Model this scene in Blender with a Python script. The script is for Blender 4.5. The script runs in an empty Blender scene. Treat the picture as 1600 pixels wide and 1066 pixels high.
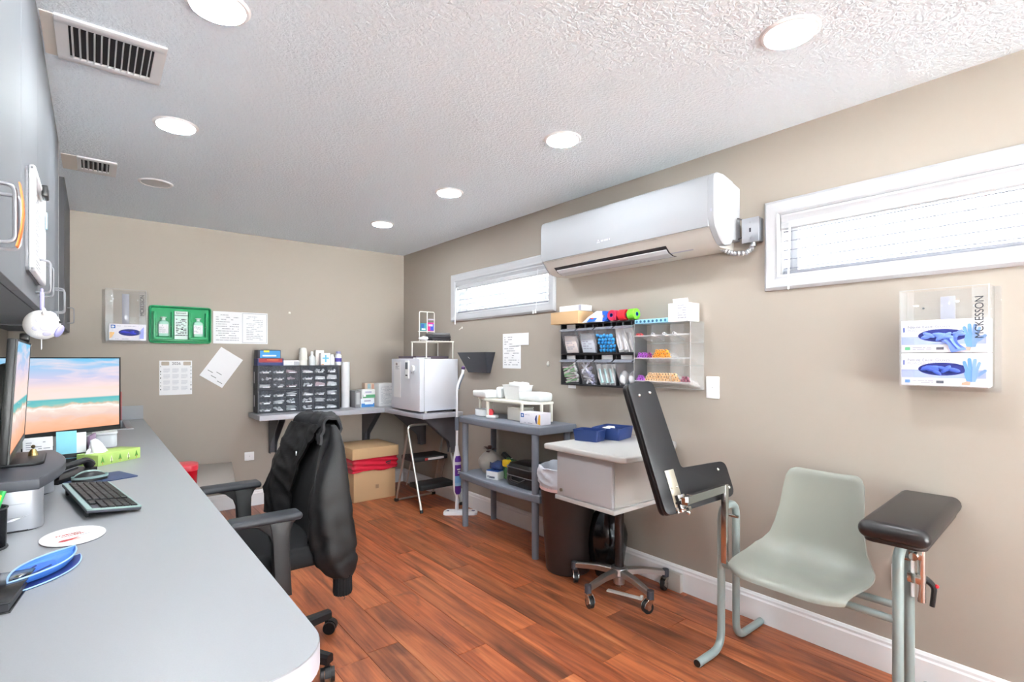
import bpy, bmesh, math, random
from mathutils import Vector, Matrix, noise
random.seed(7)
PI = math.pi
SC = bpy.context.scene
COL = SC.collection

# ------------------------------------------------------------------ camera, world, exposure
XR, YB, XL, YF, HC = 2.53, 4.94, -0.46, -3.6, 2.363     # room: right wall, back wall, left wall, wall behind, ceiling
cam = bpy.data.cameras.new('camera'); camo = bpy.data.objects.new('camera', cam); COL.objects.link(camo)
camo.location = (0, 0, 1.28); camo.rotation_euler = (PI/2, 0, -math.atan(653/808))
cam.sensor_width = 36; cam.lens = 36*808/1600; cam.shift_y = 28/1600; cam.clip_start = 0.02
SC.camera = camo
w = bpy.data.worlds.new('world'); SC.world = w; w.use_nodes = True
w.node_tree.nodes['Background'].inputs[0].default_value = (0.80, 0.92, 1.0, 1)
w.node_tree.nodes['Background'].inputs[1].default_value = 3.5
sun = bpy.data.lights.new('sun', 'SUN'); sun.energy = 110.0; sun.angle = 0.01; sun.color = (0.94, 0.97, 1.0)
suno = bpy.data.objects.new('sun', sun); COL.objects.link(suno); suno.rotation_euler = Vector((0.10, -0.50, -0.86)).to_track_quat('-Z', 'Y').to_euler()
SC.view_settings.view_transform = 'Standard'; SC.view_settings.look = 'None'
SC.view_settings.gamma = 1; SC.view_settings.use_curve_mapping = False
SC.view_settings.exposure = 1.42
SC.cycles.transparent_max_bounces = 32
LAMP_W = 3.2        # each ceiling downlight
DISC = 14.0         # brightness of a lit diffuser

# ------------------------------------------------------------------ materials
def lin(c): return tuple(((v/255)/12.92 if v/255 <= 0.04045 else ((v/255+0.055)/1.055)**2.4) for v in c)
MATS = {}
def M(name, rgb, rough=0.5, metal=0.0, spec=0.5, bump=None, bscale=100, coat=0, alpha=None, emit=0, trans=0, var=0, vscale=8, vstretch=(1,1,1)):
    if name in MATS: return MATS[name]
    m = bpy.data.materials.new(name); m.use_nodes = True; MATS[name] = m
    nt = m.node_tree; b = nt.nodes['Principled BSDF']
    c = lin(rgb)
    b.inputs['Base Color'].default_value = (*c, 1); b.inputs['Roughness'].default_value = rough
    b.inputs['Metallic'].default_value = metal; b.inputs['Specular IOR Level'].default_value = spec
    b.inputs['Coat Weight'].default_value = coat
    if trans: b.inputs['Transmission Weight'].default_value = trans
    if emit:
        b.inputs['Emission Color'].default_value = (*c, 1); b.inputs['Emission Strength'].default_value = emit
    tc = None
    if bump or var:
        tc = nt.nodes.new('ShaderNodeTexCoord')
    if bump:
        n = nt.nodes.new('ShaderNodeTexNoise'); n.inputs['Scale'].default_value = bscale; n.inputs['Detail'].default_value = 3
        bp = nt.nodes.new('ShaderNodeBump'); bp.inputs['Strength'].default_value = bump; bp.inputs['Distance'].default_value = 0.004
        nt.links.new(tc.outputs['Object'], n.inputs['Vector']); nt.links.new(n.outputs[0], bp.inputs['Height'])
        nt.links.new(bp.outputs[0], b.inputs['Normal'])
    if var:
        mp = nt.nodes.new('ShaderNodeMapping'); mp.inputs['Scale'].default_value = vstretch
        n2 = nt.nodes.new('ShaderNodeTexNoise'); n2.inputs['Scale'].default_value = vscale; n2.inputs['Detail'].default_value = 5
        mx = nt.nodes.new('ShaderNodeMix'); mx.data_type = 'RGBA'
        nt.links.new(tc.outputs['Object'], mp.inputs[0]); nt.links.new(mp.outputs[0], n2.inputs['Vector']); nt.links.new(n2.outputs[0], mx.inputs[0])
        mx.inputs[6].default_value = (*[v*(1-var) for v in c], 1); mx.inputs[7].default_value = (*[min(1, v*(1+var)) for v in c], 1)
        nt.links.new(mx.outputs[2], b.inputs['Base Color'])
    return m
def clear(name, rgb=(245,248,250), tint=0.06, rough=0.03, gl=1.0):
    """clear plastic or glass: mostly see-through with a fresnel reflection"""
    if name in MATS: return MATS[name]
    m = bpy.data.materials.new(name); m.use_nodes = True; MATS[name] = m
    nt = m.node_tree; nt.nodes.clear()
    out = nt.nodes.new('ShaderNodeOutputMaterial'); tr = nt.nodes.new('ShaderNodeBsdfTransparent')
    gs = nt.nodes.new('ShaderNodeBsdfGlossy'); gs.inputs['Roughness'].default_value = rough
    df = nt.nodes.new('ShaderNodeBsdfDiffuse'); df.inputs[0].default_value = (*lin(rgb), 1)
    fr = nt.nodes.new('ShaderNodeFresnel'); fr.inputs['IOR'].default_value = 1.35
    ml = nt.nodes.new('ShaderNodeMath'); ml.operation = 'MULTIPLY'; ml.inputs[1].default_value = gl
    m1 = nt.nodes.new('ShaderNodeMixShader'); m1.inputs[0].default_value = tint
    m2 = nt.nodes.new('ShaderNodeMixShader')
    ge = nt.nodes.new('ShaderNodeNewGeometry'); sb = nt.nodes.new('ShaderNodeMath'); sb.operation = 'SUBTRACT'; sb.inputs[0].default_value = 1.0; sb.use_clamp = True
    nt.links.new(ge.outputs['Backfacing'], sb.inputs[1]); mb = nt.nodes.new('ShaderNodeMath'); mb.operation = 'MULTIPLY'
    nt.links.new(fr.outputs[0], ml.inputs[0]); nt.links.new(ml.outputs[0], mb.inputs[0]); nt.links.new(sb.outputs[0], mb.inputs[1]); nt.links.new(mb.outputs[0], m2.inputs[0])
    nt.links.new(tr.outputs[0], m1.inputs[1]); nt.links.new(df.outputs[0], m1.inputs[2])
    nt.links.new(m1.outputs[0], m2.inputs[1]); nt.links.new(gs.outputs[0], m2.inputs[2]); nt.links.new(m2.outputs[0], out.inputs[0])
    return m
def ramp(nt, stops):
    r = nt.nodes.new('ShaderNodeValToRGB'); e = r.color_ramp.elements
    while len(e) < len(stops): e.new(0.5)
    for k, (p, c) in zip(e, stops): k.position = p; k.color = (*lin(c), 1)
    return r

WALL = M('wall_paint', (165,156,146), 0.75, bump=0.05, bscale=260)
CEIL = bpy.data.materials.new('ceiling_texture'); CEIL.use_nodes = True
def _ceil():
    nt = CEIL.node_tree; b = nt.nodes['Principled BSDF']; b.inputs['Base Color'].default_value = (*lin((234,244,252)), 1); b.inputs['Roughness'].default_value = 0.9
    tc = nt.nodes.new('ShaderNodeTexCoord'); n = nt.nodes.new('ShaderNodeTexNoise'); n.inputs['Scale'].default_value = 75; n.inputs['Detail'].default_value = 2.5; n.inputs['Distortion'].default_value = 0.6
    r = ramp(nt, [(0.40,(0,0,0)), (0.62,(255,255,255))])
    bp = nt.nodes.new('ShaderNodeBump'); bp.inputs['Strength'].default_value = 0.55; bp.inputs['Distance'].default_value = 0.004
    nt.links.new(tc.outputs['Object'], n.inputs['Vector']); nt.links.new(n.outputs[0], r.inputs[0]); nt.links.new(r.outputs[0], bp.inputs['Height']); nt.links.new(bp.outputs[0], b.inputs['Normal'])
_ceil()
PLANK = bpy.data.materials.new('laminate_plank'); PLANK.use_nodes = True
def _plank():
    nt = PLANK.node_tree; b = nt.nodes['Principled BSDF']; b.inputs['Roughness'].default_value = 0.36; b.inputs['Specular IOR Level'].default_value = 0.4
    tc = nt.nodes.new('ShaderNodeTexCoord'); oi = nt.nodes.new('ShaderNodeObjectInfo')
    mu = nt.nodes.new('ShaderNodeMath'); mu.operation = 'MULTIPLY'; mu.inputs[1].default_value = 57.0
    ad = nt.nodes.new('ShaderNodeVectorMath'); ad.operation = 'ADD'
    nt.links.new(oi.outputs['Random'], mu.inputs[0]); nt.links.new(tc.outputs['Object'], ad.inputs[0]); nt.links.new(mu.outputs[0], ad.inputs[1])
    def nz(scale, st, det, dist=0.0):
        mp = nt.nodes.new('ShaderNodeMapping'); mp.inputs['Scale'].default_value = st
        n = nt.nodes.new('ShaderNodeTexNoise'); n.inputs['Scale'].default_value = scale; n.inputs['Detail'].default_value = det; n.inputs['Distortion'].default_value = dist
        nt.links.new(ad.outputs[0], mp.inputs[0]); nt.links.new(mp.outputs[0], n.inputs['Vector']); return n
    broad = nz(4.0, (2.6, 0.36, 1), 5, 1.2); fine = nz(16, (4.0, 0.12, 1), 6, 0.5); knot = nz(7.5, (1.2, 0.6, 1), 3, 1.5)
    r1 = ramp(nt, [(0.28,(112,68,48)), (0.44,(158,94,64)), (0.56,(186,112,72)), (0.74,(206,140,96))])
    nt.links.new(broad.outputs[0], r1.inputs[0])
    r2 = ramp(nt, [(0.30,(176,158,148)), (0.60,(255,255,255))]); nt.links.new(fine.outputs[0], r2.inputs[0])
    m1 = nt.nodes.new('ShaderNodeMix'); m1.data_type = 'RGBA'; m1.blend_type = 'MULTIPLY'; m1.inputs[0].default_value = 0.8
    nt.links.new(r1.outputs[0], m1.inputs[6]); nt.links.new(r2.outputs[0], m1.inputs[7])
    r3 = ramp(nt, [(0.62,(0,0,0)), (0.78,(255,255,255))]); nt.links.new(knot.outputs[0], r3.inputs[0])
    m2 = nt.nodes.new('ShaderNodeMix'); m2.data_type = 'RGBA'; m2.inputs[7].default_value = (*lin((96,70,58)), 1)
    sc = nt.nodes.new('ShaderNodeMath'); sc.operation = 'MULTIPLY'; sc.inputs[1].default_value = 0.6
    nt.links.new(r3.outputs[0], sc.inputs[0]); nt.links.new(sc.outputs[0], m2.inputs[0]); nt.links.new(m1.outputs[2], m2.inputs[6])
    r4 = ramp(nt, [(0.0,(214,205,200)), (0.5,(255,240,232)), (1.0,(240,215,205))]); nt.links.new(oi.outputs['Random'], r4.inputs[0])
    m3 = nt.nodes.new('ShaderNodeMix'); m3.data_type = 'RGBA'; m3.blend_type = 'MULTIPLY'; m3.inputs[0].default_value = 1
    nt.links.new(m2.outputs[2], m3.inputs[6]); nt.links.new(r4.outputs[0], m3.inputs[7]); nt.links.new(m3.outputs[2], b.inputs['Base Color'])
    bp = nt.nodes.new('ShaderNodeBump'); bp.inputs['Strength'].default_value = 0.08; bp.inputs['Distance'].default_value = 0.002
    nt.links.new(fine.outputs[0], bp.inputs['Height']); nt.links.new(bp.outputs[0], b.inputs['Normal'])
_plank()
SCREEN = bpy.data.materials.new('beach_wallpaper_screen'); SCREEN.use_nodes = True
def _screen():
    nt = SCREEN.node_tree; nt.nodes.clear(); out = nt.nodes.new('ShaderNodeOutputMaterial'); em = nt.nodes.new('ShaderNodeEmission'); em.inputs[1].default_value = 0.42
    uv = nt.nodes.new('ShaderNodeUVMap'); sp = nt.nodes.new('ShaderNodeSeparateXYZ'); nt.links.new(uv.outputs[0], sp.inputs[0])
    def nz(scale, st, det, dist=0.):
        mp = nt.nodes.new('ShaderNodeMapping'); mp.inputs['Scale'].default_value = st
        n = nt.nodes.new('ShaderNodeTexNoise'); n.inputs['Scale'].default_value = scale; n.inputs['Detail'].default_value = det; n.inputs['Distortion'].default_value = dist
        nt.links.new(uv.outputs[0], mp.inputs[0]); nt.links.new(mp.outputs[0], n.inputs['Vector']); return n
    def math_(op, a, b_):
        m = nt.nodes.new('ShaderNodeMath'); m.operation = op
        for i, v in enumerate((a, b_)):
            if isinstance(v, (int, float)): m.inputs[i].default_value = v
            else: nt.links.new(v, m.inputs[i])
        return m.outputs[0]
    cl = nz(3.2, (1.0, 3.0, 1), 6, 0.8); wv = nz(7, (1.2, 1.6, 1), 6, 0.8)
    off = math_('MULTIPLY', math_('SUBTRACT', wv.outputs[0], 0.5), 0.16)
    # waves wobble only below the horizon, the sky stays level
    below = math_('LESS_THAN', sp.outputs[1], 0.42)
    v2 = math_('ADD', sp.outputs[1], math_('MULTIPLY', off, below))
    r = ramp(nt, [(0.0,(252,178,140)), (0.14,(246,198,170)), (0.20,(236,206,196)), (0.28,(244,222,210)), (0.315,(252,246,240)), (0.345,(218,196,172)), (0.37,(130,200,196)),
                  (0.43,(104,190,196)), (0.45,(246,226,216)), (0.58,(250,222,212)), (0.72,(206,204,232)), (1.0,(120,200,240))])
    nt.links.new(v2, r.inputs[0])
    rc = ramp(nt, [(0.42,(0,0,0)), (0.68,(255,255,255))]); nt.links.new(cl.outputs[0], rc.inputs[0])
    mask = math_('MULTIPLY', math_('MULTIPLY', rc.outputs[0], 0.75), math_('GREATER_THAN', sp.outputs[1], 0.45))
    mx = nt.nodes.new('ShaderNodeMix'); mx.data_type = 'RGBA'; mx.inputs[7].default_value = (*lin((252,226,226)), 1)
    nt.links.new(mask, mx.inputs[0]); nt.links.new(r.outputs[0], mx.inputs[6]); nt.links.new(mx.outputs[2], em.inputs[0]); nt.links.new(em.outputs[0], out.inputs[0])
_screen()
WHITE = M('white_paint', (242,242,244), 0.4)
PLASTIC_W = M('white_plastic', (240,241,242), 0.32)
CREAM = M('cream_plastic', (226,222,214), 0.4)
PAPER = M('paper', (238,238,240), 0.8)
INK = M('grey_ink', (158,160,168), 0.8)
DARKINK = M('dark_ink', (50,50,58), 0.8)
BLACK = M('black_plastic', (21,21,23), 0.42)
BLACKF = M('black_fabric', (15,15,18), 0.85, bump=0.15, bscale=900)
GREYP = M('grey_plastic', (112,118,130), 0.5)
CHROME = M('chrome', (210,208,205), 0.16, 1.0)
STEEL = M('brushed_steel', (190,192,196), 0.32, 1.0)
COUNTER = M('grey_laminate', (152,154,158), 0.34, var=0.05, vscale=350)
COUNTER_E = M('grey_laminate_edge', (178,178,186), 0.4)
CABM = M('silver_grey_laminate', (120,123,128), 0.6, spec=0.22, var=0.06, vscale=30, vstretch=(12, 12, 0.25))
CARD = M('cardboard', (196,162,122), 0.85)
ACRYL = clear('clear_acrylic', tint=0.07)
BINCLR = clear('clear_bin_plastic', (220,222,228), 0.16)
GLASS = clear('window_glass', tint=0.01)
BLUEGL = M('blue_nitrile', (66,92,190), 0.55)
RED = M('red_plastic', (206,32,44), 0.4)

# ------------------------------------------------------------------ geometry helper
class G:
    def __init__(s): s.bm = bmesh.new()
    def _add(s, t, mat=None):
        if mat is not None: t.transform(mat)
        me = bpy.data.meshes.new('tmp'); t.to_mesh(me); t.free(); s.bm.from_mesh(me); bpy.data.meshes.remove(me); return s
    def box(s, c, d, r=0, seg=2, rot=None, taper=None):
        t = bmesh.new(); bmesh.ops.create_cube(t, size=1)
        for v in t.verts:
            k = 1.0
            if taper is not None and v.co.z < 0: k = taper
            v.co = Vector((v.co.x*d[0]*k, v.co.y*d[1]*k, v.co.z*d[2]))
        if r: bmesh.ops.bevel(t, geom=t.edges[:], offset=min(r, min(d)*0.49), segments=seg, profile=0.5, affect='EDGES')
        m = Matrix.Translation(c)
        if rot is not None: m = m @ rot
        return s._add(t, m)
    def bx(s, a, b, r=0, seg=2):
        """box from two opposite corners"""
        return s.box([(a[i]+b[i])/2 for i in range(3)], [abs(b[i]-a[i]) for i in range(3)], r, seg)
    def cyl(s, p, q, r, r2=None, n=16):
        p, q = Vector(p), Vector(q); d = q-p; t = bmesh.new()
        bmesh.ops.create_cone(t, cap_ends=True, segments=n, radius1=r, radius2=r if r2 is None else r2, depth=d.length)
        return s._add(t, Matrix.Translation((p+q)/2) @ d.to_track_quat('Z', 'Y').to_matrix().to_4x4())
    def sph(s, c, r, sc=(1,1,1), n=16, rot=None):
        t = bmesh.new(); bmesh.ops.create_uvsphere(t, u_segments=n, v_segments=max(6, n*2//3), radius=r)
        m = Matrix.Translation(c)
        if rot is not None: m = m @ rot
        return s._add(t, m @ Matrix.Diagonal((*sc, 1)))
    def lathe(s, prof, n=24, m=None):
        t = bmesh.new(); rings = []
        for r, z in prof:
            rings.append([t.verts.new((r*math.cos(2*PI*k/n), r*math.sin(2*PI*k/n), z)) for k in range(n)] if r > 1e-6 else [t.verts.new((0,0,z))])
        for a, b in zip(rings, rings[1:]):
            for k in range(n):
                k2 = (k+1) % n
                if len(a) > 1 and len(b) > 1: t.faces.new((a[k], a[k2], b[k2], b[k]))
                elif len(a) > 1: t.faces.new((a[k], a[k2], b[0]))
                elif len(b) > 1: t.faces.new((a[0], b[k2], b[k]))
        bmesh.ops.recalc_face_normals(t, faces=t.faces[:])
        return s._add(t, m)
    def loft(s, rings, closed=True, caps=True, m=None):
        t = bmesh.new(); vr = [[t.verts.new(p) for p in r] for r in rings]
        n = len(rings[0])
        for a, b in zip(vr, vr[1:]):
            for k in range(n if closed else n-1):
                k2 = (k+1) % n
                try: t.faces.new((a[k], a[k2], b[k2], b[k]))
                except ValueError: pass
        if closed and caps: t.faces.new(vr[0][::-1]); t.faces.new(vr[-1])
        bmesh.ops.recalc_face_normals(t, faces=t.faces[:])
        return s._add(t, m)
    def tube(s, pts, r, n=10, rad=0.0, seg=6, closed=False):
        """round tube along a polyline; rad rounds the corners"""
        P = [Vector(p) for p in pts]; Q = []
        L = len(P)
        for i, p in enumerate(P):
            if rad and (closed or 0 < i < L-1):
                a = (P[i-1]-p); b = (P[(i+1) % L]-p)
                k = min(rad, a.length*0.49, b.length*0.49); a = p+a.normalized()*k; b = p+b.normalized()*k
                for j in range(seg+1):
                    u = j/seg; Q.append(a*(1-u)**2 + p*2*u*(1-u) + b*u*u)
            else: Q.append(p)
        if closed: Q.append(Q[0])
        rings = []; up = None
        for i, p in enumerate(Q):
            if closed and i in (0, len(Q)-1): d = (Q[1]-Q[-2])
            else: d = Q[min(i+1, len(Q)-1)]-Q[max(i-1, 0)]
            d.normalize()
            if up is None: up = d.orthogonal().normalized()
            up = (up - d*up.dot(d)).normalized(); sd = d.cross(up)
            rr = r(i/(len(Q)-1)) if callable(r) else r
            rings.append([p+up*rr*math.cos(2*PI*k/n)+sd*rr*math.sin(2*PI*k/n) for k in range(n)])
        return s.loft(rings, True, not closed)
    def prism(s, pts, h, m=None, r=0, seg=2):
        """polygon in local XY extruded along +Z by h"""
        t = bmesh.new(); f = t.faces.new([t.verts.new((x, y, 0)) for x, y in pts])
        e = bmesh.ops.extrude_face_region(t, geom=[f])
        for v in e['geom']:
            if isinstance(v, bmesh.types.BMVert): v.co.z += h
        bmesh.ops.recalc_face_normals(t, faces=t.faces[:])
        if r:
            ed = [x for x in t.edges if abs(x.verts[0].co.z-x.verts[1].co.z) < 1e-7]
            bmesh.ops.bevel(t, geom=ed, offset=r, segments=seg, profile=0.5, affect='EDGES')
        return s._add(t, m)
    def quad(s, a, b, c, d):
        t = bmesh.new(); t.faces.new([t.verts.new(p) for p in (a, b, c, d)]); return s._add(t)
    def strips(s, x0, x1, z0, z1, n, y, seed=0, fill=0.45, ragged=0.5):
        """lines of print on a sheet facing -y"""
        rn = random.Random(seed); st = (z1-z0)/n
        for i in range(n):
            z = z1-(i+0.5)*st; x = x0
            while x < x1-0.003:
                w_ = rn.uniform(0.006, 0.03); e = min(x+w_, x1)
                if rn.random() > ragged*0.5: s.quad((x, y, z-st*fill/2), (e, y, z-st*fill/2), (e, y, z+st*fill/2), (x, y, z+st*fill/2))
                x = e+rn.uniform(0.002, 0.005)
                if x > x1*0.6+x0*0.4 and rn.random() < ragged*0.35: break
        return s
def rpoly(w, h, r, n=5, cx=0, cy=0):
    """rounded rectangle outline"""
    o = []
    for sx, sy, a0 in ((1,1,0), (-1,1,90), (-1,-1,180), (1,-1,270)):
        for k in range(n+1):
            a = math.radians(a0+90*k/n); o.append((cx+sx*(w/2-r)+r*math.cos(a), cy+sy*(h/2-r)+r*math.sin(a)))
    return o
def ell(a, b, n=32, cx=0, cy=0): return [(cx+a*math.cos(2*PI*k/n), cy+b*math.sin(2*PI*k/n)) for k in range(n)]
FACE = Matrix.Rotation(PI/2, 4, 'X')           # local XY outline -> stands in XZ, extruded towards -Y
def part(name, g, mat, parent, label=None, smooth=35, stuff=False):
    me = bpy.data.meshes.new(name); bm = g.bm if isinstance(g, G) else g
    bm.to_mesh(me); bm.free(); me.materials.append(mat)
    if smooth: me.shade_smooth(); me.set_sharp_from_angle(angle=math.radians(smooth))
    o = bpy.data.objects.new(name, me); COL.objects.link(o)
    if parent: o.parent = parent
    if label: o['label'] = label
    if stuff: o['kind'] = 'stuff'
    return o
def thing(name, label, cat, loc=(0,0,0), rz=0, group=None, rot=None):
    o = bpy.data.objects.new(name, None); COL.objects.link(o); o.empty_display_size = 0.05
    o.location = loc; o.rotation_euler = rot if rot else (0, 0, rz); o['label'] = label; o['category'] = cat
    if group: o['group'] = group
    return o
def solo(name, g, mat, label, cat, loc=(0,0,0), rz=0, group=None, rot=None, smooth=35):
    o = part(name, g, mat, None, label, smooth); o['category'] = cat
    o.location = loc; o.rotation_euler = rot if rot else (0, 0, rz)
    if group: o['group'] = group
    return o
def struct(name, g, mat, parent=None, smooth=0):
    o = part(name, g, mat, parent, None, smooth)
    if not parent: o['kind'] = 'structure'
    return o
def dup(root, loc=None, rz=None, label=None, group=None, rot=None):
    def cp(o, par):
        c = o.copy(); COL.objects.link(c); c.parent = par
        for ch in list(o.children): cp(ch, c)
        return c
    r = cp(root, root.parent)
    if loc is not None: r.location = loc
    if rz is not None: r.rotation_euler = (0, 0, rz)
    if rot is not None: r.rotation_euler = rot
    if label: r['label'] = label
    if group: r['group'] = group
    return r
def text(name, body, size, mat, parent, loc, rot=(PI/2,0,0), bold=0, sx=1, align='LEFT'):
    c = bpy.data.curves.new('t', 'FONT'); c.body = body; c.size = size; c.extrude = 0.0002; c.offset = bold; c.align_x = align
    t = bpy.data.objects.new('t', c); COL.objects.link(t)
    me = bpy.data.meshes.new_from_object(t); bpy.data.objects.remove(t); bpy.data.curves.remove(c)
    me.materials.append(mat); o = bpy.data.objects.new(name, me); COL.objects.link(o)
    o.parent = parent; o.location = loc; o.rotation_euler = rot; o.scale = (sx, 1, 1)
    return o
RW = lambda y, z: dict(loc=(XR, y, z), rz=-PI/2)       # frame on the right wall: +x to the viewer's right, -y out of the wall
BW = lambda x, z: dict(loc=(x, YB, z), rz=0)           # frame on the back wall
def V2(o): return [(-x, y) for x, y in o][::-1]

# ================================================================== THE ROOM
# ---- floor of laminate planks laid along the room
fl = struct('floor', G().bx((XL-0.1, YF-0.1, -0.06), (XR+0.1, YB+0.1, -0.010)), M('floor_joint', (58,36,26), 0.8))
rn = random.Random(3); PW = 0.15; row = 0
x = 1.67-PW*14
while x < XR-0.005:
    x0, x1 = max(x, XL+0.001), min(x+PW, XR-0.001); y = YF-rn.uniform(0.1, 1.2)
    if abs(x-1.67) < 0.01: y = 1.455-1.22*3
    while y < YB-0.01:
        y0, y1 = max(y, YF+0.001), min(y+1.22, YB-0.001)
        if y1-y0 > 0.02 and x1-x0 > 0.02:
            g = G().box((0,0,-0.005), (x1-x0-0.0012, y1-y0-0.0012, 0.010), 0.0012, 1)
            o = struct('floor_plank', g, PLANK, fl); o.location = ((x0+x1)/2, (y0+y1)/2, 0)
        y += 1.22
    x += PW; row += 1
# ---- ceiling
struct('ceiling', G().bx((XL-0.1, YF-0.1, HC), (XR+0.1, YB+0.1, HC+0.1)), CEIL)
# ---- walls; the right one has two long window openings
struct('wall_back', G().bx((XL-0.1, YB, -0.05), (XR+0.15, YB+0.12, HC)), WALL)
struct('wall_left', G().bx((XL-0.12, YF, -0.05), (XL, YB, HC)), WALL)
g = G()      # behind the camera: unseen wide glazed door, added to bring in daylight
g.bx((XL-0.1, YF-0.12, -0.05), (-0.25, YF, HC)); g.bx((2.45, YF-0.12, -0.05), (XR+0.15, YF, HC)); g.bx((-0.25, YF-0.12, 2.26), (2.45, YF, HC)); g.bx((-0.25, YF-0.12, -0.05), (2.45, YF, 0.0))
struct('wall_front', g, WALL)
dr = bpy.data.objects.new('door_1', None); COL.objects.link(dr); dr['kind'] = 'structure'; dr.location = (1.1, YF-0.06, 0)
for k in range(2):
    sx = (k-0.5)*1.35; g = G(); q = 0.675; e = 0.615
    for a, b in (((sx-q, -0.02, 0), (sx-e, 0.02, 2.26)), ((sx+e, -0.02, 0), (sx+q, 0.02, 2.26)), ((sx-e, -0.02, 0), (sx+e, 0.02, 0.10)), ((sx-e, -0.02, 2.20), (sx+e, 0.02, 2.26))): g.bx(a, b)
    struct('door_leaf', g, M('door_white', (240,240,242), 0.4), dr)
    struct('door_pane', G().bx((sx-e, -0.004, 0.10), (sx+e, 0.004, 2.20)), GLASS, dr)
struct('ground', G().bx((-30, -40, -0.2), (30, -3.8, -0.12)), M('pale_paving', (214,212,206), 0.9))  # unseen pale ground, added to bounce sunlight up to the ceiling
struct('ground', G().bx((XR+0.3, -3.7, -0.9), (30, 30, -0.8)), M('gravel', (138,138,128), 0.9))  # unseen side ground, its tone set for light bounced through the windows
WIN = [(-0.105, 1.105, 1.675, 1.960), (2.705, 3.925, 1.685, 1.965)]     # y0, y1, z0, z1 of the openings
g = G(); T = 0.15
g.bx((XR, YF, -0.05), (XR+T, YB, 1.675)); g.bx((XR, YF, 1.965), (XR+T, YB, HC))
for a, b in ((YF, WIN[0][0]), (WIN[0][1], WIN[1][0]), (WIN[1][1], YB)): g.bx((XR, a, 1.675), (XR+T, b, 1.965))
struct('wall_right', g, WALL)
# ---- baseboards with a stepped top edge
BB = M('baseboard_white', (236,236,238), 0.35)
def baseboard(name, a, b, nrm):
    a, b, nrm = Vector((*a, 0)), Vector((*b, 0)), Vector((*nrm, 0))
    prof = [(0,0), (0.016,0), (0.016,0.104), (0.012,0.112), (0.012,0.122), (0.006,0.132), (0,0.134)]
    struct(name, G().loft([[p+nrm*u+Vector((0,0,v)) for u, v in prof] for p in (a, b)]), BB)
baseboard('baseboard_right', (XR, YF), (XR, YB), (-1, 0))
baseboard('baseboard_back', (XL, YB), (XR-0.016, YB), (0, -1))
baseboard('baseboard_left', (XL, YF), (XL, 3.45), (1, 0))
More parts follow.
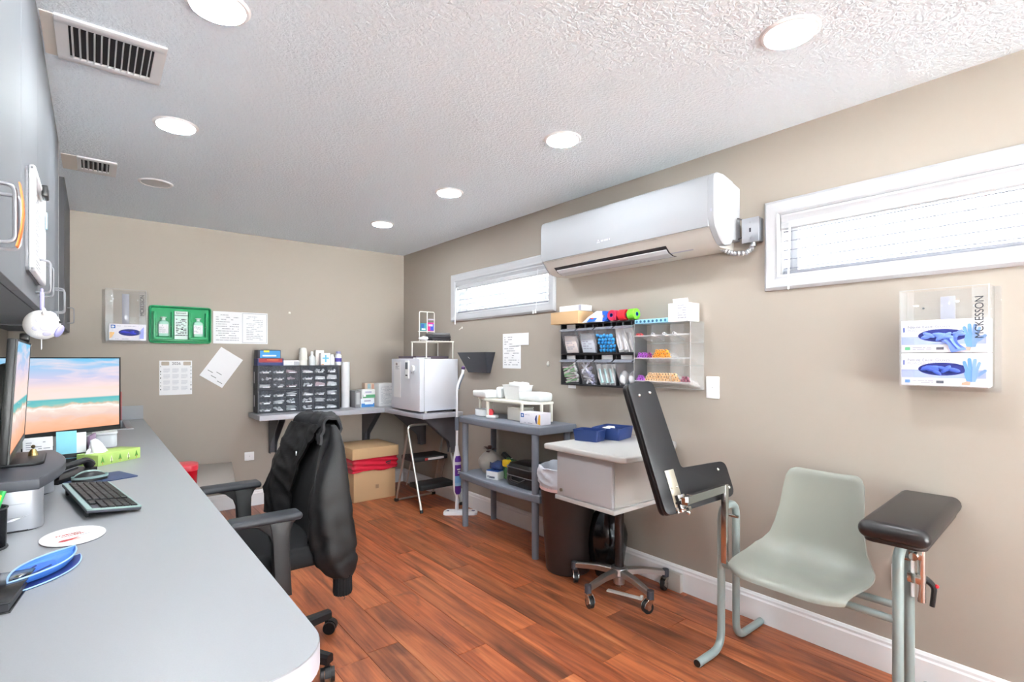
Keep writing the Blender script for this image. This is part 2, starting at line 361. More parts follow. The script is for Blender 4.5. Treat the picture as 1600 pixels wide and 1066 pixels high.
# ---- windows: casing, sash, pane and a blind each
WFRAME = M('window_trim_white', (188,189,193), 0.45)
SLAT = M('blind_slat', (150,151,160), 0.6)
for i, (y0, y1, z0, z1) in enumerate(WIN):
    wt = bpy.data.objects.new('window_%d' % (i+1), None); COL.objects.link(wt); wt['kind'] = 'structure'; wt.location = (XR, (y0+y1)/2, z0); wt.rotation_euler = (0, 0, -PI/2)
    W, H = y1-y0, z1-z0; cw = 0.07; fw = 0.07
    prof = [(0, 0), (0, -0.012), (0.012, -0.022), (0.030, -0.020), (0.045, -0.013), (0.060, -0.016), (0.070, -0.010), (0.070, 0)]   # from the outer edge inward
    ox, oz0, oz1 = W/2+cw, -0.068, H+0.07
    rings = []
    for cx, cz, sx, sz in ((-ox, oz0, 1, 1), (ox, oz0, -1, 1), (ox, oz1, -1, -1), (-ox, oz1, 1, -1), (-ox, oz0, 1, 1)):
        rings.append([(cx+sx*u, v, cz+sz*u) for u, v in prof])
    struct('window_casing', G().loft(rings, True, False), WFRAME, wt, 40)
    g = G()
    for a, b in (((-W/2+0.001, 0.001, 0.001), (W/2-0.001, T-0.001, 0.004)), ((-W/2+0.001, 0.001, H-0.004), (W/2-0.001, T-0.001, H-0.001)), ((-W/2+0.001, 0.001, 0.004), (-W/2+0.004, T-0.001, H-0.004)), ((W/2-0.004, 0.001, 0.004), (W/2-0.001, T-0.001, H-0.004))): g.bx(a, b)
    struct('window_jamb', g, WFRAME, wt)
    g = G(); s_ = 0.035
    g.bx((-W/2, 0.10, 0), (W/2, 0.135, s_)); g.bx((-W/2, 0.10, H-s_), (W/2, 0.135, H)); g.bx((-W/2, 0.10, s_), (-W/2+s_, 0.135, H-s_)); g.bx((W/2-s_, 0.10, s_), (W/2, 0.135, H-s_))
    struct('window_sash', g, WFRAME, wt)
    struct('window_pane', G().box((0, 0.118, H/2), (W-2*s_, 0.004, H-2*s_)), GLASS, wt)
    # the blind
    bl = thing('window_blind', ['white horizontal blind with open slats in the window near the glove boxes', 'white horizontal blind with nearly closed slats in the far window beside the air conditioner'][i], 'blind', (XR+0.035, (y0+y1)/2, z0), -PI/2, 'window blinds')
    g = G(); g.bx((-W/2+0.004, -0.028, H-0.045), (W/2-0.004, 0.022, H-0.002), 0.003)
    part('headrail', g, WFRAME, bl)
    g = G().prism([(-0.040,0), (-0.046,0.006), (-0.046,0.030), (-0.040,0.038), (-0.044,0.052), (-0.050,0.060), (-0.050,0.070), (-0.032,0.070), (-0.032,0)], W-0.012, Matrix.Translation((-W/2+0.006, 0, H-0.073)) @ Matrix(((0,0,1,0),(1,0,0,0),(0,1,0,0),(0,0,0,1))))
    part('valance', g, WFRAME, bl)
    n = 5; tilt = math.radians(11 if i == 0 else 50)
    me0 = None
    for k in range(n):
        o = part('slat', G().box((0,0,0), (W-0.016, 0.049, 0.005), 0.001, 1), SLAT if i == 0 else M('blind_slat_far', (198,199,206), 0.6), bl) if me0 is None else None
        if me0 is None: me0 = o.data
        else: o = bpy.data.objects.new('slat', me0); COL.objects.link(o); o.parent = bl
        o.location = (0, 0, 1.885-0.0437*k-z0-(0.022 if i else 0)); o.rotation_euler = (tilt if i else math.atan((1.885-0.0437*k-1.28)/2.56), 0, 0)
    part('bottom_rail', G().box((0, 0, 0.012), (W-0.016, 0.05, 0.014), 0.004), SLAT, bl)
    for sx in (-0.46, -0.2, 0.2, 0.46):
        g = G()
        for dy in (-0.026, 0.026): g.cyl((sx*W, dy, 0.012), (sx*W, dy, H-0.03), 0.0009, n=5)
        part('ladder_cord', g, SLAT, bl)
    part('tilt_wand', G().cyl((-W/2+0.055, -0.07, H-0.06), (-W/2+0.055, -0.085, -0.075 if i == 0 else -0.10), 0.0045, n=8).cyl((-W/2+0.055, -0.04, H-0.055), (-W/2+0.055, -0.07, H-0.055), 0.003, n=6), WHITE, bl)
    if i:
        g = G(); g.tube([(W/2-0.10, -0.055, H-0.03), (W/2-0.105, -0.07, -0.055)], 0.0013, 5)
        part('pull_cord', g, WHITE, bl); part('cord_tassel', G().lathe([(0,0), (0.008,0.002), (0.005,0.026), (0,0.028)], 10, Matrix.Translation((W/2-0.105, -0.075, -0.075))).lathe([(0,0), (0.008,0.002), (0.005,0.026), (0,0.028)], 10, Matrix.Translation((W/2-0.13, -0.075, -0.078))), WHITE, bl)
# ---- outside: a leafy tree seen through the near blind
rn = random.Random(11)
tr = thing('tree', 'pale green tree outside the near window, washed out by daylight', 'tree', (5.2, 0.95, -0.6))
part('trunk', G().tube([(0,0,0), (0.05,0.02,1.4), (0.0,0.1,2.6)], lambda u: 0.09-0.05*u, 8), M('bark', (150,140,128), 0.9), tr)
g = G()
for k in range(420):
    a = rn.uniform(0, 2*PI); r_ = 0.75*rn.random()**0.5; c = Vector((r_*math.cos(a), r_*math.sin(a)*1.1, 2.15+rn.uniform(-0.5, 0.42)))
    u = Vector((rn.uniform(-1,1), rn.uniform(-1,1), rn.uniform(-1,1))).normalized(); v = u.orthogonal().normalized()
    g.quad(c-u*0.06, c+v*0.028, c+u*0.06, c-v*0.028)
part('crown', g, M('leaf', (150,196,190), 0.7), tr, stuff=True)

# ================================================================== CEILING FIXTURES
LIT = bpy.data.materials.new('lit_diffuser'); LIT.use_nodes = True
_b = LIT.node_tree.nodes['Principled BSDF']; _b.inputs['Base Color'].default_value = (1,1,1,1); _b.inputs['Emission Color'].default_value = (1.0,0.97,0.93,1); _b.inputs['Emission Strength'].default_value = DISC
UNLIT = M('unlit_diffuser', (206,206,206), 0.5)
lamp = None
spots = [(0.295,-0.3), (1.795,-0.3), (0.295,0.755), (0.295,1.80), (0.295,2.84), (0.295,3.85), (1.795,0.755), (1.795,1.825), (1.795,2.87), (1.795,3.874), (0.295,-1.35), (1.795,-1.35), (0.295,-2.4), (1.795,-2.4)]  # the pairs behind the camera are unseen, added for more light
LBL = {10: 'lit downlight on the left, in the second row from the glass door, out of frame', 11: 'lit downlight on the right, in the second row from the glass door, out of frame', 12: 'lit downlight nearest the glass door on the left, out of frame', 13: 'lit downlight nearest the glass door on the right, out of frame',
       3: 'lit round downlight by the large ceiling vent, cut by the top of the photo', 4: 'lit round downlight between the two ceiling vents', 5: 'unlit round downlight beside the small ceiling vent',
       6: 'lit round downlight nearest the near window', 7: 'lit round downlight in front of the air conditioner', 8: 'lit round downlight in front of the far window', 9: 'lit round downlight nearest the back right corner',
       0: 'lit downlight above the spot behind the desk end, out of frame', 1: 'lit downlight above the wall behind the near window, out of frame', 2: 'lit downlight above the rounded desk end, out of frame'}
for k, (x, y) in enumerate(spots):
    t = thing('downlight', LBL[k], 'light', (x, y, HC), 0, 'recessed ceiling downlights')
    part('trim_ring', G().lathe([(0.074,-0.001), (0.078,-0.007), (0.086,-0.006), (0.092,0.0), (0.074,0.0)], 40), WHITE, t)
    part('diffuser', G().lathe([(0,-0.004), (0.075,-0.004), (0.075,0.0)], 40), UNLIT if k == 5 else LIT, t)
    if k != 5:
        L = bpy.data.lights.new('downlight_lamp', 'AREA'); L.shape = 'DISK'; L.size = 0.15; L.energy = LAMP_W; L.color = (0.87, 0.95, 1.0)
        lo = bpy.data.objects.new('downlight_lamp', L); COL.objects.link(lo); lo.location = (x, y, HC-0.012); lo.visible_camera = True
def vent(name, label, x0, x1, y0, y1, ox0, ox1, oy0, oy1, n, lean):
    t = thing(name, label, 'vent', ((x0+x1)/2, (y0+y1)/2, HC), 0, 'ceiling vents'); X, Y = (x0+x1)/2, (y0+y1)/2
    g = G()
    g.bx((x0-X, y0-Y, -0.009), (x1-X, oy0-Y, 0), 0.003); g.bx((x0-X, oy1-Y, -0.009), (x1-X, y1-Y, 0), 0.003)
    g.bx((x0-X, oy0-Y-0.004, -0.009), (ox0-X, oy1-Y+0.004, 0)); g.bx((ox1-X, oy0-Y-0.004, -0.009), (x1-X, oy1-Y+0.004, 0))
    part('frame', g, M('vent_white', (228,228,230), 0.45), t)
    part('duct_opening', G().bx((ox0-X, oy0-Y, -0.0015), (ox1-X, oy1-Y, -0.0005)), M('duct_dark', (44,40,44), 0.9), t)
    me = None
    for k in range(n):
        xx = ox0-X+(ox1-ox0)*(k+0.5)/n
        if me is None:
            o = part('louver_blade', G().box((0,0,0), (0.0016, oy1-oy0, 0.013)), M('vent_blade', (214,214,218), 0.4), t); me = o.data
        else: o = bpy.data.objects.new('louver_blade', me); COL.objects.link(o); o.parent = t
        o.location = (xx, (oy0+oy1)/2-Y, -0.006); o.rotation_euler = (0, math.radians(lean), 0)
    return t
vent('ceiling_vent', 'large white ceiling vent with twelve dark slots near the upper cabinets', -0.10, 0.20, 2.15, 2.456, -0.066, 0.166, 2.195, 2.42, 12, 20)
vent('ceiling_vent', 'small white ceiling vent with five slots farther from the camera', -0.072, 0.10, 3.59, 3.86, -0.055, 0.066, 3.625, 3.80, 6, -35)
struct('trim_1', G().bx((-0.133, 2.16, HC-0.003), (-0.101, 2.45, HC)), M('ceiling_patch', (222,216,208), 0.8))
struct('trim_2', G().bx((-0.137, 3.60, HC-0.003), (-0.073, 3.87, HC)), M('ceiling_patch', (222,216,208), 0.8))

# ================================================================== LEFT SIDE: DESK COUNTER AND CABINETS
ZC = 0.815
ct = thing('desk_counter', 'long grey laminate desk counter with a rounded end, along the left wall', 'counter', (0, 0, ZC))
cx1, cy0 = 0.297, 0.80; r_ = 0.105
out = [(XL+0.001, cy0)]+[(cx1-r_+r_*math.sin(a), cy0+r_-r_*math.cos(a)) for a in [math.radians(9*k) for k in range(11)]]+[(cx1, 4.28), (XL+0.001, 4.28)]
g = G().prism(out, 0.042, Matrix.Translation((0,0,-0.042)))
for a, b in (((XL+0.001, 4.28, -0.042), (-0.22, YB-0.001, 0)), ((0.185, 4.28, -0.042), (cx1, YB-0.001, 0)), ((-0.22, 4.84, -0.042), (0.185, YB-0.001, 0))): g.bx(a, b)
part('counter_top', g, COUNTER, ct)
g = G().loft([[(p[0]+nx*0.0012, p[1]+ny*0.0012, z) for z in (-0.0415, -0.002)] for p, nx, ny in
              [((cx1-r_+r_*math.sin(a), cy0+r_-r_*math.cos(a)), math.sin(a), -math.cos(a)) for a in [math.radians(9*k) for k in range(11)]]+[((cx1, YB-0.002), 1, 0)]], closed=False)
part('edge_band', g, COUNTER_E, ct)
part('edge_band', G().bx((XL+0.002, cy0-0.0015, -0.0415), (cx1-r_, cy0, -0.002)), COUNTER_E, ct)
struct('trim_3', G().bx((XL+0.02, YB-0.02, ZC), (cx1, YB-0.001, ZC+0.104), 0.002), COUNTER)
struct('trim_4', G().bx((XL+0.001, cy0, ZC), (XL+0.02, YB-0.001, ZC+0.104), 0.002), COUNTER)
g = G(); g.bx((XL+0.02, 0.86, -ZC+0.001), (0.20, 0.885, -0.043)); part('support_panel', g, CABM, ct)
# base cabinet under the sink
bc = thing('base_cabinet', 'grey base cabinet under the counter below the sink', 'cabinet', (0, 3.5, 0))
part('carcass', G().bx((XL+0.002, 0, 0.09), (0.24, 1.43, ZC-0.045)).bx((XL+0.002, 0.02, 0.0), (0.19, 1.43, 0.09)), CABM, bc)
for k in range(2):
    d = part('door', G().bx((0.241, 0.005+0.715*k, 0.10), (0.259, 0.710+0.715*k, ZC-0.06), 0.001), CABM, bc)
    part('handle', G().tube([(0.259, 0.60+0.23*k, 0.60), (0.29, 0.60+0.23*k, 0.60), (0.29, 0.60+0.23*k, 0.70), (0.259, 0.60+0.23*k, 0.70)], 0.004, 8, 0.01), CHROME, d)
# sink
sk = thing('sink', 'small stainless steel sink set in the far end of the counter', 'sink', (-0.02, 4.56, ZC))
part('rim', G().bx((-0.225, -0.31, 0), (-0.185, 0.31, 0.004), 0.0015).bx((0.185, -0.31, 0), (0.225, 0.31, 0.004), 0.0015).bx((-0.185, -0.31, 0), (0.185, -0.265, 0.004), 0.0015).bx((-0.185, 0.265, 0), (0.185, 0.31, 0.004), 0.0015), STEEL, sk)
g = G()
for a, b in (((-0.187, -0.267, -0.16), (0.187, 0.267, -0.156)), ((-0.19, -0.267, -0.16), (-0.186, 0.267, 0.001)), ((0.186, -0.267, -0.16), (0.19, 0.267, 0.001)), ((-0.187, -0.27, -0.16), (0.187, -0.266, 0.001)), ((-0.187, 0.266, -0.16), (0.187, 0.27, 0.001))): g.bx(a, b)
part('basin', g, STEEL, sk); part('drain', G().lathe([(0,0.001), (0.03,0.001), (0.04,0.004), (0.042,0)], 20, Matrix.Translation((0,0,-0.156))), CHROME, sk)

# ---- upper cabinets
def wire_pull(y, z0, z1, dx=0.034): return G().tube([(0, y, z0), (dx, y, z0), (dx, y, z1), (0, y, z1)], 0.0036, 10, 0.014)
def upper(y0, y1, split, label, hz, zb=1.444, handles=None):
    t = thing('wall_cabinet', label, 'cabinet', (-0.137, (y0+y1)/2, zb), 0, 'grey upper cabinets'); m = (y0+y1)/2
    part('carcass', G().bx((XL+0.138, y0-m+0.001, 0.002), (-0.024, y1-m-0.001, HC-zb-0.002)), CABM, t)
    ds = [(y0, split), (split, y1)] if split else [(y0, y1)]
    for k, (a, b) in enumerate(ds):
        d = part('door', G().bx((-0.020, a-m+0.0015, 0), (0, b-m-0.0015, HC-zb-0.004), 0.001, 1), CABM, t)
        hy = handles[k]
        part('handle', wire_pull(hy-m, hz[0]-zb, hz[1]-zb), M('silver_wire_pull', (150,151,156), 0.35, 0.7), d)
    return t
upper(0.76, 1.716, 1.238, 'grey upper cabinet nearest the camera, orange strap looped on its handle', (1.475, 1.572), handles=(1.198, 1.278))
upper(1.716, 2.725, 2.19, 'grey upper cabinet with the white framed sheet and plush hanging on its doors', (1.480, 1.578), handles=(2.105, 2.235))
u3 = upper(2.725, 3.41, 3.067, 'grey upper cabinet in the middle, its end edge bright white', (1.487, 1.590), handles=(3.02, 3.105))
part('edge_strip', G().bx((-0.022, 0.3425, 0.0), (0.0005, 0.3440, HC-1.444-0.004)), WHITE, u3)
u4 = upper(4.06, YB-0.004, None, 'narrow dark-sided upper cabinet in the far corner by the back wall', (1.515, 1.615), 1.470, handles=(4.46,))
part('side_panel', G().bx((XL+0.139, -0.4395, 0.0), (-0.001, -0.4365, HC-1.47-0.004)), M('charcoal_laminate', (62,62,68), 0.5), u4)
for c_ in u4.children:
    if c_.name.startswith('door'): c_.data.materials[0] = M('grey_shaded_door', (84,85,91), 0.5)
# orange strap on the first handle
g = G().loft([[(0.034+0.004*math.sin(k*0.9)+dx, 1.198+0.012*s_+0.006*math.sin(k*0.6), z) for dx, s_ in ((0.005,-1), (0.005,1), (0.007,1), (0.007,-1))] for k, z in enumerate([1.575, 1.55, 1.525, 1.50, 1.478, 1.468])])
solo('orange_strap', g, M('orange_silicone', (244,120,44), 0.5), 'orange strap looped over the nearest upper cabinet handle', 'strap', (-0.137, 0, 0))
# white framed sheet on the second cabinet (viewer faces -X)
hs = thing('hanging_clipboard', 'white framed clipboard with a printed sheet on the upper cabinet door', 'clipboard', (-0.1365, 1.985, 1.505), PI/2)
W, H = 0.36, 0.275
g = G(); o1 = rpoly(W, H, 0.018, cx=0, cy=H/2)
g.prism(o1, 0.006, FACE)
part('back_plate', g, M('dark_grey_laminate', (118,118,124), 0.45), hs)
for a, b in (((-W/2, -0.020, 0), (W/2, -0.006, 0.016)), ((-W/2, -0.020, H-0.016), (W/2, -0.006, H)), ((-W/2, -0.020, 0), (-W/2+0.016, -0.006, H)), ((W/2-0.016, -0.020, 0), (W/2, -0.006, H))): part('frame_rail', G().bx(a, b, 0.005), WHITE, hs)
sh = part('sheet', G().bx((-W/2+0.014, -0.009, 0.012), (W/2-0.014, -0.0065, H-0.012)), PAPER, hs)
part('printed_text', G().strips(-W/2+0.03, W/2-0.03, 0.03, H-0.03, 22, -0.0095, 4), INK, sh, smooth=0)
part('clip', G().bx((0.03, -0.032, H-0.028), (0.09, -0.018, H+0.004), 0.003), BLACK, hs)
part('blue_tab', G().bx((W/2-0.03, -0.0245, H-0.10), (W/2-0.012, -0.0205, H-0.05), 0.001), M('pale_blue', (170,208,224), 0.5), hs)
# round plush hanging by a lilac loop from the second cabinet's handle
pl = thing('plush_toy', 'small round white and lilac cow plush hanging from a cabinet handle', 'plush', (-0.122, 2.105, 1.476))
LIL = M('lilac_plush', (168,164,216), 0.9, bump=0.3, bscale=500); WPL = M('white_plush', (232,228,226), 0.92, bump=0.3, bscale=500)
part('loop', G().box((0, 0, -0.022), (0.010, 0.020, 0.056), 0.004).tube([(0,-0.006,0.004), (0,-0.010,0.014), (0,0.010,0.014), (0,0.006,0.004)], 0.003, 8, 0.004), LIL, pl)
bd = part('body', G().sph((0,0,-0.093), 0.046, (0.95, 1.0, 0.96), 28), WPL, pl)
CE = Vector((0,0,-0.093))
def spot(dv, r, flat=0.22):
    dv = Vector(dv).normalized(); p = CE+Vector((dv.x*0.0437, dv.y*0.046, dv.z*0.0442))
    return G().sph(p, r, (1, 0.85, flat), 14, dv.to_track_quat('Z', 'Y').to_matrix().to_4x4())
for dv, r in (((0.9,-0.15,-0.42), 0.024),): part('muzzle', spot(dv, r, 0.35), LIL, pl)
for dv, r in (((0.2,-0.95,-0.25), 0.013), ((-0.1,-0.9,0.25), 0.010), ((0.5,-0.8,0.0), 0.009), ((0.3,-0.75,-0.65), 0.012), ((0.6,-0.2,0.85), 0.014), ((-0.3,-0.9,-0.3), 0.009), ((0.8,0.45,-0.3), 0.012)): part('lilac_patch', spot(dv, r*0.9), M('pale_lilac_plush', (206,203,222), 0.92), bd)
for dv in ((0.93,-0.32,0.2), (0.93,0.25,0.2)): part('eye', spot(dv, 0.005, 0.7), BLACK, pl)
for sy in (-1, 1):
    part('ear', G().sph((0.006, sy*0.040, -0.060), 0.010, (0.6, 1.5, 0.6), 12, Matrix.Rotation(sy*0.3, 4, 'X')), WPL, pl); part('horn', G().sph((0.004, sy*0.016, -0.050), 0.006, (0.8, 0.8, 1.5), 10), CREAM, pl)
part('care_tag', G().box((-0.002, 0.012, -0.150), (0.0012, 0.026, 0.032), rot=Matrix.Rotation(0.2, 4, 'X')), PAPER, pl)

# ================================================================== ON THE DESK
# monitors
def monitor(label, loc, rz, zbot, base, tilt=0.0, W=0.61, H=0.345):
    t = thing('computer_monitor', label, 'monitor', loc, rz, 'computer monitors')
    R = Matrix.Translation((0,0,zbot)) @ Matrix.Rotation(tilt, 4, 'X')
    def P(name, g, mat, par=t, **k): g.bm.transform(R); return part(name, g, mat, par, **k)
    P('housing', G().bx((-W/2, 0.004, 0), (W/2, 0.022, H), 0.003).bx((-0.20, 0.020, 0.05), (0.20, 0.045, H-0.07), 0.012), BLACK)
    P('bezel', G().bx((-W/2, 0, 0), (W/2, 0.004, 0.022)).bx((-W/2, 0, H-0.006), (W/2, 0.004, H)).bx((-W/2, 0, 0.022), (-W/2+0.006, 0.004, H-0.006)).bx((W/2-0.006, 0, 0.022), (W/2, 0.004, H-0.006)), BLACK)
    t_ = bmesh.new(); uv = t_.loops.layers.uv.new('UVMap')
    f = t_.faces.new([t_.verts.new(p) for p in ((-W/2+0.006, 0.002, 0.022), (W/2-0.006, 0.002, 0.022), (W/2-0.006, 0.002, H-0.006), (-W/2+0.006, 0.002, H-0.006))])
    for l, c in zip(f.loops, ((0,0), (1,0), (1,1), (0,1))): l[uv].uv = c
    t_.transform(R); part('screen', t_, SCREEN, t, 'screen showing a pastel beach with breaking waves', smooth=0)
    part('stand_column', G().bx((-0.025, 0.05, 0.008), (0.025, 0.075, zbot+0.19), 0.004), BLACK, t)
    part('stand_base', G().prism(rpoly(0.24, 0.19, 0.03, cx=0, cy=0.03), 0.010, None, 0.002), BLACK, t)
    P('mount', G().bx((-0.05, 0.04, 0.10), (0.05, 0.07, 0.20), 0.004), BLACK)
    return t
a1 = math.radians(30.2)
monitor('wide monitor showing a beach, turned to face the room, standing on the counter', (0.1-0.305*math.cos(a1), 3.133-0.305*math.sin(a1), ZC), a1, 0.128, 0)
m2 = monitor('wide monitor showing a beach, seen edge-on from the side on the black riser', (-0.188, 2.262, 0.955), math.radians(91.5), 0.036, 0, tilt=math.radians(3))
part('webcam', G().lathe([(0,0), (0.016,0.001), (0.018,0.008), (0.014,0.024), (0,0.026)], 18, Matrix.Translation((0.06, 0.0, 0.392)) @ Matrix.Rotation(PI/2, 4, 'X')), BLACK, m2)
part('speaker_bar', G().bx((-0.36, 0.03, 0.30), (-0.29, 0.10, 0.385), 0.006), BLACK, m2)
# monitor riser: dark top with a bowed front on brushed silver legs
rs = thing('monitor_riser', 'black topped monitor riser with brushed silver legs', 'riser', (-0.27, 2.19, ZC))
bow = [(-0.16, -0.29), (0.155, -0.29)]+[(0.155+0.045*math.sin(PI*k/12), -0.29+0.58*k/12) for k in range(1, 12)]+[(0.155, 0.29), (-0.16, 0.29)]
part('top', G().prism(bow, 0.030, Matrix.Translation((0,0,0.110)), 0.005, 3), M('dark_grey_plastic', (66,68,76), 0.42), rs)
for yy in (-0.235, 0.235):
    lg = part('leg', G().prism(rpoly(0.31, 0.085, 0.03, cx=0.005, cy=yy), 0.108, Matrix.Translation((0,0,0.003))), M('silver_plastic', (176,178,184), 0.32, 0.55), rs)
    for zz in (0.038, 0.074): part('leg_groove', G().prism(rpoly(0.302, 0.087, 0.031, cx=0.0, cy=yy), 0.0014, Matrix.Translation((0,0,zz))), M('groove_grey', (140,142,148), 0.4), lg)
    part('foot_pad', G().prism(rpoly(0.304, 0.089, 0.032, cx=0.0, cy=yy), 0.004), BLACK, lg)
solo('sticky_note', G().loft([[(-0.006, y_, 0.0), (0.012, y_, 0.002), (0.03, y_, 0.010)] for y_ in (-0.02, 0.02)], closed=False), PAPER, 'small curled white note by the near riser leg', 'note', (-0.168, 1.872, ZC+0.042), -0.4)
bell = thing('desk_bell', 'tiny brass bell on the black riser below the edge-on monitor', 'bell', (-0.155, 2.30, 0.955)); BR = M('brass', (188,166,110), 0.25, 0.9)
part('bell_cup', G().lathe([(0,0.032), (0.006,0.030), (0.011,0.020), (0.013,0.008), (0.018,0.0), (0.0155,0.0), (0.010,0.018), (0,0.026)], 20), BR, bell); part('bell_knob', G().sph((0,0,0.038), 0.006, n=10), M('dark_bronze', (80,70,50), 0.3, 0.9), bell)
# keyboard
kb = thing('keyboard', 'black keyboard with a pale teal rim, propped up on its feet', 'keyboard', (0.013, 2.158, ZC+0.020), math.atan2(-0.457, 0.07)+PI/2)   # local +y along its length
KT = M('teal_grey', (150,176,172), 0.4)
tl = Matrix.Rotation(math.radians(7), 4, 'Y')
g = G().bx((-0.066, -0.232, -0.007), (0.066, 0.232, 0.003), 0.003); g.bm.transform(tl); part('base', g, M('dark_grey_plastic', (66,68,76), 0.42), kb)
g = G()
for a, b in (((-0.066, -0.232, 0.001), (-0.052, 0.232, 0.0055)), ((0.060, -0.232, 0.001), (0.066, 0.232, 0.0055)), ((-0.066, -0.232, 0.001), (0.066, -0.222, 0.0055)), ((-0.066, 0.222, 0.001), (0.066, 0.232, 0.0055))): g.bx(a, b, 0.001)
g.bm.transform(tl); part('rim', g, KT, kb)
g = G()
for rr in range(6):
    for cc in range(21):
        if rr == 5 and 4 <= cc <= 8: continue
        if cc in (15,) or (cc > 17 and rr == 0): continue
        g.bx((-0.049+rr*0.0182, 0.218-cc*0.0208, 0.003), (-0.033+rr*0.0182, 0.199-cc*0.0208, 0.0085), 0.0015, 1)
g.bx((-0.049+5*0.0182, 0.218-4*0.0208, 0.003), (-0.033+5*0.0182, 0.199-8*0.0208, 0.0085), 0.0015, 1)
g.bm.transform(tl); part('keys', g, BLACK, kb, stuff=True)
for sy in (-0.18, 0.18): part('foot', G().bx((-0.062, sy-0.012, -0.0195), (-0.054, sy+0.012, 0.004), 0.002), BLACK, kb)
# mouse on its pad
solo('mouse_pad', G().prism(rpoly(0.21, 0.17, 0.01), 0.003), M('navy_pad', (48,66,104), 0.5, var=0.5, vscale=14), 'dark blue mouse pad with a teal sheen under the mouse', 'mouse pad', (0.01, 2.565, ZC), math.radians(20))
ms = thing('computer_mouse', 'black computer mouse with a pale teal rim on the blue pad', 'mouse', (-0.012, 2.545, ZC+0.003), math.radians(15))
def dome(a, b, h, n=24, k=7): return G().loft([[(a*math.cos(2*PI*i/n)*math.cos(PI/2*j/k), b*math.sin(2*PI*i/n)*math.cos(PI/2*j/k), h*math.sin(PI/2*j/k)) for i in range(n)] for j in range(k)])
part('shell', dome(0.055, 0.034, 0.034), BLACK, ms); part('side_rim', G().loft([[(0.057*math.cos(2*PI*i/24), 0.0355*math.sin(2*PI*i/24)+dy_, z) for i in range(24)] for z, dy_ in ((0.010, 0), (0.016, 0), (0.019, 0))], caps=False), KT, ms)
g = dome(0.054, 0.024, 0.037); g.bm.transform(Matrix.Translation((0,0.011,0.0008))); part('top_cover', g, KT, ms)
# desk phone
ph = thing('desk_phone', 'black desk telephone with its handset in the cradle, beside the tissue box', 'telephone', (-0.098, 2.650, ZC), math.radians(56))
part('base', G().prism([(-0.10, 0), (0.10, 0), (0.10, 0.028), (-0.10, 0.016)], 0.15, Matrix.Rotation(PI/2, 4, 'X') @ Matrix.Translation((0,0,-0.085)), 0.004), BLACK, ph)
part('handset', G().tube([(-0.095, -0.040, 0.026), (-0.075, -0.040, 0.052), (0.07, -0.040, 0.060), (0.095, -0.040, 0.036)], lambda u: 0.019-0.007*math.sin(PI*u), 10, 0.05), BLACK, ph)
part('key_panel', G().box((0.02, 0.03, 0.026), (0.12, 0.07, 0.005), 0.001, rot=Matrix.Rotation(-0.06, 4, 'Y')), M('dark_grey_plastic', (66,68,76), 0.42), ph)
# tissue box
tb = thing('tissue_box', 'green patterned tissue box with a tissue pulled up', 'tissue box', (0.055, 2.965, ZC), math.atan2(0.669, 0.743))
TBM = M('tissue_box_green', (176,206,112), 0.6, var=0.28, vscale=16)
part('carton', G().bx((-0.105, -0.055, 0), (0.105, 0.055, 0.050), 0.002), TBM, tb)
DG = M('leaf_green_print', (88,150,60), 0.6); OR = M('orange_print', (216,128,64), 0.6)
for k in range(5):
    xx = -0.085+0.042*k
    part('tree_print', G().prism([(xx-0.008, 0.014), (xx, 0.040), (xx+0.008, 0.014)], 0.0006, Matrix.Translation((0,-0.0552,0)) @ FACE), DG if k % 2 == 0 else M('pale_green_print', (222,232,190), 0.6), tb, smooth=0)
    part('trunk_print', G().bx((xx-0.001, -0.0562, 0.006), (xx+0.001, -0.0556, 0.018+0.010*(k % 2))), DARKINK if k % 2 else OR, tb)
rings = []
for j, z in enumerate((0.050, 0.062, 0.080, 0.100)):
    rings.append([((0.045-0.008*j)*math.cos(a)*(1+0.35*math.sin(3*a+j)), (0.020-0.003*j)*math.sin(a)*(1+0.5*math.cos(4*a+j))+0.006*j, z-0.010*math.sin(2*a+j)*(j > 0)) for a in [2*PI*k/28 for k in range(28)]])
part('tissue', G().loft(rings, True, True, Matrix.Translation((-0.045, 0.01, 0))), M('tissue_white', (240,240,242), 0.9), tb)
# white card holder, blue sheet holder, files, clear tub
hd = thing('card_holder', 'black desk holder with white printed cards below the beach monitor', 'card holder', (-0.172, 2.76, ZC), math.radians(12))
part('frame', G().bx((-0.048, 0.006, 0), (0.048, 0.012, 0.115)).bx((-0.05, -0.03, 0), (0.05, 0.05, 0.005)), BLACK, hd)
cd = part('card', G().bx((-0.044, -0.002, 0.07), (0.044, 0.004, 0.155)), PAPER, hd); part('printed_text', G().strips(-0.036, 0.036, 0.09, 0.14, 6, -0.0025, 9), INK, cd, smooth=0)
bh = thing('leaflet_holder', 'leaflets with a light blue sheet in a black stand behind the phone', 'leaflet holder', (-0.082, 2.97, ZC), math.radians(10))
part('stand', G().bx((-0.062, -0.02, 0), (0.062, 0.05, 0.005)).bx((-0.06, 0.012, 0), (0.06, 0.018, 0.06)).bx((-0.062, -0.012, 0.035), (0.062, -0.006, 0.052)), BLACK, bh)
part('blue_sheet', G().bx((-0.046, -0.004, 0.03), (0.022, 0.0, 0.150)), M('light_blue_paper', (140,210,228), 0.7), bh); part('white_sheet', G().bx((-0.03, 0.002, 0.03), (0.056, 0.006, 0.140)), PAPER, bh)
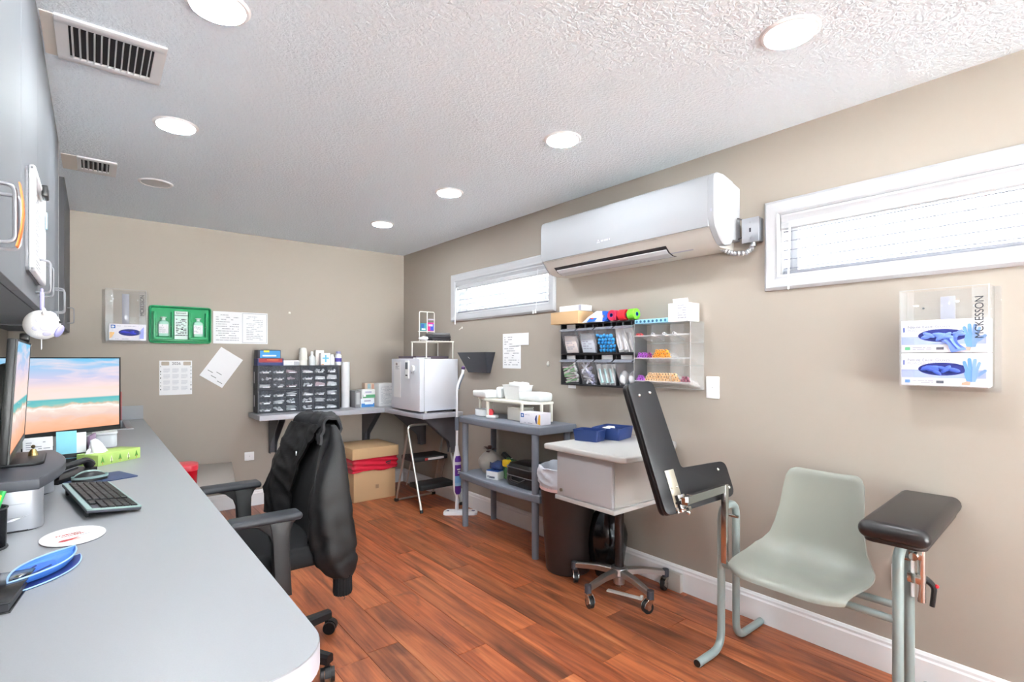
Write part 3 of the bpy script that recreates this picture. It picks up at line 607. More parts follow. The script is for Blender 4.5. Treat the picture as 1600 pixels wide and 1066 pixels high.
for k, (xx, c, hh, lb, ww) in enumerate(((-0.045, (52,170,150), 0.082, 'teal booklet standing behind the leaflets below the monitor', 0.010), (-0.028, (232,230,236), 0.080, 'white booklet standing between the teal and purple booklets', 0.012), (-0.008, (178,150,180), 0.086, 'pale purple booklet standing beside the clear tub', 0.010))):
    solo('booklet', G().box((0,0,hh/2), (ww, 0.14, hh), 0.001), M('booklet_%d' % k, c, 0.6), lb, 'booklet', (xx, 3.34, ZC), -0.15, 'booklets on the counter')
cb = thing('clear_tub', 'rounded translucent white tub behind the tissue box', 'tub', (0.045, 3.50, ZC))
part('tub', G().prism(rpoly(0.10, 0.14, 0.03), 0.068, None, 0.006), M('frosted_white', (226,230,232), 0.45), cb); part('lid', G().prism(rpoly(0.106, 0.146, 0.032), 0.012, Matrix.Translation((0,0,0.068)), 0.004), PLASTIC_W, cb)
rf = solo('red_folder', G().box((0,0,0.108), (0.10, 0.006, 0.216), 0.001), M('coral_red', (190,80,76), 0.6), 'thin coral red folder standing against the back wall behind the beach monitor', 'folder', (0.112, YB-0.026, ZC), 0)
# coaster-like oval pad with a red print
cs = thing('oval_pad', 'white oval mouse pad with a red emblem and lettering near the keyboard', 'pad', (-0.042, 1.772, ZC))
part('rubber', G().prism(ell(0.067, 0.088, 40), 0.002), M('dark_grey_plastic', (66,68,76), 0.42), cs); part('face', G().prism(ell(0.067, 0.088, 40), 0.0016, Matrix.Translation((0,0,0.002))), M('pad_white', (232,230,230), 0.6), cs)
RP = M('red_print', (186,60,58), 0.6)
Rz = Matrix.Translation((0,0,0.0037)) @ Matrix.Rotation(math.radians(19), 4, 'Z')
part('red_emblem', G().prism([(-0.020,-0.006), (-0.008,-0.012), (0.006,-0.008), (0.014,-0.002), (0.026,0.002), (0.020,0.006), (0.006,0.004), (-0.006,0.006), (-0.016,0.002)], 0.0004, Rz @ Matrix.Translation((-0.022, -0.030, 0))), RP, cs, smooth=0)
part('emblem_detail', G().prism([(-0.010,-0.003), (0.008,-0.004), (0.012,0.000), (0.000,0.002)], 0.0005, Rz @ Matrix.Translation((-0.008, -0.037, 0))), M('pale_coral_print', (226,160,140), 0.6), cs, smooth=0)
g = G(); rn = random.Random(5)
for y_, h_, x0_, x1_ in ((0.016, 0.009, -0.030, 0.022), (0.002, 0.009, -0.022, 0.026)):
    x_ = x0_
    while x_ < x1_:
        w_ = rn.uniform(0.003, 0.0055); g.bx((x_, y_, 0), (x_+0.0014, y_+h_, 0.0004)).bx((x_, y_+h_*rn.choice((0, 0.45, 0.85)), 0), (x_+w_, y_+h_*rn.choice((0.15, 0.6, 1.0)), 0.0004)); x_ += w_+0.0018
g.bm.transform(Rz); part('lettering', g, RP, cs, smooth=0, stuff=True)
g = G().bx((-0.016, -0.010, 0), (0.032, -0.0085, 0.0004)); g.bm.transform(Rz); part('lettering', g, INK, cs, smooth=0)
# blue boat-shaped holder
bt = thing('blue_pouch', 'blue pointed oval pouch with a lighter lining, beside the black notebook', 'pouch', (-0.084, 1.512, ZC), math.radians(62))
BLUM = M('bright_blue', (44,106,206), 0.45)
def lens(a, b, n=14): return [(a*(2*k/n-1), -b*(1-(2*k/n-1)**2)) for k in range(n)]+[(a*(1-2*k/n), b*(1-(1-2*k/n)**2)) for k in range(n)]
rings = [[(x_*s_, y_*s_, z) for x_, y_ in lens(0.105, 0.038)] for s_, z in ((0.80,0.006), (0.93,0.012), (1.0,0.022), (0.985,0.0225), (0.90,0.015), (0.70,0.011), (0.2,0.010))]
part('shell', G().loft(rings), M('pouch_lining', (70,128,214), 0.5), bt)
part('rim_piping', G().tube([(x_, y_, 0.0225) for x_, y_ in lens(0.105, 0.038)], 0.0018, 6, closed=True), M('pale_blue_piping', (158,194,238), 0.5), bt)
part('inner_pocket', G().prism([(x_*0.52-0.022, y_*0.78) for x_, y_ in lens(0.105, 0.038)], 0.006, Matrix.Translation((0,0,0.012)), 0.002), BLUM, bt)
for q_, y0_ in ((0.0, -0.012), (0.25, 0.010)): part('pocket_fold', G().tube([(-0.075, y0_*0.3, 0.0175), (-0.045, y0_, 0.019), (-0.005, y0_*1.3, 0.018)], 0.0022, 6, 0.02), M('navy', (26,44,110), 0.5), bt)
part('base_flap', G().prism([(x_-0.006, y_-0.013) for x_, y_ in lens(0.106, 0.036)], 0.004), M('navy', (26,44,110), 0.5), bt)
part('flap_edge', G().tube([(x_-0.006, y_-0.013, 0.003) for x_, y_ in lens(0.107, 0.037)], 0.0016, 6, closed=True), M('pale_blue_piping', (158,194,238), 0.5), bt)
part('metal_clip', G().box((-0.072, 0, 0.022), (0.022, 0.012, 0.006), 0.002), CHROME, bt)
# black notebook
nb = thing('notebook', 'glossy black notebook at the left edge of the counter', 'notebook', (-0.205, 1.415, ZC), math.radians(-7))
part('pages', G().bx((-0.10, -0.088, 0.003), (0.094, 0.088, 0.017)), M('dark_pages', (58,58,62), 0.7), nb); part('cover', G().bx((-0.104, -0.092, 0.017), (0.098, 0.092, 0.021), 0.0015).bx((-0.104, -0.092, 0), (0.098, 0.092, 0.003), 0.001).bx((-0.104, -0.092, 0.001), (-0.100, 0.092, 0.019)), M('glossy_black', (26,26,28), 0.14), nb)
# pen cup
pc = thing('pen_cup', 'dark mesh pen cup at the left edge of the counter', 'cup', (-0.208, 1.775, ZC))
part('cup', G().lathe([(0,0.002), (0.036,0.002), (0.038,0.0), (0.040,0.006), (0.042,0.098), (0.0435,0.100), (0.0415,0.100), (0.0385,0.006), (0,0.006)], 28), clear('black_mesh', (30,30,34), 0.72, 0.4, 0.5), pc)
part('rim_ring', G().tube([(0.0425*math.cos(2*PI*k/24), 0.0425*math.sin(2*PI*k/24), 0.100) for k in range(24)], 0.002, 6, closed=True), BLACK, pc); part('base_ring', G().tube([(0.041*math.cos(2*PI*k/24), 0.041*math.sin(2*PI*k/24), 0.004) for k in range(24)], 0.003, 6, closed=True), BLACK, pc)
for lb, c, a, ln, r0, cat in (('yellow highlighter leaning out of the pen cup', (214,226,40), (0.022, -0.018), 0.135, 0.0075, 'highlighter'), ('green highlighter leaning out of the pen cup', (38,168,80), (0.026, 0.008), 0.138, 0.0075, 'highlighter'), ('white marker leaning out of the pen cup', (226,222,226), (0.010, 0.024), 0.142, 0.006, 'marker'), ('purple pen standing in the pen cup', (96,70,130), (0.0, -0.006), 0.14, 0.004, 'pen'), ('red pen low inside the pen cup', (200,40,50), (0.012, 0.0), 0.11, 0.004, 'pen')):
    base = Vector((-a[0]*0.4, -a[1]*0.4, 0.008)); tip = Vector((a[0]*1.3, a[1]*1.3, ln)); d = (tip-base).normalized()
    t = thing(cat, lb, cat, (-0.208, 1.775, ZC), 0, 'pens in the desk cup')
    part('barrel', G().cyl(base, base+d*ln*0.62, r0, n=10), WHITE if cat == 'highlighter' else M('pen_'+lb[:6].strip(), c, 0.4), t); part('cap', G().cyl(base+d*ln*0.60, base+d*ln, r0*1.12, r0*0.8, 10), M('pen_'+lb[:6].strip(), c, 0.4), t)

# ================================================================== BACK WALL
# eyewash station
ew = thing('eyewash_station', 'green wall eyewash tray holding two bottles on the back wall', 'eyewash station', **BW(0.545, 1.404))
GRN = M('eyewash_green', (14,150,92), 0.4)
W, H = 0.43, 0.30
g = G(); g.prism(rpoly(W, H, 0.025, cx=0, cy=H/2), 0.012, FACE, 0.004)
rim = []
for ins, yy in ((0.0, -0.010), (0.004, -0.042), (0.012, -0.044), (0.020, -0.012)):
    rim.append([(x_, yy, z_) for x_, z_ in rpoly(W-2*ins, H-2*ins, max(0.006, 0.025-ins), cx=0, cy=H/2)])
g.loft(rim, True, False)
part('tray', g, GRN, ew)
for sx in (-1, 1):
    cx = sx*0.118
    g = G()
    for a, b in (((cx-0.070, -0.046, 0.030), (cx-0.050, -0.012, 0.250)), ((cx+0.050, -0.046, 0.030), (cx+0.066, -0.012, 0.250)), ((cx-0.070, -0.046, 0.030), (cx+0.066, -0.012, 0.052)), ((cx-0.05, -0.046, 0.052), (cx+0.05, -0.012, 0.058))): g.bx(a, b, 0.004)
    part('bottle_cradle', g, GRN, ew)
    part('hold_clip', G().box((cx-0.054, -0.036, 0.135), (0.010, 0.006, 0.014), 0.002).box((cx+0.054, -0.036, 0.135), (0.012, 0.006, 0.010), 0.002), PLASTIC_W, ew)
part('sign_holder', G().bx((-0.048, -0.030, 0.030), (0.048, -0.012, 0.262), 0.003), GRN, ew)
sg = part('instruction_sign', G().bx((-0.045, -0.033, 0.034), (0.045, -0.030, 0.258)), M('sign_pale_green', (214,232,226), 0.5), ew)
text('lettering', 'Eyewash', 0.020, DARKINK, sg, (0, -0.0334, 0.238), align='CENTER')
part('printed_text', G().strips(-0.036, 0.036, 0.06, 0.20, 11, -0.0334, 21).quad((-0.045,-0.0334,0.222), (0.045,-0.0334,0.222), (0.045,-0.0334,0.226), (-0.045,-0.0334,0.226)).quad((-0.045,-0.0334,0.062), (0.045,-0.0334,0.062), (0.045,-0.0334,0.066), (-0.045,-0.0334,0.066)).box((0.006,-0.0336,0.115), (0.012,0.001,0.012)), DARKINK, sg, smooth=0)
for sx, lb in ((-1, 'left eyewash bottle in the green wall tray'), (1, 'right eyewash bottle in the green wall tray')):
    b = thing('eyewash_bottle', lb, 'bottle', (0.545+sx*0.118, YB-0.029, 1.404+0.058), 0, 'eyewash bottles')
    bb = part('bottle', G().loft([[(x_*k, y_*k, z) for x_, y_ in rpoly(0.072, 0.034, 0.014)] for k, z in ((0.9,0), (1,0.005), (1,0.100), (0.85,0.114), (0.4,0.122), (0.4,0.126))]), M('bottle_pale_green', (160,208,190), 0.25), b)
    part('paper_label', G().bx((-0.033, -0.0185, 0.020), (0.030, -0.0172, 0.092)), PAPER, bb); part('printed_text', G().strips(-0.03, 0.012, 0.025, 0.088, 8, -0.0188, 8+sx).quad((0.016,-0.0188,0.022), (0.0175,-0.0188,0.022), (0.0175,-0.0188,0.09), (0.016,-0.0188,0.09)), INK, bb, smooth=0)
    part('cap', G().lathe([(0,0.126), (0.013,0.126), (0.012,0.140), (0.021,0.144), (0.021,0.150), (0,0.152)], 18), M('cap_mint', (222,240,232), 0.4), b)
# papers on the back wall
def sheet(label, cat, fr, w_, h, n, seed, rot=0, extra=None, col=PAPER, name='paper_sheet', margins=(0.02, 0.02)):
    t = thing(name, label, cat, fr['loc'], fr['rz'])
    t.rotation_euler = (0, rot, fr['rz'])
    part('sheet', G().bx((-w_/2, -0.0022, -h/2), (w_/2, -0.0006, h/2)), col, t, smooth=0)
    if n: part('printed_text', G().strips(-w_/2+margins[0], w_/2-margins[0], -h/2+margins[1], h/2-margins[1], n, -0.0026, seed, 0.3), INK, t, smooth=0)
    if extra: extra(t)
    return t
sheet('wide printed form taped beside the green eyewash station', 'paper', BW(0.882, 1.546), 0.213, 0.272, 12, 31)
def border(t):
    g = G(); w_, h = 0.196, 0.255
    for a, b in (((-w_/2, -0.0028, -h/2), (w_/2, -0.0024, -h/2+0.003)), ((-w_/2, -0.0028, h/2-0.003), (w_/2, -0.0024, h/2)), ((-w_/2, -0.0028, -h/2), (-w_/2+0.003, -0.0024, h/2)), ((w_/2-0.003, -0.0028, -h/2), (w_/2, -0.0024, h/2))): g.bx(a, b)
    part('border_print', g, INK, t, smooth=0)
sheet('framed-border certificate sheet right of the wide printed form', 'paper', BW(1.094, 1.547), 0.211, 0.272, 14, 32, extra=border, margins=(0.04, 0.03))
def marks(t):
    g = G()
    for x_, z_ in ((-0.075,-0.075), (-0.01,-0.055), (-0.03,-0.10), (0.035,-0.115)): g.bx((x_, -0.0030, z_), (x_+0.045, -0.0024, z_+0.004))
    part('signature_line', g, DARKINK, t, smooth=0)
sheet('white clipped form hung askew under the certificate sheet', 'paper', dict(loc=(0.838, YB-0.001, 1.208), rz=0), 0.200, 0.285, 0, 33, rot=math.radians(34), extra=marks)
def cal(t):
    text('lettering', '2026', 0.030, DARKINK, t, (0.002, -0.003, 0.104), align='CENTER')
    for sx in (-0.072, 0.076): part('tape_piece', G().prism(rpoly(0.052, 0.030, 0.006, cx=sx, cy=0.114), 0.0008, Matrix.Translation((0,-0.0024,0)) @ FACE), M('tan_tape', (176,164,150), 0.7), t)
    g = G()
    for c in range(3):
        for r_ in range(4):
            for q in range(5): g.bx((-0.085+c*0.060, -0.0028, 0.072-r_*0.048-q*0.0068), (-0.085+c*0.060+0.044-0.010*(q == 4), -0.0024, 0.074-r_*0.048-q*0.0068))
    part('month_grids', g, M('pale_ink', (180,182,192), 0.8), t, smooth=0, stuff=True)
    g = G(); rn = random.Random(2)
    for sx in (-0.103, 0.103):
        for k in range(7): g.box((sx, -0.0027, 0.085-k*0.030+rn.uniform(-.006,.006)), (0.006, 0.0006, rn.choice((0.004, 0.010, 0.006))))
    part('margin_print', g, DARKINK, t, smooth=0)
sheet('2026 wall calendar taped up with tan tape above the desk', 'calendar', BW(0.513, 1.129), 0.222, 0.275, 0, 0, extra=cal, name='wall_calendar')
def plate(name, label, fr, w_, h, kind):
    t = thing(name, label, 'wall plate', **fr)
    part('cover_plate', G().prism(rpoly(w_, h, 0.004), 0.006, FACE, 0.002), PLASTIC_W, t)
    if kind == 'outlet':
        for z in (-0.02, 0.02): part('socket', G().prism(rpoly(0.030, 0.026, 0.008, cy=z), 0.0075, FACE, 0.001), WHITE, t)
    if kind == 'outlet2':
        for x_ in (-0.018, 0.018): part('socket', G().prism(rpoly(0.026, 0.034, 0.008, cx=x_), 0.0075, FACE, 0.001), WHITE, t)
    part('screw', G().cyl((0,-0.006,0), (0,-0.0075,0), 0.003, n=8), STEEL, t)
    return t
plate('wall_outlet', 'small white outlet plate low on the back wall', BW(1.051, 0.433), 0.076, 0.074, 'outlet2')
plate('wall_outlet', 'white outlet plate low on the right wall behind the drawing chair', RW(0.632, 0.39), 0.070, 0.115, 'outlet')
plate('blank_wall_plate', 'blank white wall plate right of the clear tube rack', RW(1.449, 1.13), 0.074, 0.116, 'blank')

# ---- clear glove box dispensers and glove boxes
def dispenser(label, fr, w_, h, d, brand):
    t = thing('glove_dispenser', label, 'dispenser', group='acrylic glove dispensers', **fr)
    part('back_panel', G().bx((-w_/2-0.02, -0.004, -0.02), (w_/2+0.02, -0.0005, h), 0.001), ACRYL, t)
    for s_ in (-1, 1): part('side_panel', G().bx((s_*w_/2-0.002, -d, 0), (s_*w_/2+0.002, -0.004, h), 0.0005), ACRYL, t)
    part('base_panel', G().bx((-w_/2, -d, -0.004), (w_/2, -0.004, 0)), ACRYL, t)
    part('front_strip', G().bx((-w_/2, -d-0.003, 0), (-w_/2+0.045, -d, h)).bx((w_/2-0.045, -d-0.003, 0), (w_/2, -d, h)), ACRYL, t)
    part('spacer_strip', G().bx((-0.022, -0.010, h*0.30), (0.022, -0.004, h*0.93), 0.001), clear('frosted_strip', (206,208,222), 0.5), t)
    for s_ in (-1, 1): part('screw', G().cyl((s_*0.075, -0.004, h*0.82), (s_*0.075, -0.008, h*0.82), 0.004, n=10), STEEL, t)
    for a, b in (((-w_/2, -d-0.0045, h-0.0025), (w_/2, -d, h)), ((w_/2-0.0015, -d-0.0045, 0), (w_/2+0.0015, -d, h))): part('edge_highlight', G().bx(a, b), clear('acrylic_edge', (250,250,250), 0.42), t)
    text('lettering', brand, 0.034*h/0.365, DARKINK, t, (w_/2-0.014, -d-0.0036, 0.175 if h < 0.37 else 0.19), (PI/2, -PI/2, 0), sx=0.86)
    return t
HANDBLUE = M('hand_blue', (104,150,206), 0.55)
def hand_print(parent, cx, cz, s_, y):
    g = G()
    g.prism([(cx+s_*a, cz+s_*b) for a, b in ((-0.30,-0.95), (0.25,-0.95), (0.42,-0.35), (0.40,0.10), (-0.38,0.12), (-0.46,-0.35))], 0.0004, Matrix.Translation((0,y,0)) @ FACE)
    for bx_, bz, ang, ln, r_ in ((-0.30,0.05,14,0.62,0.115), (-0.08,0.08,4,0.80,0.12), (0.14,0.08,-6,0.76,0.12), (0.32,0.0,-16,0.60,0.105), (0.36,-0.45,-48,0.62,0.12)):
        a = math.radians(ang); dx, dz = -math.sin(a), math.cos(a); px, pz = dz, -dx
        o = [(bx_-px*r_, bz-pz*r_), (bx_+px*r_, bz+pz*r_)]+[(bx_+dx*ln+r_*(px*math.cos(q)+dx*math.sin(q)), bz+dz*ln+r_*(pz*math.cos(q)+dz*math.sin(q))) for q in [PI*k/6 for k in range(7)]]
        g.prism([(cx+s_*u, cz+s_*v) for u, v in o], 0.0004+0.0001*ang/50, Matrix.Translation((0,y,0)) @ FACE)
    part('hand_print', g, HANDBLUE, parent, smooth=0)
    part('wrist_print', G().prism([(cx+s_*a, cz+s_*b) for a, b in ((-0.62,-1.22), (-0.1,-1.22), (-0.05,-0.95), (-0.30,-0.92), (-0.6,-1.05))], 0.0005, Matrix.Translation((0,y,0)) @ FACE), M('skin_print', (206,170,150), 0.7), parent, smooth=0)
def glove_box(label, loc, rz, size_col, seed, pulled):
    w_, d, h = 0.250, 0.085, 0.122
    t = thing('glove_box', label, 'glove box', loc, rz, 'nitrile glove boxes in the right dispenser')
    part('carton', G().bx((-w_/2, -d, 0), (w_/2, 0, h), 0.0015), M('carton_white', (234,234,240), 0.6), t)
    y = -d-0.0006
    text('lettering', 'Nitrile Exam Gloves', 0.0155, M('print_grey_blue', (120,122,140), 0.7), t, (-w_/2+0.020, y, h-0.030))
    text('lettering', 'POWDER-FREE', 0.0135, M('print_light', (168,168,184), 0.7), t, (-w_/2+0.020, y, h-0.043))
    part('blue_band', G().bx((-w_/2+0.001, y-0.0003, 0.030), (w_/2-0.004, y+0.0004, 0.060)), M('lavender_band', (160,172,222), 0.6), t)
    part('accent_mark', G().bx((-w_/2+0.006, y-0.0003, h-0.044), (-w_/2+0.011, y+0.0004, h-0.026)), BLUEGL, t)
    op = part('opening', G().prism(ell(0.072, 0.024, 32, 0.0, 0.063), 0.0012, Matrix.Translation((0,y+0.0008,0)) @ FACE), M('opening_navy', (36,44,120), 0.7), t)
    rn = random.Random(seed); g = G()
    for k in range(9):
        a = rn.uniform(-1, 1)*0.048; c = (a, y-0.001, 0.060+rn.uniform(-0.008, 0.008))
        g.sph(c, 0.020, (1.0, 0.22, 0.40), 12, Matrix.Rotation(rn.uniform(-0.9, 0.9), 4, 'Y'))
    part('gloves', g, BLUEGL if seed % 2 else M('glove_light_blue', (106,134,226), 0.55), t, stuff=True)
    if pulled: part('pulled_glove', G().loft([[(0.022+0.012*k+dx, y-0.006-0.004*math.sin(dx*420+k), 0.046-0.019*k+dx*0.25) for dx in [v_*(0.024, 0.017, 0.014, 0.018, 0.021, 0.020)[i_] for v_ in (-1, -0.6, -0.25, 0.1, 0.5, 1)]] for i_, k in enumerate((-0.2, 0.4, 0.9, 1.4, 1.9, 2.2))], closed=False), M('glove_light_blue', (106,134,226), 0.55), t)
    hand_print(t, 0.082, 0.060, 0.044, y-0.0012)
    part('size_mark', G().bx((-w_/2+0.012, y-0.0003, 0.010), (-w_/2+0.028, y+0.0004, 0.021)), M('size_'+size_col, (60,170,110) if size_col == 'green' else (40,120,190), 0.6), t)
    part('count_mark', G().bx((-0.018, y-0.0003, 0.010), (0.004, y+0.0004, 0.020)), M('print_dark_grey', (90,92,104), 0.7), t)
    part('printed_text', G().strips(-w_/2+0.036, -0.026, 0.009, 0.022, 2, y-0.0001, seed), M('print_light', (168,168,184), 0.7), t, smooth=0)
    return t
dispenser('large clear acrylic glove dispenser holding two boxes below the near window', RW(0.487, 1.178), 0.258, 0.365, 0.094, 'MCKESSON')
glove_box('upper blue and white glove box with a glove pulled out, in the right dispenser', (XR-0.0055, 0.487, 1.304), -PI/2, 'green', 2, True)
glove_box('lower blue and white glove box, in the bottom of the right dispenser', (XR-0.0055, 0.487, 1.1795), -PI/2, 'blue', 3, False)
dispenser('clear acrylic glove dispenser with one box left of the green eyewash station', BW(0.188, 1.418), 0.246, 0.385, 0.094, 'MCKESSON')
MARK = M('medical_blue', (36,92,170), 0.6)
def blue_box(label, loc, rz, w_, h, d=0.085, oval=True, name='glove_box'):
    t = thing(name, label, 'glove box', loc, rz)
    part('carton', G().bx((-w_/2, -d, 0), (w_/2, 0, h), 0.0015), M('carton_pinkish', (232,228,236), 0.6), t); y = -d-0.0006
    part('corner_emblem', G().prism(rpoly(0.028, 0.026, 0.003, cx=-w_/2+0.024, cy=h-0.021), 0.0006, Matrix.Translation((0,y+0.0003,0)) @ FACE), MARK, t)
    part('white_cross', G().box((-w_/2+0.024, y-0.0004, h-0.021), (0.016, 0.0006, 0.005)).box((-w_/2+0.024, y-0.0004, h-0.021), (0.005, 0.0006, 0.016)), WHITE, t, smooth=0)
    part('orange_corner', G().prism([(-w_/2+0.004, 0.012), (-w_/2+0.018, 0.022), (-w_/2+0.032, 0.055), (-w_/2+0.030, 0.058), (-w_/2+0.004, 0.060)] if oval else [(w_/2-0.030, 0.008), (w_/2-0.004, 0.004), (w_/2-0.004, h-0.012), (w_/2-0.016, h-0.006)], 0.0006, Matrix.Translation((0,y+0.0003,0)) @ FACE), M('amber_print', (236,176,66), 0.6), t, smooth=0)
    if oval:
        part('opening', G().prism(ell(0.068, 0.026, 28, 0.012, h*0.48), 0.001, Matrix.Translation((0,y+0.0006,0)) @ FACE), M('opening_navy', (36,44,120), 0.7), t)
        g = G(); rn = random.Random(1)
        for k in range(6): g.sph((0.012+rn.uniform(-0.04,0.04), y-0.001, h*0.48+rn.uniform(-0.006,0.006)), 0.018, (1.1,0.2,0.4), 10, Matrix.Rotation(rn.uniform(-0.6,0.6), 4, 'Y'))
        part('gloves', g, M('cobalt', (44,54,190), 0.5), t, stuff=True)
        part('blue_print', G().prism([(0.072, 0.012), (0.098, 0.012), (0.098, h*0.85), (0.070, h*0.55)], 0.0006, Matrix.Translation((0,y+0.0004,0)) @ FACE), M('periwinkle', (110,118,206), 0.6), t, smooth=0)
    else:
        part('blue_print', G().prism([(w_/2-0.052, h*0.5), (w_/2-0.042, h*0.8), (w_/2-0.034, h*0.85), (w_/2-0.034, h*0.1), (w_/2-0.042, h*0.14)], 0.0006, Matrix.Translation((0,y+0.0004,0)) @ FACE), M('navy_print', (44,54,120), 0.6), t, smooth=0)
    part('printed_text', G().strips(-w_/2+0.045, w_/2-0.10 if not oval else 0.05, h-0.020, h-0.012, 1, y-0.0001, 6).strips(-w_/2+0.02, 0.03, 0.006, 0.014, 1, y-0.0001, 7), M('print_light', (168,168,184), 0.7), t, smooth=0)
    return t
blue_box('white glove box with a blue oval opening in the left dispenser', (0.198, YB-0.0055, 1.4205), 0, 0.225, 0.122)

# ---- L-shaped wall shelf
ZS = 0.815; SHM = M('shelf_laminate', (172,172,180), 0.4, var=0.05, vscale=60)
sf = thing('wall_shelf', 'grey laminate L-shaped wall shelf across the back corner', 'shelf', (0,0,ZS))
part('shelf_board', G().bx((1.044, 4.545, -0.040), (2.13, YB-0.001, 0), 0.002), SHM, sf)
part('shelf_board', G().bx((2.1305, 3.815, -0.040), (XR-0.001, YB-0.001, 0), 0.002), SHM, sf)
BRK = M('bracket_grey', (84,82,88), 0.5)
def bracket(p, d, h=0.33, dep=0.32):
    """wall bracket: upright plate and sloping web; d = direction out of the wall"""
    p = Vector(p); d = Vector(d); s_ = Vector((-d.y, d.x, 0)); g = G()
    o = [(0,0), (dep,0), (dep,-0.018), (0.075,-h+0.10), (0.060,-h+0.035), (0.060,-h), (0,-h)]
    for k in (-0.028, 0.024): g.loft([[p+s_*(k+e)+d*u+Vector((0,0,v)) for u, v in o] for e in (0, 0.004)])
    g.loft([[p+s_*k+d*u+Vector((0,0,v)) for u, v in ((0,0), (0.005,0), (0.005,-h), (0,-h))] for k in (-0.028, 0.028)])
    g.loft([[p+s_*k+d*u+Vector((0,0,v)) for u, v in ((0,0), (dep,0), (dep,-0.005), (0,-0.005))] for k in (-0.028, 0.028)])
    return g
for p, d in (((1.235, YB-0.001, -0.0405), (0,-1,0)), ((2.10, YB-0.001, -0.0405), (0,-1,0)), ((XR-0.001, 4.50, -0.0405), (-1,0,0)), ((XR-0.001, 3.95, -0.0405), (-1,0,0))):
    part('bracket', bracket(p, d), BRK, sf)

# ---- four drawer cabinets stacked two by two on the shelf
DCAB = M('drawer_cabinet_dark', (58,60,68), 0.5)
DRW = clear('smoky_drawer', (140,146,160), 0.16, 0.1)
SW, SH_, SD = 0.350, 0.202, 0.16
def drawer_cabinet(label, loc, seed):
    t = thing('drawer_cabinet', label, 'drawer cabinet', loc, 0, 'small parts drawer cabinets'); rn = random.Random(seed)
    g = G(); e = 0.008
    for a, b in (((-SW/2, -SD, 0), (-SW/2+0.014, 0, SH_)), ((SW/2-0.014, -SD, 0), (SW/2, 0, SH_)), ((-SW/2, -SD, 0), (SW/2, 0, e)), ((-SW/2, -SD, SH_-e), (SW/2, 0, SH_)), ((-SW/2, -0.004, 0), (SW/2, 0, SH_))): g.bx(a, b, 0.001, 1)
    iw, ih = SW-0.028, SH_-2*e
    for k in (1, 2):
        g.bx((-iw/2+iw*k/3-0.0025, -SD+0.002, e), (-iw/2+iw*k/3+0.0025, -0.004, SH_-e)); g.bx((-iw/2, -SD+0.004, e+ih*k/3-0.002), (iw/2, -0.004, e+ih*k/3+0.002))
    part('housing', g, DCAB, t)
    part('side_label', G().bx((-SW/2-0.001, -0.05, 0.05), (-SW/2, -0.03, 0.15)), PAPER, t)
    for r_ in range(3):
        for c in range(3):
            x0 = -iw/2+iw*c/3+0.004; x1 = x0+iw/3-0.008; z0 = e+ih*r_/3+0.003; z1 = z0+ih/3-0.007
            d = part('drawer', G().bx((x0, -SD-0.002, z0), (x1, -SD+0.0005, z1), 0.0006, 1).bx((x0, -SD, z0), (x1, -0.02, z0+0.002)), DRW, t, smooth=0)
            part('drawer_pull', G().bx((x0+0.004, -SD-0.010, z1-0.006), (x1-0.004, -SD-0.002, z1-0.001), 0.001, 1), clear('drawer_lip', (150,154,166), 0.35), d)
            if rn.random() < 0.85: part('drawer_label', G().bx((x0+0.02+rn.uniform(0,0.02), -SD-0.0032, z0+0.003), (x1-0.02-rn.uniform(0,0.01), -SD-0.0022, z0+0.012)), PAPER, d)
            g = G(); kd = rn.randrange(4); hh = rn.uniform(0.4, 0.85)*(z1-z0)
            if kd == 0: g.loft([[(x0+0.004, -SD+0.012+q, z0+0.003), (x1-0.004, -SD+0.012+q, z0+0.003), (x1-0.008, -SD+0.012+q, z0+hh*rn.uniform(0.5,1)), (x0+0.02, -SD+0.012+q, z0+hh), (x0+0.006, -SD+0.012+q, z0+hh*rn.uniform(0.3,0.7))] for q in (0, 0.10)])
            elif kd == 1:
                for q in range(4): g.box(((x0+x1)/2+rn.uniform(-.01,.01), -SD+0.05, z0+0.005+q*hh/4), (x1-x0-0.02, 0.06, 0.006), 0.001, 1, Matrix.Rotation(rn.uniform(-.15,.15), 4, 'Y'))
            elif kd == 2:
                for q in range(6): g.cyl((x0+0.012+q*0.0145, -SD+0.012, z0+0.008+(q % 2)*0.010), (x0+0.012+q*0.0145, -SD+0.09, z0+0.010), 0.006, n=8)
            else:
                for q in range(7): g.box((rn.uniform(x0+0.012, x1-0.012), -SD+0.03, z0+0.008+rn.random()*hh*0.6), (0.020, 0.012, 0.012), 0.001, 1, Matrix.Rotation(rn.uniform(-1,1), 4, 'Y'))
            part('drawer_contents', g, M('supply_white', (240,240,244), 0.7) if rn.random() < 0.85 else M('supply_pink', (226,196,204), 0.7), d, stuff=True)
    return t
cx0 = 1.255
for i, (dx, dz, lb) in enumerate(((0, 0, 'lower left of the four nine-drawer cabinets on the back shelf'), (1, 0, 'lower right of the four nine-drawer cabinets on the back shelf'), (0, 1, 'upper left of the four nine-drawer cabinets, below the red and blue boxes'), (1, 1, 'upper right of the four nine-drawer cabinets, below the white spray bottle'))):
    drawer_cabinet(lb, (cx0+dx*(SW+0.003), YB-0.012, ZS+0.001+dz*(SH_+0.001)), 40+i)
zt = ZS+2*SH_+0.003
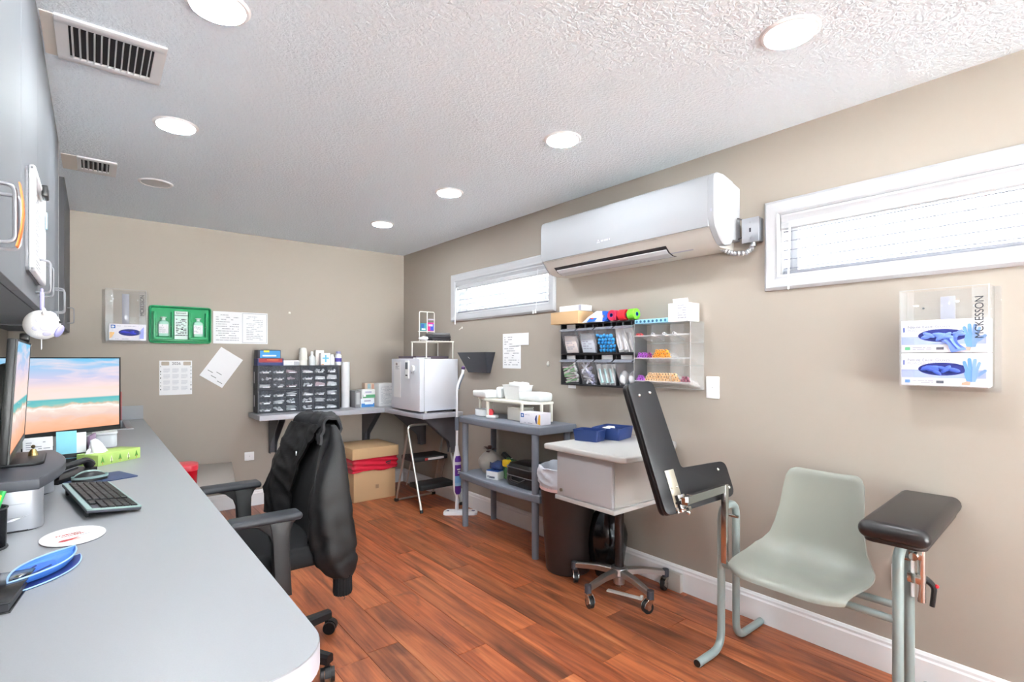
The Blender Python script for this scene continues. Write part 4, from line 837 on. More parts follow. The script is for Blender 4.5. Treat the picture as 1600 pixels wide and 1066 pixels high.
# things standing on the drawer cabinets
def carton(name, label, cat, loc, size, col, rz=0, prints=(), group=None):
    t = thing(name, label, cat, loc, rz, group); w_, d, h = size
    part('carton', G().bx((-w_/2, -d/2, 0), (w_/2, d/2, h), 0.0015), M('carton_%d_%d_%d' % col, col, 0.55), t)
    for i_, (nm, x0, x1, z0, z1, c) in enumerate(prints): part(nm, G().bx((x0*w_-w_/2, -d/2-0.0006-0.0005*i_, z0*h), (x1*w_-w_/2, -d/2+0.001, z1*h)), M('print_%d_%d_%d' % c, c, 0.6), t)
    return t
carton('plastic_bag_box', 'dark blue and red box of bags lying on the drawer cabinets, lower of two', 'box', (1.185, YB-0.10, zt), (0.21, 0.13, 0.062), (40,52,104), 0, (('red_panel', 0.05, 0.95, 0.45, 0.98, (150,36,40)), ('orange_stripe', 0.35, 0.8, 0.74, 0.86, (226,120,60))))
carton('plastic_bag_box', 'bright blue box of bags with a yellow spot, stacked on the dark box', 'box', (1.175, YB-0.10, zt+0.063), (0.185, 0.12, 0.072), (58,56,66), 0, (('blue_panel', 0.10, 0.98, 0.05, 0.92, (52,138,200)), ('white_swirl', 0.2, 0.8, 0.22, 0.40, (214,232,242)), ('yellow_spot', 0.25, 0.5, 0.72, 0.95, (226,214,70))))
carton('small_carton', 'small white and grey carton lying beside the bag boxes', 'box', (1.355, YB-0.10, zt), (0.15, 0.09, 0.045), (226,226,228), 0, (('grey_print', 0.68, 0.98, 0.1, 0.8, (160,162,170)), ('grey_line', 0.1, 0.6, 0.5, 0.58, (180,180,186))))
tt = thing('cup_stack', 'tall white nested cups and a clear bottle on the drawer cabinets', 'cups', (1.475, YB-0.10, zt))
part('cup_column', G().lathe([(0,0), (0.036,0), (0.034,0.05), (0.037,0.052), (0.034,0.10), (0.036,0.105), (0.030,0.15), (0.024,0.158), (0,0.16)], 24), M('cup_white', (232,230,222), 0.5), tt)
sb = thing('spray_bottle', 'clear white flip-top bottle beside the tall cups', 'bottle', (1.545, YB-0.13, zt)); part('bottle', G().lathe([(0,0), (0.026,0.0), (0.028,0.006), (0.028,0.075), (0.012,0.092), (0.010,0.10)], 20), M('frosted_white', (226,230,232), 0.45), sb); part('cap', G().lathe([(0.012,0.098), (0.012,0.122), (0.006,0.128), (0,0.128)], 16), PLASTIC_W, sb)
carton('medicine_box', 'white box with a light blue cross standing on the right drawer cabinets', 'box', (1.665, YB-0.115, zt), (0.085, 0.05, 0.112), (236,236,240), 0, (('blue_cross', 0.42, 0.58, 0.25, 0.85, (110,190,222)), ('blue_cross_bar', 0.15, 0.85, 0.52, 0.64, (110,190,222)), ('orange_print', 0.05, 0.3, 0.03, 0.1, (226,170,120))))
carton('medicine_box', 'plain tall white box behind the blue-crossed box', 'box', (1.635, YB-0.05, zt), (0.075, 0.05, 0.140), (238,232,228))
jb = thing('lotion_bottle', 'white squat bottle between the crossed box and the purple-labelled bottle', 'bottle', (1.735, YB-0.105, zt)); part('bottle', G().lathe([(0,0), (0.024,0), (0.025,0.07), (0.016,0.085), (0.016,0.10), (0,0.102)], 18), PLASTIC_W, jb)
jb = thing('pill_bottle', 'white bottle with a purple label and purple cap on the drawer cabinets', 'bottle', (1.785, YB-0.135, zt))
PU = M('violet_label', (82,72,160), 0.5)
part('bottle', G().lathe([(0,0), (0.028,0), (0.029,0.005), (0.029,0.092), (0.020,0.102), (0.020,0.108)], 22), PLASTIC_W, jb); part('paper_label', G().lathe([(0.0295,0.032), (0.0297,0.034), (0.0297,0.064), (0.0295,0.066)], 22), PU, jb); part('cap', G().lathe([(0.021,0.108), (0.021,0.128), (0,0.130)], 20), M('lilac_cap', (150,146,190), 0.5), jb)
pb = thing('paper_roll', 'tall white roll of paper standing on end beside the drawer cabinets', 'roll', (1.872, YB-0.085, ZS)); part('roll', G().lathe([(0.012,0), (0.038,0), (0.040,0.004), (0.040,0.43), (0.038,0.436), (0.012,0.436)], 24), PAPER, pb); part('core', G().lathe([(0.009,0), (0.0125,0), (0.0125,0.437), (0.009,0.437)], 16), CARD, pb)
# tissue boxes, white box and the small black box on the shelf
tbx = carton('tissue_carton', 'white and blue tissue box on the back shelf, lower of the stack', 'tissue box', (2.045, YB-0.15, ZS), (0.135, 0.12, 0.085), (232,236,240), -0.05, (('blue_wave', 0.05, 0.99, 0.04, 0.45, (66,136,206)), ('white_wave', 0.3, 0.9, 0.34, 0.55, (240,244,248)), ('lilac_oval', 0.25, 0.72, 0.66, 0.82, (176,170,190))))
tbx = carton('tissue_carton', 'white and green tissue box stacked on the blue one', 'tissue box', (2.05, YB-0.15, ZS+0.086), (0.135, 0.12, 0.085), (234,234,232), 0.02, (('green_wave', 0.08, 0.99, 0.05, 0.42, (92,166,120)), ('white_dot', 0.1, 0.3, 0.2, 0.5, (240,240,240)), ('lilac_oval', 0.25, 0.72, 0.62, 0.80, (190,186,206))))
carton('grey_carton', 'grey patterned carton behind the tissue boxes', 'box', (1.952, YB-0.12, ZS), (0.055, 0.15, 0.160), (140,138,140), 0, (('pale_print', 0.2, 0.8, 0.2, 0.9, (190,190,190)),))
carton('photo_carton', 'low tan and pink printed box behind the white papers box', 'box', (2.135, YB-0.045, ZS), (0.13, 0.07, 0.225), (206,180,160), 0, (('blue_grey_print', 0.2, 0.45, 0.75, 0.98, (150,180,190)), ('pink_print', 0.55, 0.95, 0.75, 0.95, (200,150,130))))
wb = thing('document_box', 'white document box with a printed sheet on its front, left of the fridge', 'box', (2.242, YB-0.12, ZS)); part('carton', G().bx((-0.078, -0.08, 0), (0.078, 0.08, 0.225), 0.002), PLASTIC_W, wb); fs = part('front_sheet', G().bx((-0.070, -0.082, 0.012), (0.068, -0.0802, 0.205)), PAPER, wb); part('printed_text', G().strips(-0.062, 0.06, 0.02, 0.195, 14, -0.0824, 18, 0.25), M('pale_ink', (180,182,192), 0.8), fs, smooth=0)
carton('black_box', 'narrow black box between the white document box and the fridge', 'box', (2.355, YB-0.10, ZS), (0.035, 0.12, 0.20), (36,36,40), 0, (('grey_label', 0.2, 0.8, 0.62, 0.9, (150,150,156)),))

# ================================================================== RIGHT WALL
# ---- split air conditioner
AY0, AY1 = 1.30, 2.515; AL = AY1-AY0
ac = thing('air_conditioner', 'large white split air conditioner high on the right wall', 'air conditioner', (XR-0.001, (AY0+AY1)/2, 1.83), -PI/2)
ACW = M('ac_white', (160,162,166), 0.5, spec=0.3); ACG = M('ac_underside', (204,200,194), 0.5)
def ext(prof, x0, x1):          # profile of (out of wall, up) pairs stretched along the wall
    return G().loft([[(x_, -u, v) for u, v in prof] for x_ in (x0, x1)])
part('rear_housing', ext([(0,0.04), (0,0.305), (0.085,0.325), (0.10,0.04)], -AL/2+0.006, AL/2-0.004), ACW, ac)
front = [(0.075,0.328), (0.16,0.345), (0.215,0.343), (0.238,0.330), (0.247,0.305), (0.247,0.100), (0.243,0.086), (0.236,0.086), (0.236,0.30), (0.20,0.325), (0.075,0.318)]
part('front_panel', ext(front, -AL/2, AL/2-0.035), ACW, ac)
cap = [(0.075,0.328), (0.16,0.345), (0.215,0.343), (0.238,0.330), (0.246,0.305), (0.246,0.130), (0.232,0.082), (0.200,0.040), (0.165,0.010), (0.14,0.004), (0.09,0.010), (0.075,0.03)]
part('end_cover', G().loft([[(AL/2-0.0345, -u, v) for u, v in cap], [(AL/2-0.006, -u, v) for u, v in cap], [(AL/2, -(0.15+(u-0.15)*0.95), 0.17+(v-0.17)*0.97) for u, v in cap]]), ACW, ac)
part('end_cover', G().loft([[(-AL/2-0.012, -(0.15+(u-0.15)*0.95), 0.17+(v-0.17)*0.97) for u, v in cap], [(-AL/2-0.006, -u, v) for u, v in cap], [(-AL/2-0.0005, -u, v) for u, v in cap]]), ACW, ac)
body = [(0.0,0.0), (0.13,0.0), (0.165,0.012), (0.200,0.042), (0.228,0.078), (0.236,0.095), (0.236,0.12), (0.08,0.12), (0.0,0.04)]
part('lower_body', ext(body, -AL/2+0.002, AL/2-0.036), ACG, ac)
def onface(u0, v0, u1, v1, x0, x1, t):      # thin slab lying on the sloped underside
    a = Vector((0,-u0,v0)); b = Vector((0,-u1,v1)); n = Vector((0, -(v0-v1), -(u1-u0))); n = n.normalized() if n.z < 0 else -n.normalized()
    return G().loft([[Vector((x_,0,0))+p for p in (a, b, b+n*t, a+n*t)] for x_ in (x0, x1)])
L0, L1 = -AL/2+0.07, AL/2-0.30
part('outlet_opening', ext([(0.10,-0.0012), (0.13,-0.0012), (0.166,0.0108), (0.2012,0.0412), (0.198,0.044), (0.13,0.004), (0.10,0.004)], L0, L1), M('duct_dark', (44,40,44), 0.9), ac)
part('louver_vane', ext([(0.112,-0.003), (0.131,-0.004), (0.163,0.0065), (0.163,0.012), (0.112,0.004)], L0+0.008, L1-0.008), M('vane_grey', (190,190,196), 0.3), ac)
part('louver_vane', ext([(0.1655,0.0070), (0.186,0.0235), (0.184,0.028), (0.166,0.014)], L0+0.008, L1-0.008), M('vane_light', (214,214,218), 0.3), ac)
part('panel_gap', onface(0.2285, 0.079, 0.235, 0.094, -AL/2+0.03, AL/2-0.33, 0.0022), M('gap_brown', (96,86,80), 0.6), ac)
part('display_window', onface(0.219, 0.068, 0.229, 0.081, AL/2-0.48, AL/2-0.37, 0.0016), WHITE, ac)
rt = math.atan2(0.066, 0.071)
ds = part('sticker', onface(0.190, 0.034, 0.212, 0.058, AL/2-0.170, AL/2-0.135, 0.0012), M('print_dark_grey', (90,92,104), 0.7), ac)
part('sticker', onface(0.205, 0.050, 0.213, 0.059, AL/2-0.255, AL/2-0.195, 0.0012), M('print_light', (168,168,184), 0.7), ac)
part('rating_print', onface(0.150, 0.007, 0.158, 0.0095, AL/2-0.30, AL/2-0.17, 0.0012), M('print_light', (168,168,184), 0.7), ac)
em = part('logo', G().prism([(0,0), (0.012,0), (0.006,0.010)], 0.0006, Matrix.Translation((-0.13, -0.2472, 0.125)) @ FACE).prism([(0.013,0), (0.025,0), (0.019,0.010)], 0.0006, Matrix.Translation((-0.13, -0.2472, 0.125)) @ FACE).prism([(0.0065,0.011), (0.0185,0.011), (0.0125,0.021)], 0.0006, Matrix.Translation((-0.13, -0.2472, 0.125)) @ FACE), M('logo_silver', (206,210,216), 0.3, 0.4), ac, smooth=0)
part('logo_word', G().strips(-0.098, -0.03, 0.127, 0.139, 1, -0.2476, 5, 0.8, 0.05), M('logo_silver', (206,210,216), 0.3, 0.4), ac, smooth=0)
part('side_emblem', G().box((AL/2-0.018, -0.2468, 0.16), (0.007, 0.001, 0.014)), M('print_light', (168,168,184), 0.7), ac)
# ---- electric box with its flexible conduit
jx = thing('junction_box', 'small grey metal electric box with a flexible conduit beside the air conditioner', 'electric box', (XR-0.001, 1.225, 1.848), -PI/2)
part('box_body', G().bx((-0.040, -0.050, 0), (0.040, 0, 0.115), 0.004), STEEL, jx); part('cover', G().bx((-0.042, -0.054, -0.002), (0.042, -0.050, 0.117), 0.001), M('galvanized', (196,198,204), 0.3, 0.8), jx)
for z in (0.02, 0.095): part('screw', G().cyl((0,-0.054,z), (0,-0.057,z), 0.004, n=10), STEEL, jx)
part('switch_slot', G().bx((-0.004, -0.0555, 0.048), (0.004, -0.054, 0.068)), DARKINK, jx)
path = [Vector((0.0,-0.026,0.0)), Vector((-0.005,-0.028,-0.03)), Vector((-0.03,-0.032,-0.045)), Vector((-0.09,-0.045,-0.042)), Vector((-0.13,-0.06,-0.02)), Vector((-0.15,-0.07,0.0))]
Q = []
for i in range(len(path)-1):
    for k in range(9): Q.append(path[i].lerp(path[i+1], k/9))
part('flex_conduit', G().tube(Q, lambda u: 0.0115+0.0022*math.sin(u*45*2.2), 10), M('galvanized', (196,198,204), 0.3, 0.8), jx)
part('connector', G().cyl((0,-0.026,0.004), (0,-0.026,-0.016), 0.015, n=12), STEEL, jx)
solo('ac_cable', G().tube([(0,-0.05,0.06), (0.035,-0.05,0.045), (0.055,-0.05,0.01), (0.045,-0.045,-0.03), (-0.002,-0.04,-0.04)], 0.0035, 8, 0.03), M('cable_grey', (92,92,96), 0.5), 'thin dark cable looping from the air conditioner towards the conduit', 'cable', (XR, 1.29, 1.915), -PI/2)
# ---- sheets, hook and wall file on the right wall
sheet('tall printed sheet taped on the right wall below the far window', 'paper', RW(3.133, 1.342), 0.222, 0.272, 13, 51)
sheet('small blank card overlapping the tall printed sheet', 'paper', dict(loc=(XR-0.0026, 3.025, 1.431), rz=-PI/2), 0.195, 0.092, 0, 0, name='paper_card')
wf = thing('wall_file', 'black wall file pocket below the far window', 'wall file', (XR-0.001, 3.545, 1.165), -PI/2)
WFB = M('charcoal_plastic', (48,50,58), 0.35)
g = G(); g.loft([[(-0.135, -0.004, 0), (0.135, -0.004, 0), (0.135, -0.002, 0), (-0.135, -0.002, 0)], [(-0.20, -0.004, 0.17), (0.20, -0.004, 0.17), (0.20, -0.002, 0.17), (-0.20, -0.002, 0.17)]])
part('back_panel', g, WFB, wf)
part('pocket', G().loft([[(-0.135, -0.034, 0), (0.135, -0.034, 0), (0.135, -0.004, 0), (-0.135, -0.004, 0)], [(-0.200, -0.104, 0.17), (0.200, -0.104, 0.17), (0.200, -0.099, 0.17), (-0.200, -0.099, 0.17)]]).loft([[(0.13, -0.034, 0), (0.138, -0.034, 0), (0.138, -0.002, 0), (0.13, -0.002, 0)], [(0.195, -0.104, 0.17), (0.203, -0.104, 0.17), (0.203, -0.002, 0.17), (0.195, -0.002, 0.17)]]).loft([[(-0.138, -0.034, 0), (-0.13, -0.034, 0), (-0.13, -0.002, 0), (-0.138, -0.002, 0)], [(-0.203, -0.104, 0.17), (-0.195, -0.104, 0.17), (-0.195, -0.002, 0.17), (-0.203, -0.002, 0.17)]]), WFB, wf)
part('silver_mark', G().box((-0.045, -0.0905, 0.125), (0.030, 0.002, 0.008), 0.0005, 1, Matrix.Rotation(0.5, 4, 'Y') @ Matrix.Rotation(0.4, 4, 'X')), CHROME, wf)
hk = thing('adhesive_hook', 'white oval adhesive hook on the right wall by the bin organizer', 'hook', **RW(2.715, 1.245)); part('oval_base', G().prism(ell(0.012, 0.020, 20), 0.005, FACE, 0.002), CREAM, hk); part('hook', G().tube([(0,-0.004,-0.004), (0,-0.016,-0.010), (0,-0.018,0.002)], 0.003, 8, 0.005), CREAM, hk)
hk = thing('adhesive_hook', 'small white hook above the mop, below the left end of the far window', 'hook', **RW(3.83, 1.555)); part('base', G().prism(rpoly(0.020, 0.020, 0.006), 0.005, FACE, 0.002), CREAM, hk); part('hook', G().tube([(-0.006,-0.004,0.0), (-0.012,-0.016,-0.012), (-0.024,-0.018,-0.018)], 0.0025, 8, 0.005), CREAM, hk)
hk = thing('adhesive_hook', 'small white hook on the back wall right of the certificate sheet', 'hook', **BW(1.385, 1.70)); part('base', G().prism(rpoly(0.018, 0.018, 0.005), 0.005, FACE, 0.002), CREAM, hk); part('hook', G().tube([(0,-0.004,0.0), (0,-0.014,-0.008), (0,-0.016,0.0)], 0.0025, 8, 0.004), CREAM, hk)

# ---- black tip-out bin organizer: two rows of four
OY, OZ, OW, OH, OD = 2.168, 1.109, 0.604, 0.199, 0.115
BKM = M('organizer_black', (32,32,36), 0.4)
TILT = math.radians(10)
def organizer(label, z):
    t = thing('bin_organizer', label, 'bin organizer', (XR-0.001, OY, z), -PI/2, 'tip-out bin organizers')
    part('back_frame', G().bx((-OW/2, -0.012, 0), (OW/2, 0, OH)).bx((-OW/2, -OD, 0), (OW/2, 0, 0.008)).bx((-OW/2, -OD+0.03, OH-0.008), (OW/2, 0, OH)).bx((-OW/2, -OD, 0), (-OW/2+0.006, 0, OH)).bx((OW/2-0.006, -OD, 0), (OW/2, 0, OH)), BKM, t)
    for k in range(1, 4): part('divider', G().bx((-OW/2+OW*k/4-0.003, -OD+0.02, 0.008), (-OW/2+OW*k/4+0.003, -0.012, OH-0.008)), BKM, t)
    for k in range(4):
        xa, xb = -OW/2+OW*k/4+0.010, -OW/2+OW*(k+1)/4-0.010
        g = G()
        g.loft([[(xa, -0.075, 0.012), (xb, -0.075, 0.012), (xb, -0.0735, 0.012), (xa, -0.0735, 0.012)], [(xa, -0.128, 0.150), (xb, -0.128, 0.150), (xb, -0.1265, 0.150), (xa, -0.1265, 0.150)]])
        g.bx((xa, -0.080, 0.010), (xb, -0.02, 0.0115))
        for xs in (xa, xb-0.0012): g.loft([[(q, -0.075, 0.012), (q, -0.02, 0.012), (q, -0.02, 0.15), (q, -0.128, 0.150)] for q in (xs, xs+0.0012)])
        bn = part('bin', g, BINCLR, t, smooth=0)
        part('bin_lip', G().bx((xa-0.003, -0.140, 0.150), (xb+0.003, -0.100, 0.1525)).loft([[(q, -0.140, 0.1525), (q, -0.137, 0.1525), (q, -0.112, 0.168), (q, -0.115, 0.168)] for q in (xa-0.003, xb+0.003)]), clear('grey_lip', (150,152,164), 0.55), bn, smooth=0)
        if (z > OZ+0.1 and k == 0) or (z < OZ+0.1 and k != 1): part('bin_label', G().bx((xa+0.02, -OD+0.026, OH-0.030), (xb-0.035+0.01*(k > 1), -OD+0.029, OH-0.004)), PAPER, t)
        else: part('latch_pegs', G().bx((xa+0.03, -OD+0.024, OH-0.030), (xa+0.036, -OD+0.032, OH-0.006)).bx((xb-0.036, -OD+0.024, OH-0.030), (xb-0.030, -OD+0.032, OH-0.006)), M('peg_grey', (84,84,90), 0.5), t)
    return t
organizer('lower row of the black organizer with clear tip-out bins of swabs and syringes', OZ)
organizer('upper row of the black organizer with clear tip-out bins, one full of blue caps', OZ+OH+0.0008)
def org_pt(k, row, x_, u, z_):       # a point inside bin k: x_ along the wall from bin centre, u out of wall, z_ up
    return (XR-0.001-u, OY-(-OW/2+OW*(k+0.5)/4+x_), OZ+(OH+0.0008)*row+z_)
rn = random.Random(77)
ORD = ['first', 'second', 'third', 'fourth', 'fifth', 'sixth', 'seventh', 'eighth', 'ninth', 'tenth', 'eleventh', 'twelfth', 'thirteenth', 'fourteenth', 'fifteenth', 'sixteenth']
LAY = ['bottom', 'second', 'third', 'fourth', 'top']
SUP = M('packet_white', (230,228,228), 0.5); SUP2 = M('packet_blueish', (214,220,230), 0.4); SUP3 = M('packet_pinkish', (232,222,220), 0.5)
def copies(first, n, place, rots=None):
    o = first; place(o, 0)
    for i in range(1, n): o = dup(first); place(o, i)
def packets(k, row, n, mat, label, group, w_=0.10, h=0.115):
    p = thing('gauze_packet', label, 'packet', (0,0,0), 0, group)
    part('wrapper', G().loft([[(-w_/2, -0.004, 0), (w_/2, -0.004, 0), (w_/2, 0.004, 0), (-w_/2, 0.004, 0)], [(-w_/2, -0.006, h*0.5), (w_/2, -0.007, h*0.5), (w_/2, 0.005, h*0.5), (-w_/2, 0.006, h*0.5)], [(-w_/2+0.004, -0.002, h), (w_/2-0.006, -0.002, h*0.94), (w_/2-0.006, 0.002, h*0.94), (-w_/2+0.004, 0.002, h)]]), mat, p)
    part('printed_text', G().strips(-w_/2+0.012, w_/2-0.02, 0.02, h-0.03, 5, -0.0078, k+row), M('print_light', (168,168,184), 0.7), p, smooth=0)
    def place(o, i):
        o['label'] = label+', '+('frontmost' if i == 0 else ORD[i]+' from the front'); o.location = org_pt(k, row, rn.uniform(-.004,.004), 0.078-0.014*i, 0.013); o.rotation_euler = (math.radians(15-2*i), rn.uniform(-.06,.06), -PI/2)
    copies(p, n, place)
packets(0, 1, 4, SUP3, 'pinkish white gauze packet in the first upper bin', 'packets in the first upper bin')
packets(1, 1, 4, SUP2, 'bluish white wrapped packet in the second upper bin', 'packets in the second upper bin', 0.105, 0.125)
bc_ = thing('blue_ball', 'x', 'ball', (0,0,0), 0, 'blue balls in the third upper bin'); part('shell', G().sph((0,0,0), 0.0125, (1,1,0.9), 14), M('cap_blue', (40,140,206), 0.3), bc_)
def place(o, i):
    r_, c = divmod(i, 5); u = 0.079+0.0085*r_
    o['label'] = 'bright blue ball in the third upper bin, %s from the left in its %s layer' % (ORD[c], LAY[r_])
    o.location = org_pt(2, 1, -0.052+0.026*c+(0.006 if r_ % 2 else -0.003), u, 0.026+0.0215*r_+rn.uniform(-.003,.003)); o.rotation_euler = (rn.uniform(-1,1), rn.uniform(-1,1), 0)
copies(bc_, 25, place)
def wrapped(k, row, n, label, group, mat, mat2, tall=0.125):
    p = thing('wrapped_syringe', label, 'syringe', (0,0,0), 0, group)
    part('wrapper', G().loft([[(-0.017, -0.006, 0), (0.017, -0.006, 0), (0.017, 0.006, 0), (-0.017, 0.006, 0)], [(-0.020, -0.010, tall*0.4), (0.020, -0.010, tall*0.4), (0.020, 0.010, tall*0.4), (-0.020, 0.010, tall*0.4)], [(-0.016, -0.002, tall), (0.016, -0.002, tall), (0.016, 0.002, tall), (-0.016, 0.002, tall)]]), mat, p)
    part('barrel', G().cyl((0.002,-0.010,0.018), (0.002,-0.006,tall*0.8), 0.008, n=10).cyl((0.002,-0.010,0.016), (0.002,-0.010,0.020), 0.014, n=12), mat2, p)
    def place(o, i):
        o['label'] = label+', %s, %s' % (('at its left', 'in its middle', 'at its right')[i % 3], ('in front', 'behind')[i//3])
        o.location = org_pt(k, row, -0.045+0.045*(i % 3)+rn.uniform(-.004,.004), 0.074-0.022*(i//3), 0.013); o.rotation_euler = (math.radians(15), rn.uniform(-.12,.12), -PI/2+rn.uniform(-.3,.3))
    copies(p, n, place)
wrapped(3, 1, 5, 'clear wrapped syringe standing in the fourth upper bin', 'syringes in the fourth upper bin', SUP, M('syringe_grey', (206,206,212), 0.3), 0.15)
wrapped(2, 0, 6, 'white wrapped syringe in the third lower bin', 'syringes in the third lower bin', SUP, M('teal_band', (168,196,200), 0.4), 0.13)
def sticks(k, row, n, cols, label, group, ln, r_, hollow=False):
    for ci, c in enumerate(cols):
        p = thing('swab_stick' if not hollow else 'clear_tube', label[ci], 'swab' if not hollow else 'tube', (0,0,0), 0, group[ci])
        part('shaft', G().cyl((-ln/2,0,0), (ln/2,0,0), r_, n=8), c, p)
        part('tip', G().cyl((ln/2-0.012,0,0), (ln/2+0.002,0,0), r_*1.5, n=8), WHITE if not hollow else M('tube_end', (150,150,176), 0.4), p)
        def place(o, i):
            o['label'] = label[ci]+', %s from the bottom%s' % (ORD[i % 8], '' if i < 8 else ', set back')
            o.location = org_pt(k, row, rn.uniform(-.010,.010), 0.079+0.0055*(i % 8)-0.012*(i//8)*(0.5), 0.026+0.0135*(i % 8)+rn.uniform(-.003,.003)); o.rotation_euler = (0, rn.uniform(-.5,.1) if not hollow else rn.uniform(-1.2,1.2), -PI/2+rn.uniform(-.1,.1))
        copies(p, n, place)
sticks(0, 0, 10, (M('stick_green', (150,200,150), 0.4), M('stick_pink', (214,196,206), 0.4)), ('thin green stick in the first lower bin', 'thin pinkish stick in the first lower bin'), ('green sticks in the first lower bin', 'pink sticks in the first lower bin'), 0.11, 0.0035)
sticks(1, 0, 16, (M('tube_clear', (206,208,218), 0.25),), ('clear plastic tube jumbled in the second lower bin',), ('clear tubes in the second lower bin',), 0.08, 0.006, True)
cwb = thing('cotton_wad', 'white cotton wad in the last lower bin', 'cotton', (0,0,0), 0, 'cotton wads in the last lower bin'); t_ = G().sph((0,0,0), 0.034, (0.9,0.75,1.25), 20)
for v in t_.bm.verts: v.co += v.co.normalized()*0.004*noise.noise(v.co*60)
part('cotton', t_, M('cotton_white', (232,232,236), 0.95), cwb)
def place(o, i): o['label'] = 'white cotton wad at the %s of the last lower bin' % ('left', 'right')[i]; o.location = org_pt(3, 0, -0.034+0.066*i, 0.072, 0.058); o.rotation_euler = (0.1, 0.2*i, 0.4*i)
copies(cwb, 2, place)
for z, lb in ((OZ-0.021, 'small white tag under the left end of the bin organizer'),): solo('label_tag', G().bx((-0.034, -0.10, 0), (0.034, -0.098, 0.020)), PAPER, lb, 'tag', (XR, OY+0.215, z), -PI/2)
# things on top of the organizer
OT = OZ+2*OH+0.001
cb = thing('cardboard_box', 'small tan cardboard box on top of the bin organizer', 'box', (XR-0.075, 2.405, OT), -PI/2)
part('carton', G().bx((-0.132, -0.070, 0), (0.120, 0.070, 0.078), 0.001), CARD, cb); part('flap', G().bx((-0.130, -0.069, 0.0785), (0.118, 0.069, 0.080)), M('cardboard_light', (206,174,134), 0.85), cb)
wb2 = thing('white_box', 'flat white box on the small cardboard box', 'box', (XR-0.07, 2.375, OT+0.081), -PI/2); part('carton', G().bx((-0.105, -0.05, 0), (0.095, 0.05, 0.038), 0.002), PLASTIC_W, wb2); part('grey_end', G().bx((0.070, -0.051, 0.002), (0.094, -0.0495, 0.036)), M('print_light', (168,168,184), 0.7), wb2)
bg = thing('plastic_pouch', 'crumpled blue and white plastic pouch leaning on the cardboard box', 'pouch', (XR-0.085, 2.185, OT), -PI/2)
g = G().loft([[(x_, y_, z_) for x_, y_, z_ in r_] for r_ in ([(-0.075,-0.05,0), (0.07,-0.05,0), (0.07,0.04,0), (-0.075,0.04,0)], [(-0.02,-0.05,0.035), (0.075,-0.045,0.03), (0.075,0.035,0.03), (-0.02,0.04,0.04)], [(0.03,-0.03,0.068), (0.07,-0.025,0.060), (0.07,0.02,0.060), (0.03,0.03,0.07)])])
part('film', g, M('pouch_white', (220,224,234), 0.3), bg); part('blue_print', G().loft([[(-0.035,-0.0515,0.002), (0.03,-0.0515,0.002), (0.03,-0.053,0.002), (-0.035,-0.053,0.002)], [(-0.005,-0.0518,0.026), (0.05,-0.0485,0.024), (0.05,-0.05,0.024), (-0.005,-0.0533,0.026)]]), M('pouch_blue', (44,110,196), 0.4), bg); part('red_print', G().bx((0.0,-0.054,0.018), (0.022,-0.050,0.026)), M('red_print', (186,60,58), 0.6), bg)
def wrap_roll(label, col, y, x_off, rot, core=None):
    t = thing('bandage_roll', label, 'bandage roll', (XR-0.085+x_off, y, OT+0.033), -PI/2, 'bandage rolls on the organizer', rot=rot)
    part('roll', G().lathe([(0.010,-0.026), (0.030,-0.026), (0.0325,-0.023), (0.0325,0.023), (0.030,0.026), (0.010,0.026)], 28), M('wrap_%d_%d_%d' % col, col, 0.8), t)
    part('core', G().lathe([(0.0095,-0.0262), (0.0125,-0.0262), (0.0125,0.0262), (0.0095,0.0262)], 16), M('core_%s' % (core or 'plain'), {'blue': (40,60,150)}.get(core, col), 0.7), t)
    return t
wrap_roll('blue bandage roll lying behind the blue and white pouch', (32,96,206), 2.105, 0.0, (PI/2, 0, -PI/2))
wrap_roll('crimson bandage roll with a blue core facing out', (186,30,70), 2.035, -0.01, (0, PI/2, 0), 'blue').location.z = OT+0.0335
wrap_roll('bright red bandage roll lying on its side', (220,34,48), 1.972, 0.0, (PI/2, 0, 0))
wrap_roll('lime green bandage roll at the right end of the organizer', (122,206,50), 1.900, 0.0, (PI/2, 0, 0))
# ---- clear acrylic tube rack, three sloping tiers
TY, TZ, TW, TH = 1.679, 1.112, 0.358, 0.366
tk = thing('tube_rack', 'clear acrylic three-tier tube rack right of the black organizer', 'tube rack', (XR-0.001, TY, TZ), -PI/2)
part('back_panel', G().bx((-TW/2, -0.003, 0), (TW/2, 0, TH)), ACRYL, tk)
EDGE = clear('acrylic_rack_edge', (250,250,250), 0.26)
for s_ in (-1, 1):
    part('side_panel', G().loft([[(s_*TW/2+e, -0.003, 0), (s_*TW/2+e, -0.13, 0.035), (s_*TW/2+e, -0.13, TH), (s_*TW/2+e, -0.003, TH)] for e in (-0.0015, 0.0015)]), ACRYL, tk, smooth=0)
    part('edge_highlight', G().bx((s_*TW/2-0.0012, -0.132, 0.035), (s_*TW/2+0.0012, -0.130, TH)), EDGE, tk)
part('top_panel', G().bx((-TW/2, -0.13, TH-0.003), (TW/2, -0.003, TH)), ACRYL, tk)
for k, zf in enumerate((0.047, 0.175, 0.300)):
    part('tier_shelf', G().loft([[(x_, -0.003, zf-0.044), (x_, -0.13, zf-0.006), (x_, -0.13, zf-0.003), (x_, -0.003, zf-0.041)] for x_ in (-TW/2, TW/2)]), ACRYL, tk, smooth=0)
    part('tier_lip', G().bx((-TW/2, -0.132, zf-0.006), (TW/2, -0.130, zf+0.001)), EDGE, tk)
    part('tier_back_edge', G().bx((-TW/2, -0.006, zf-0.046), (TW/2, -0.003, zf-0.041)), EDGE, tk)
for x_ in (-TW/6, TW/6): part('tier_divider', G().bx((x_-0.0012, -0.13, 0.05), (x_+0.0012, -0.004, TH-0.003)), ACRYL, tk)
TUBEM = clear('blood_tube', (220,216,214), 0.32, 0.1)
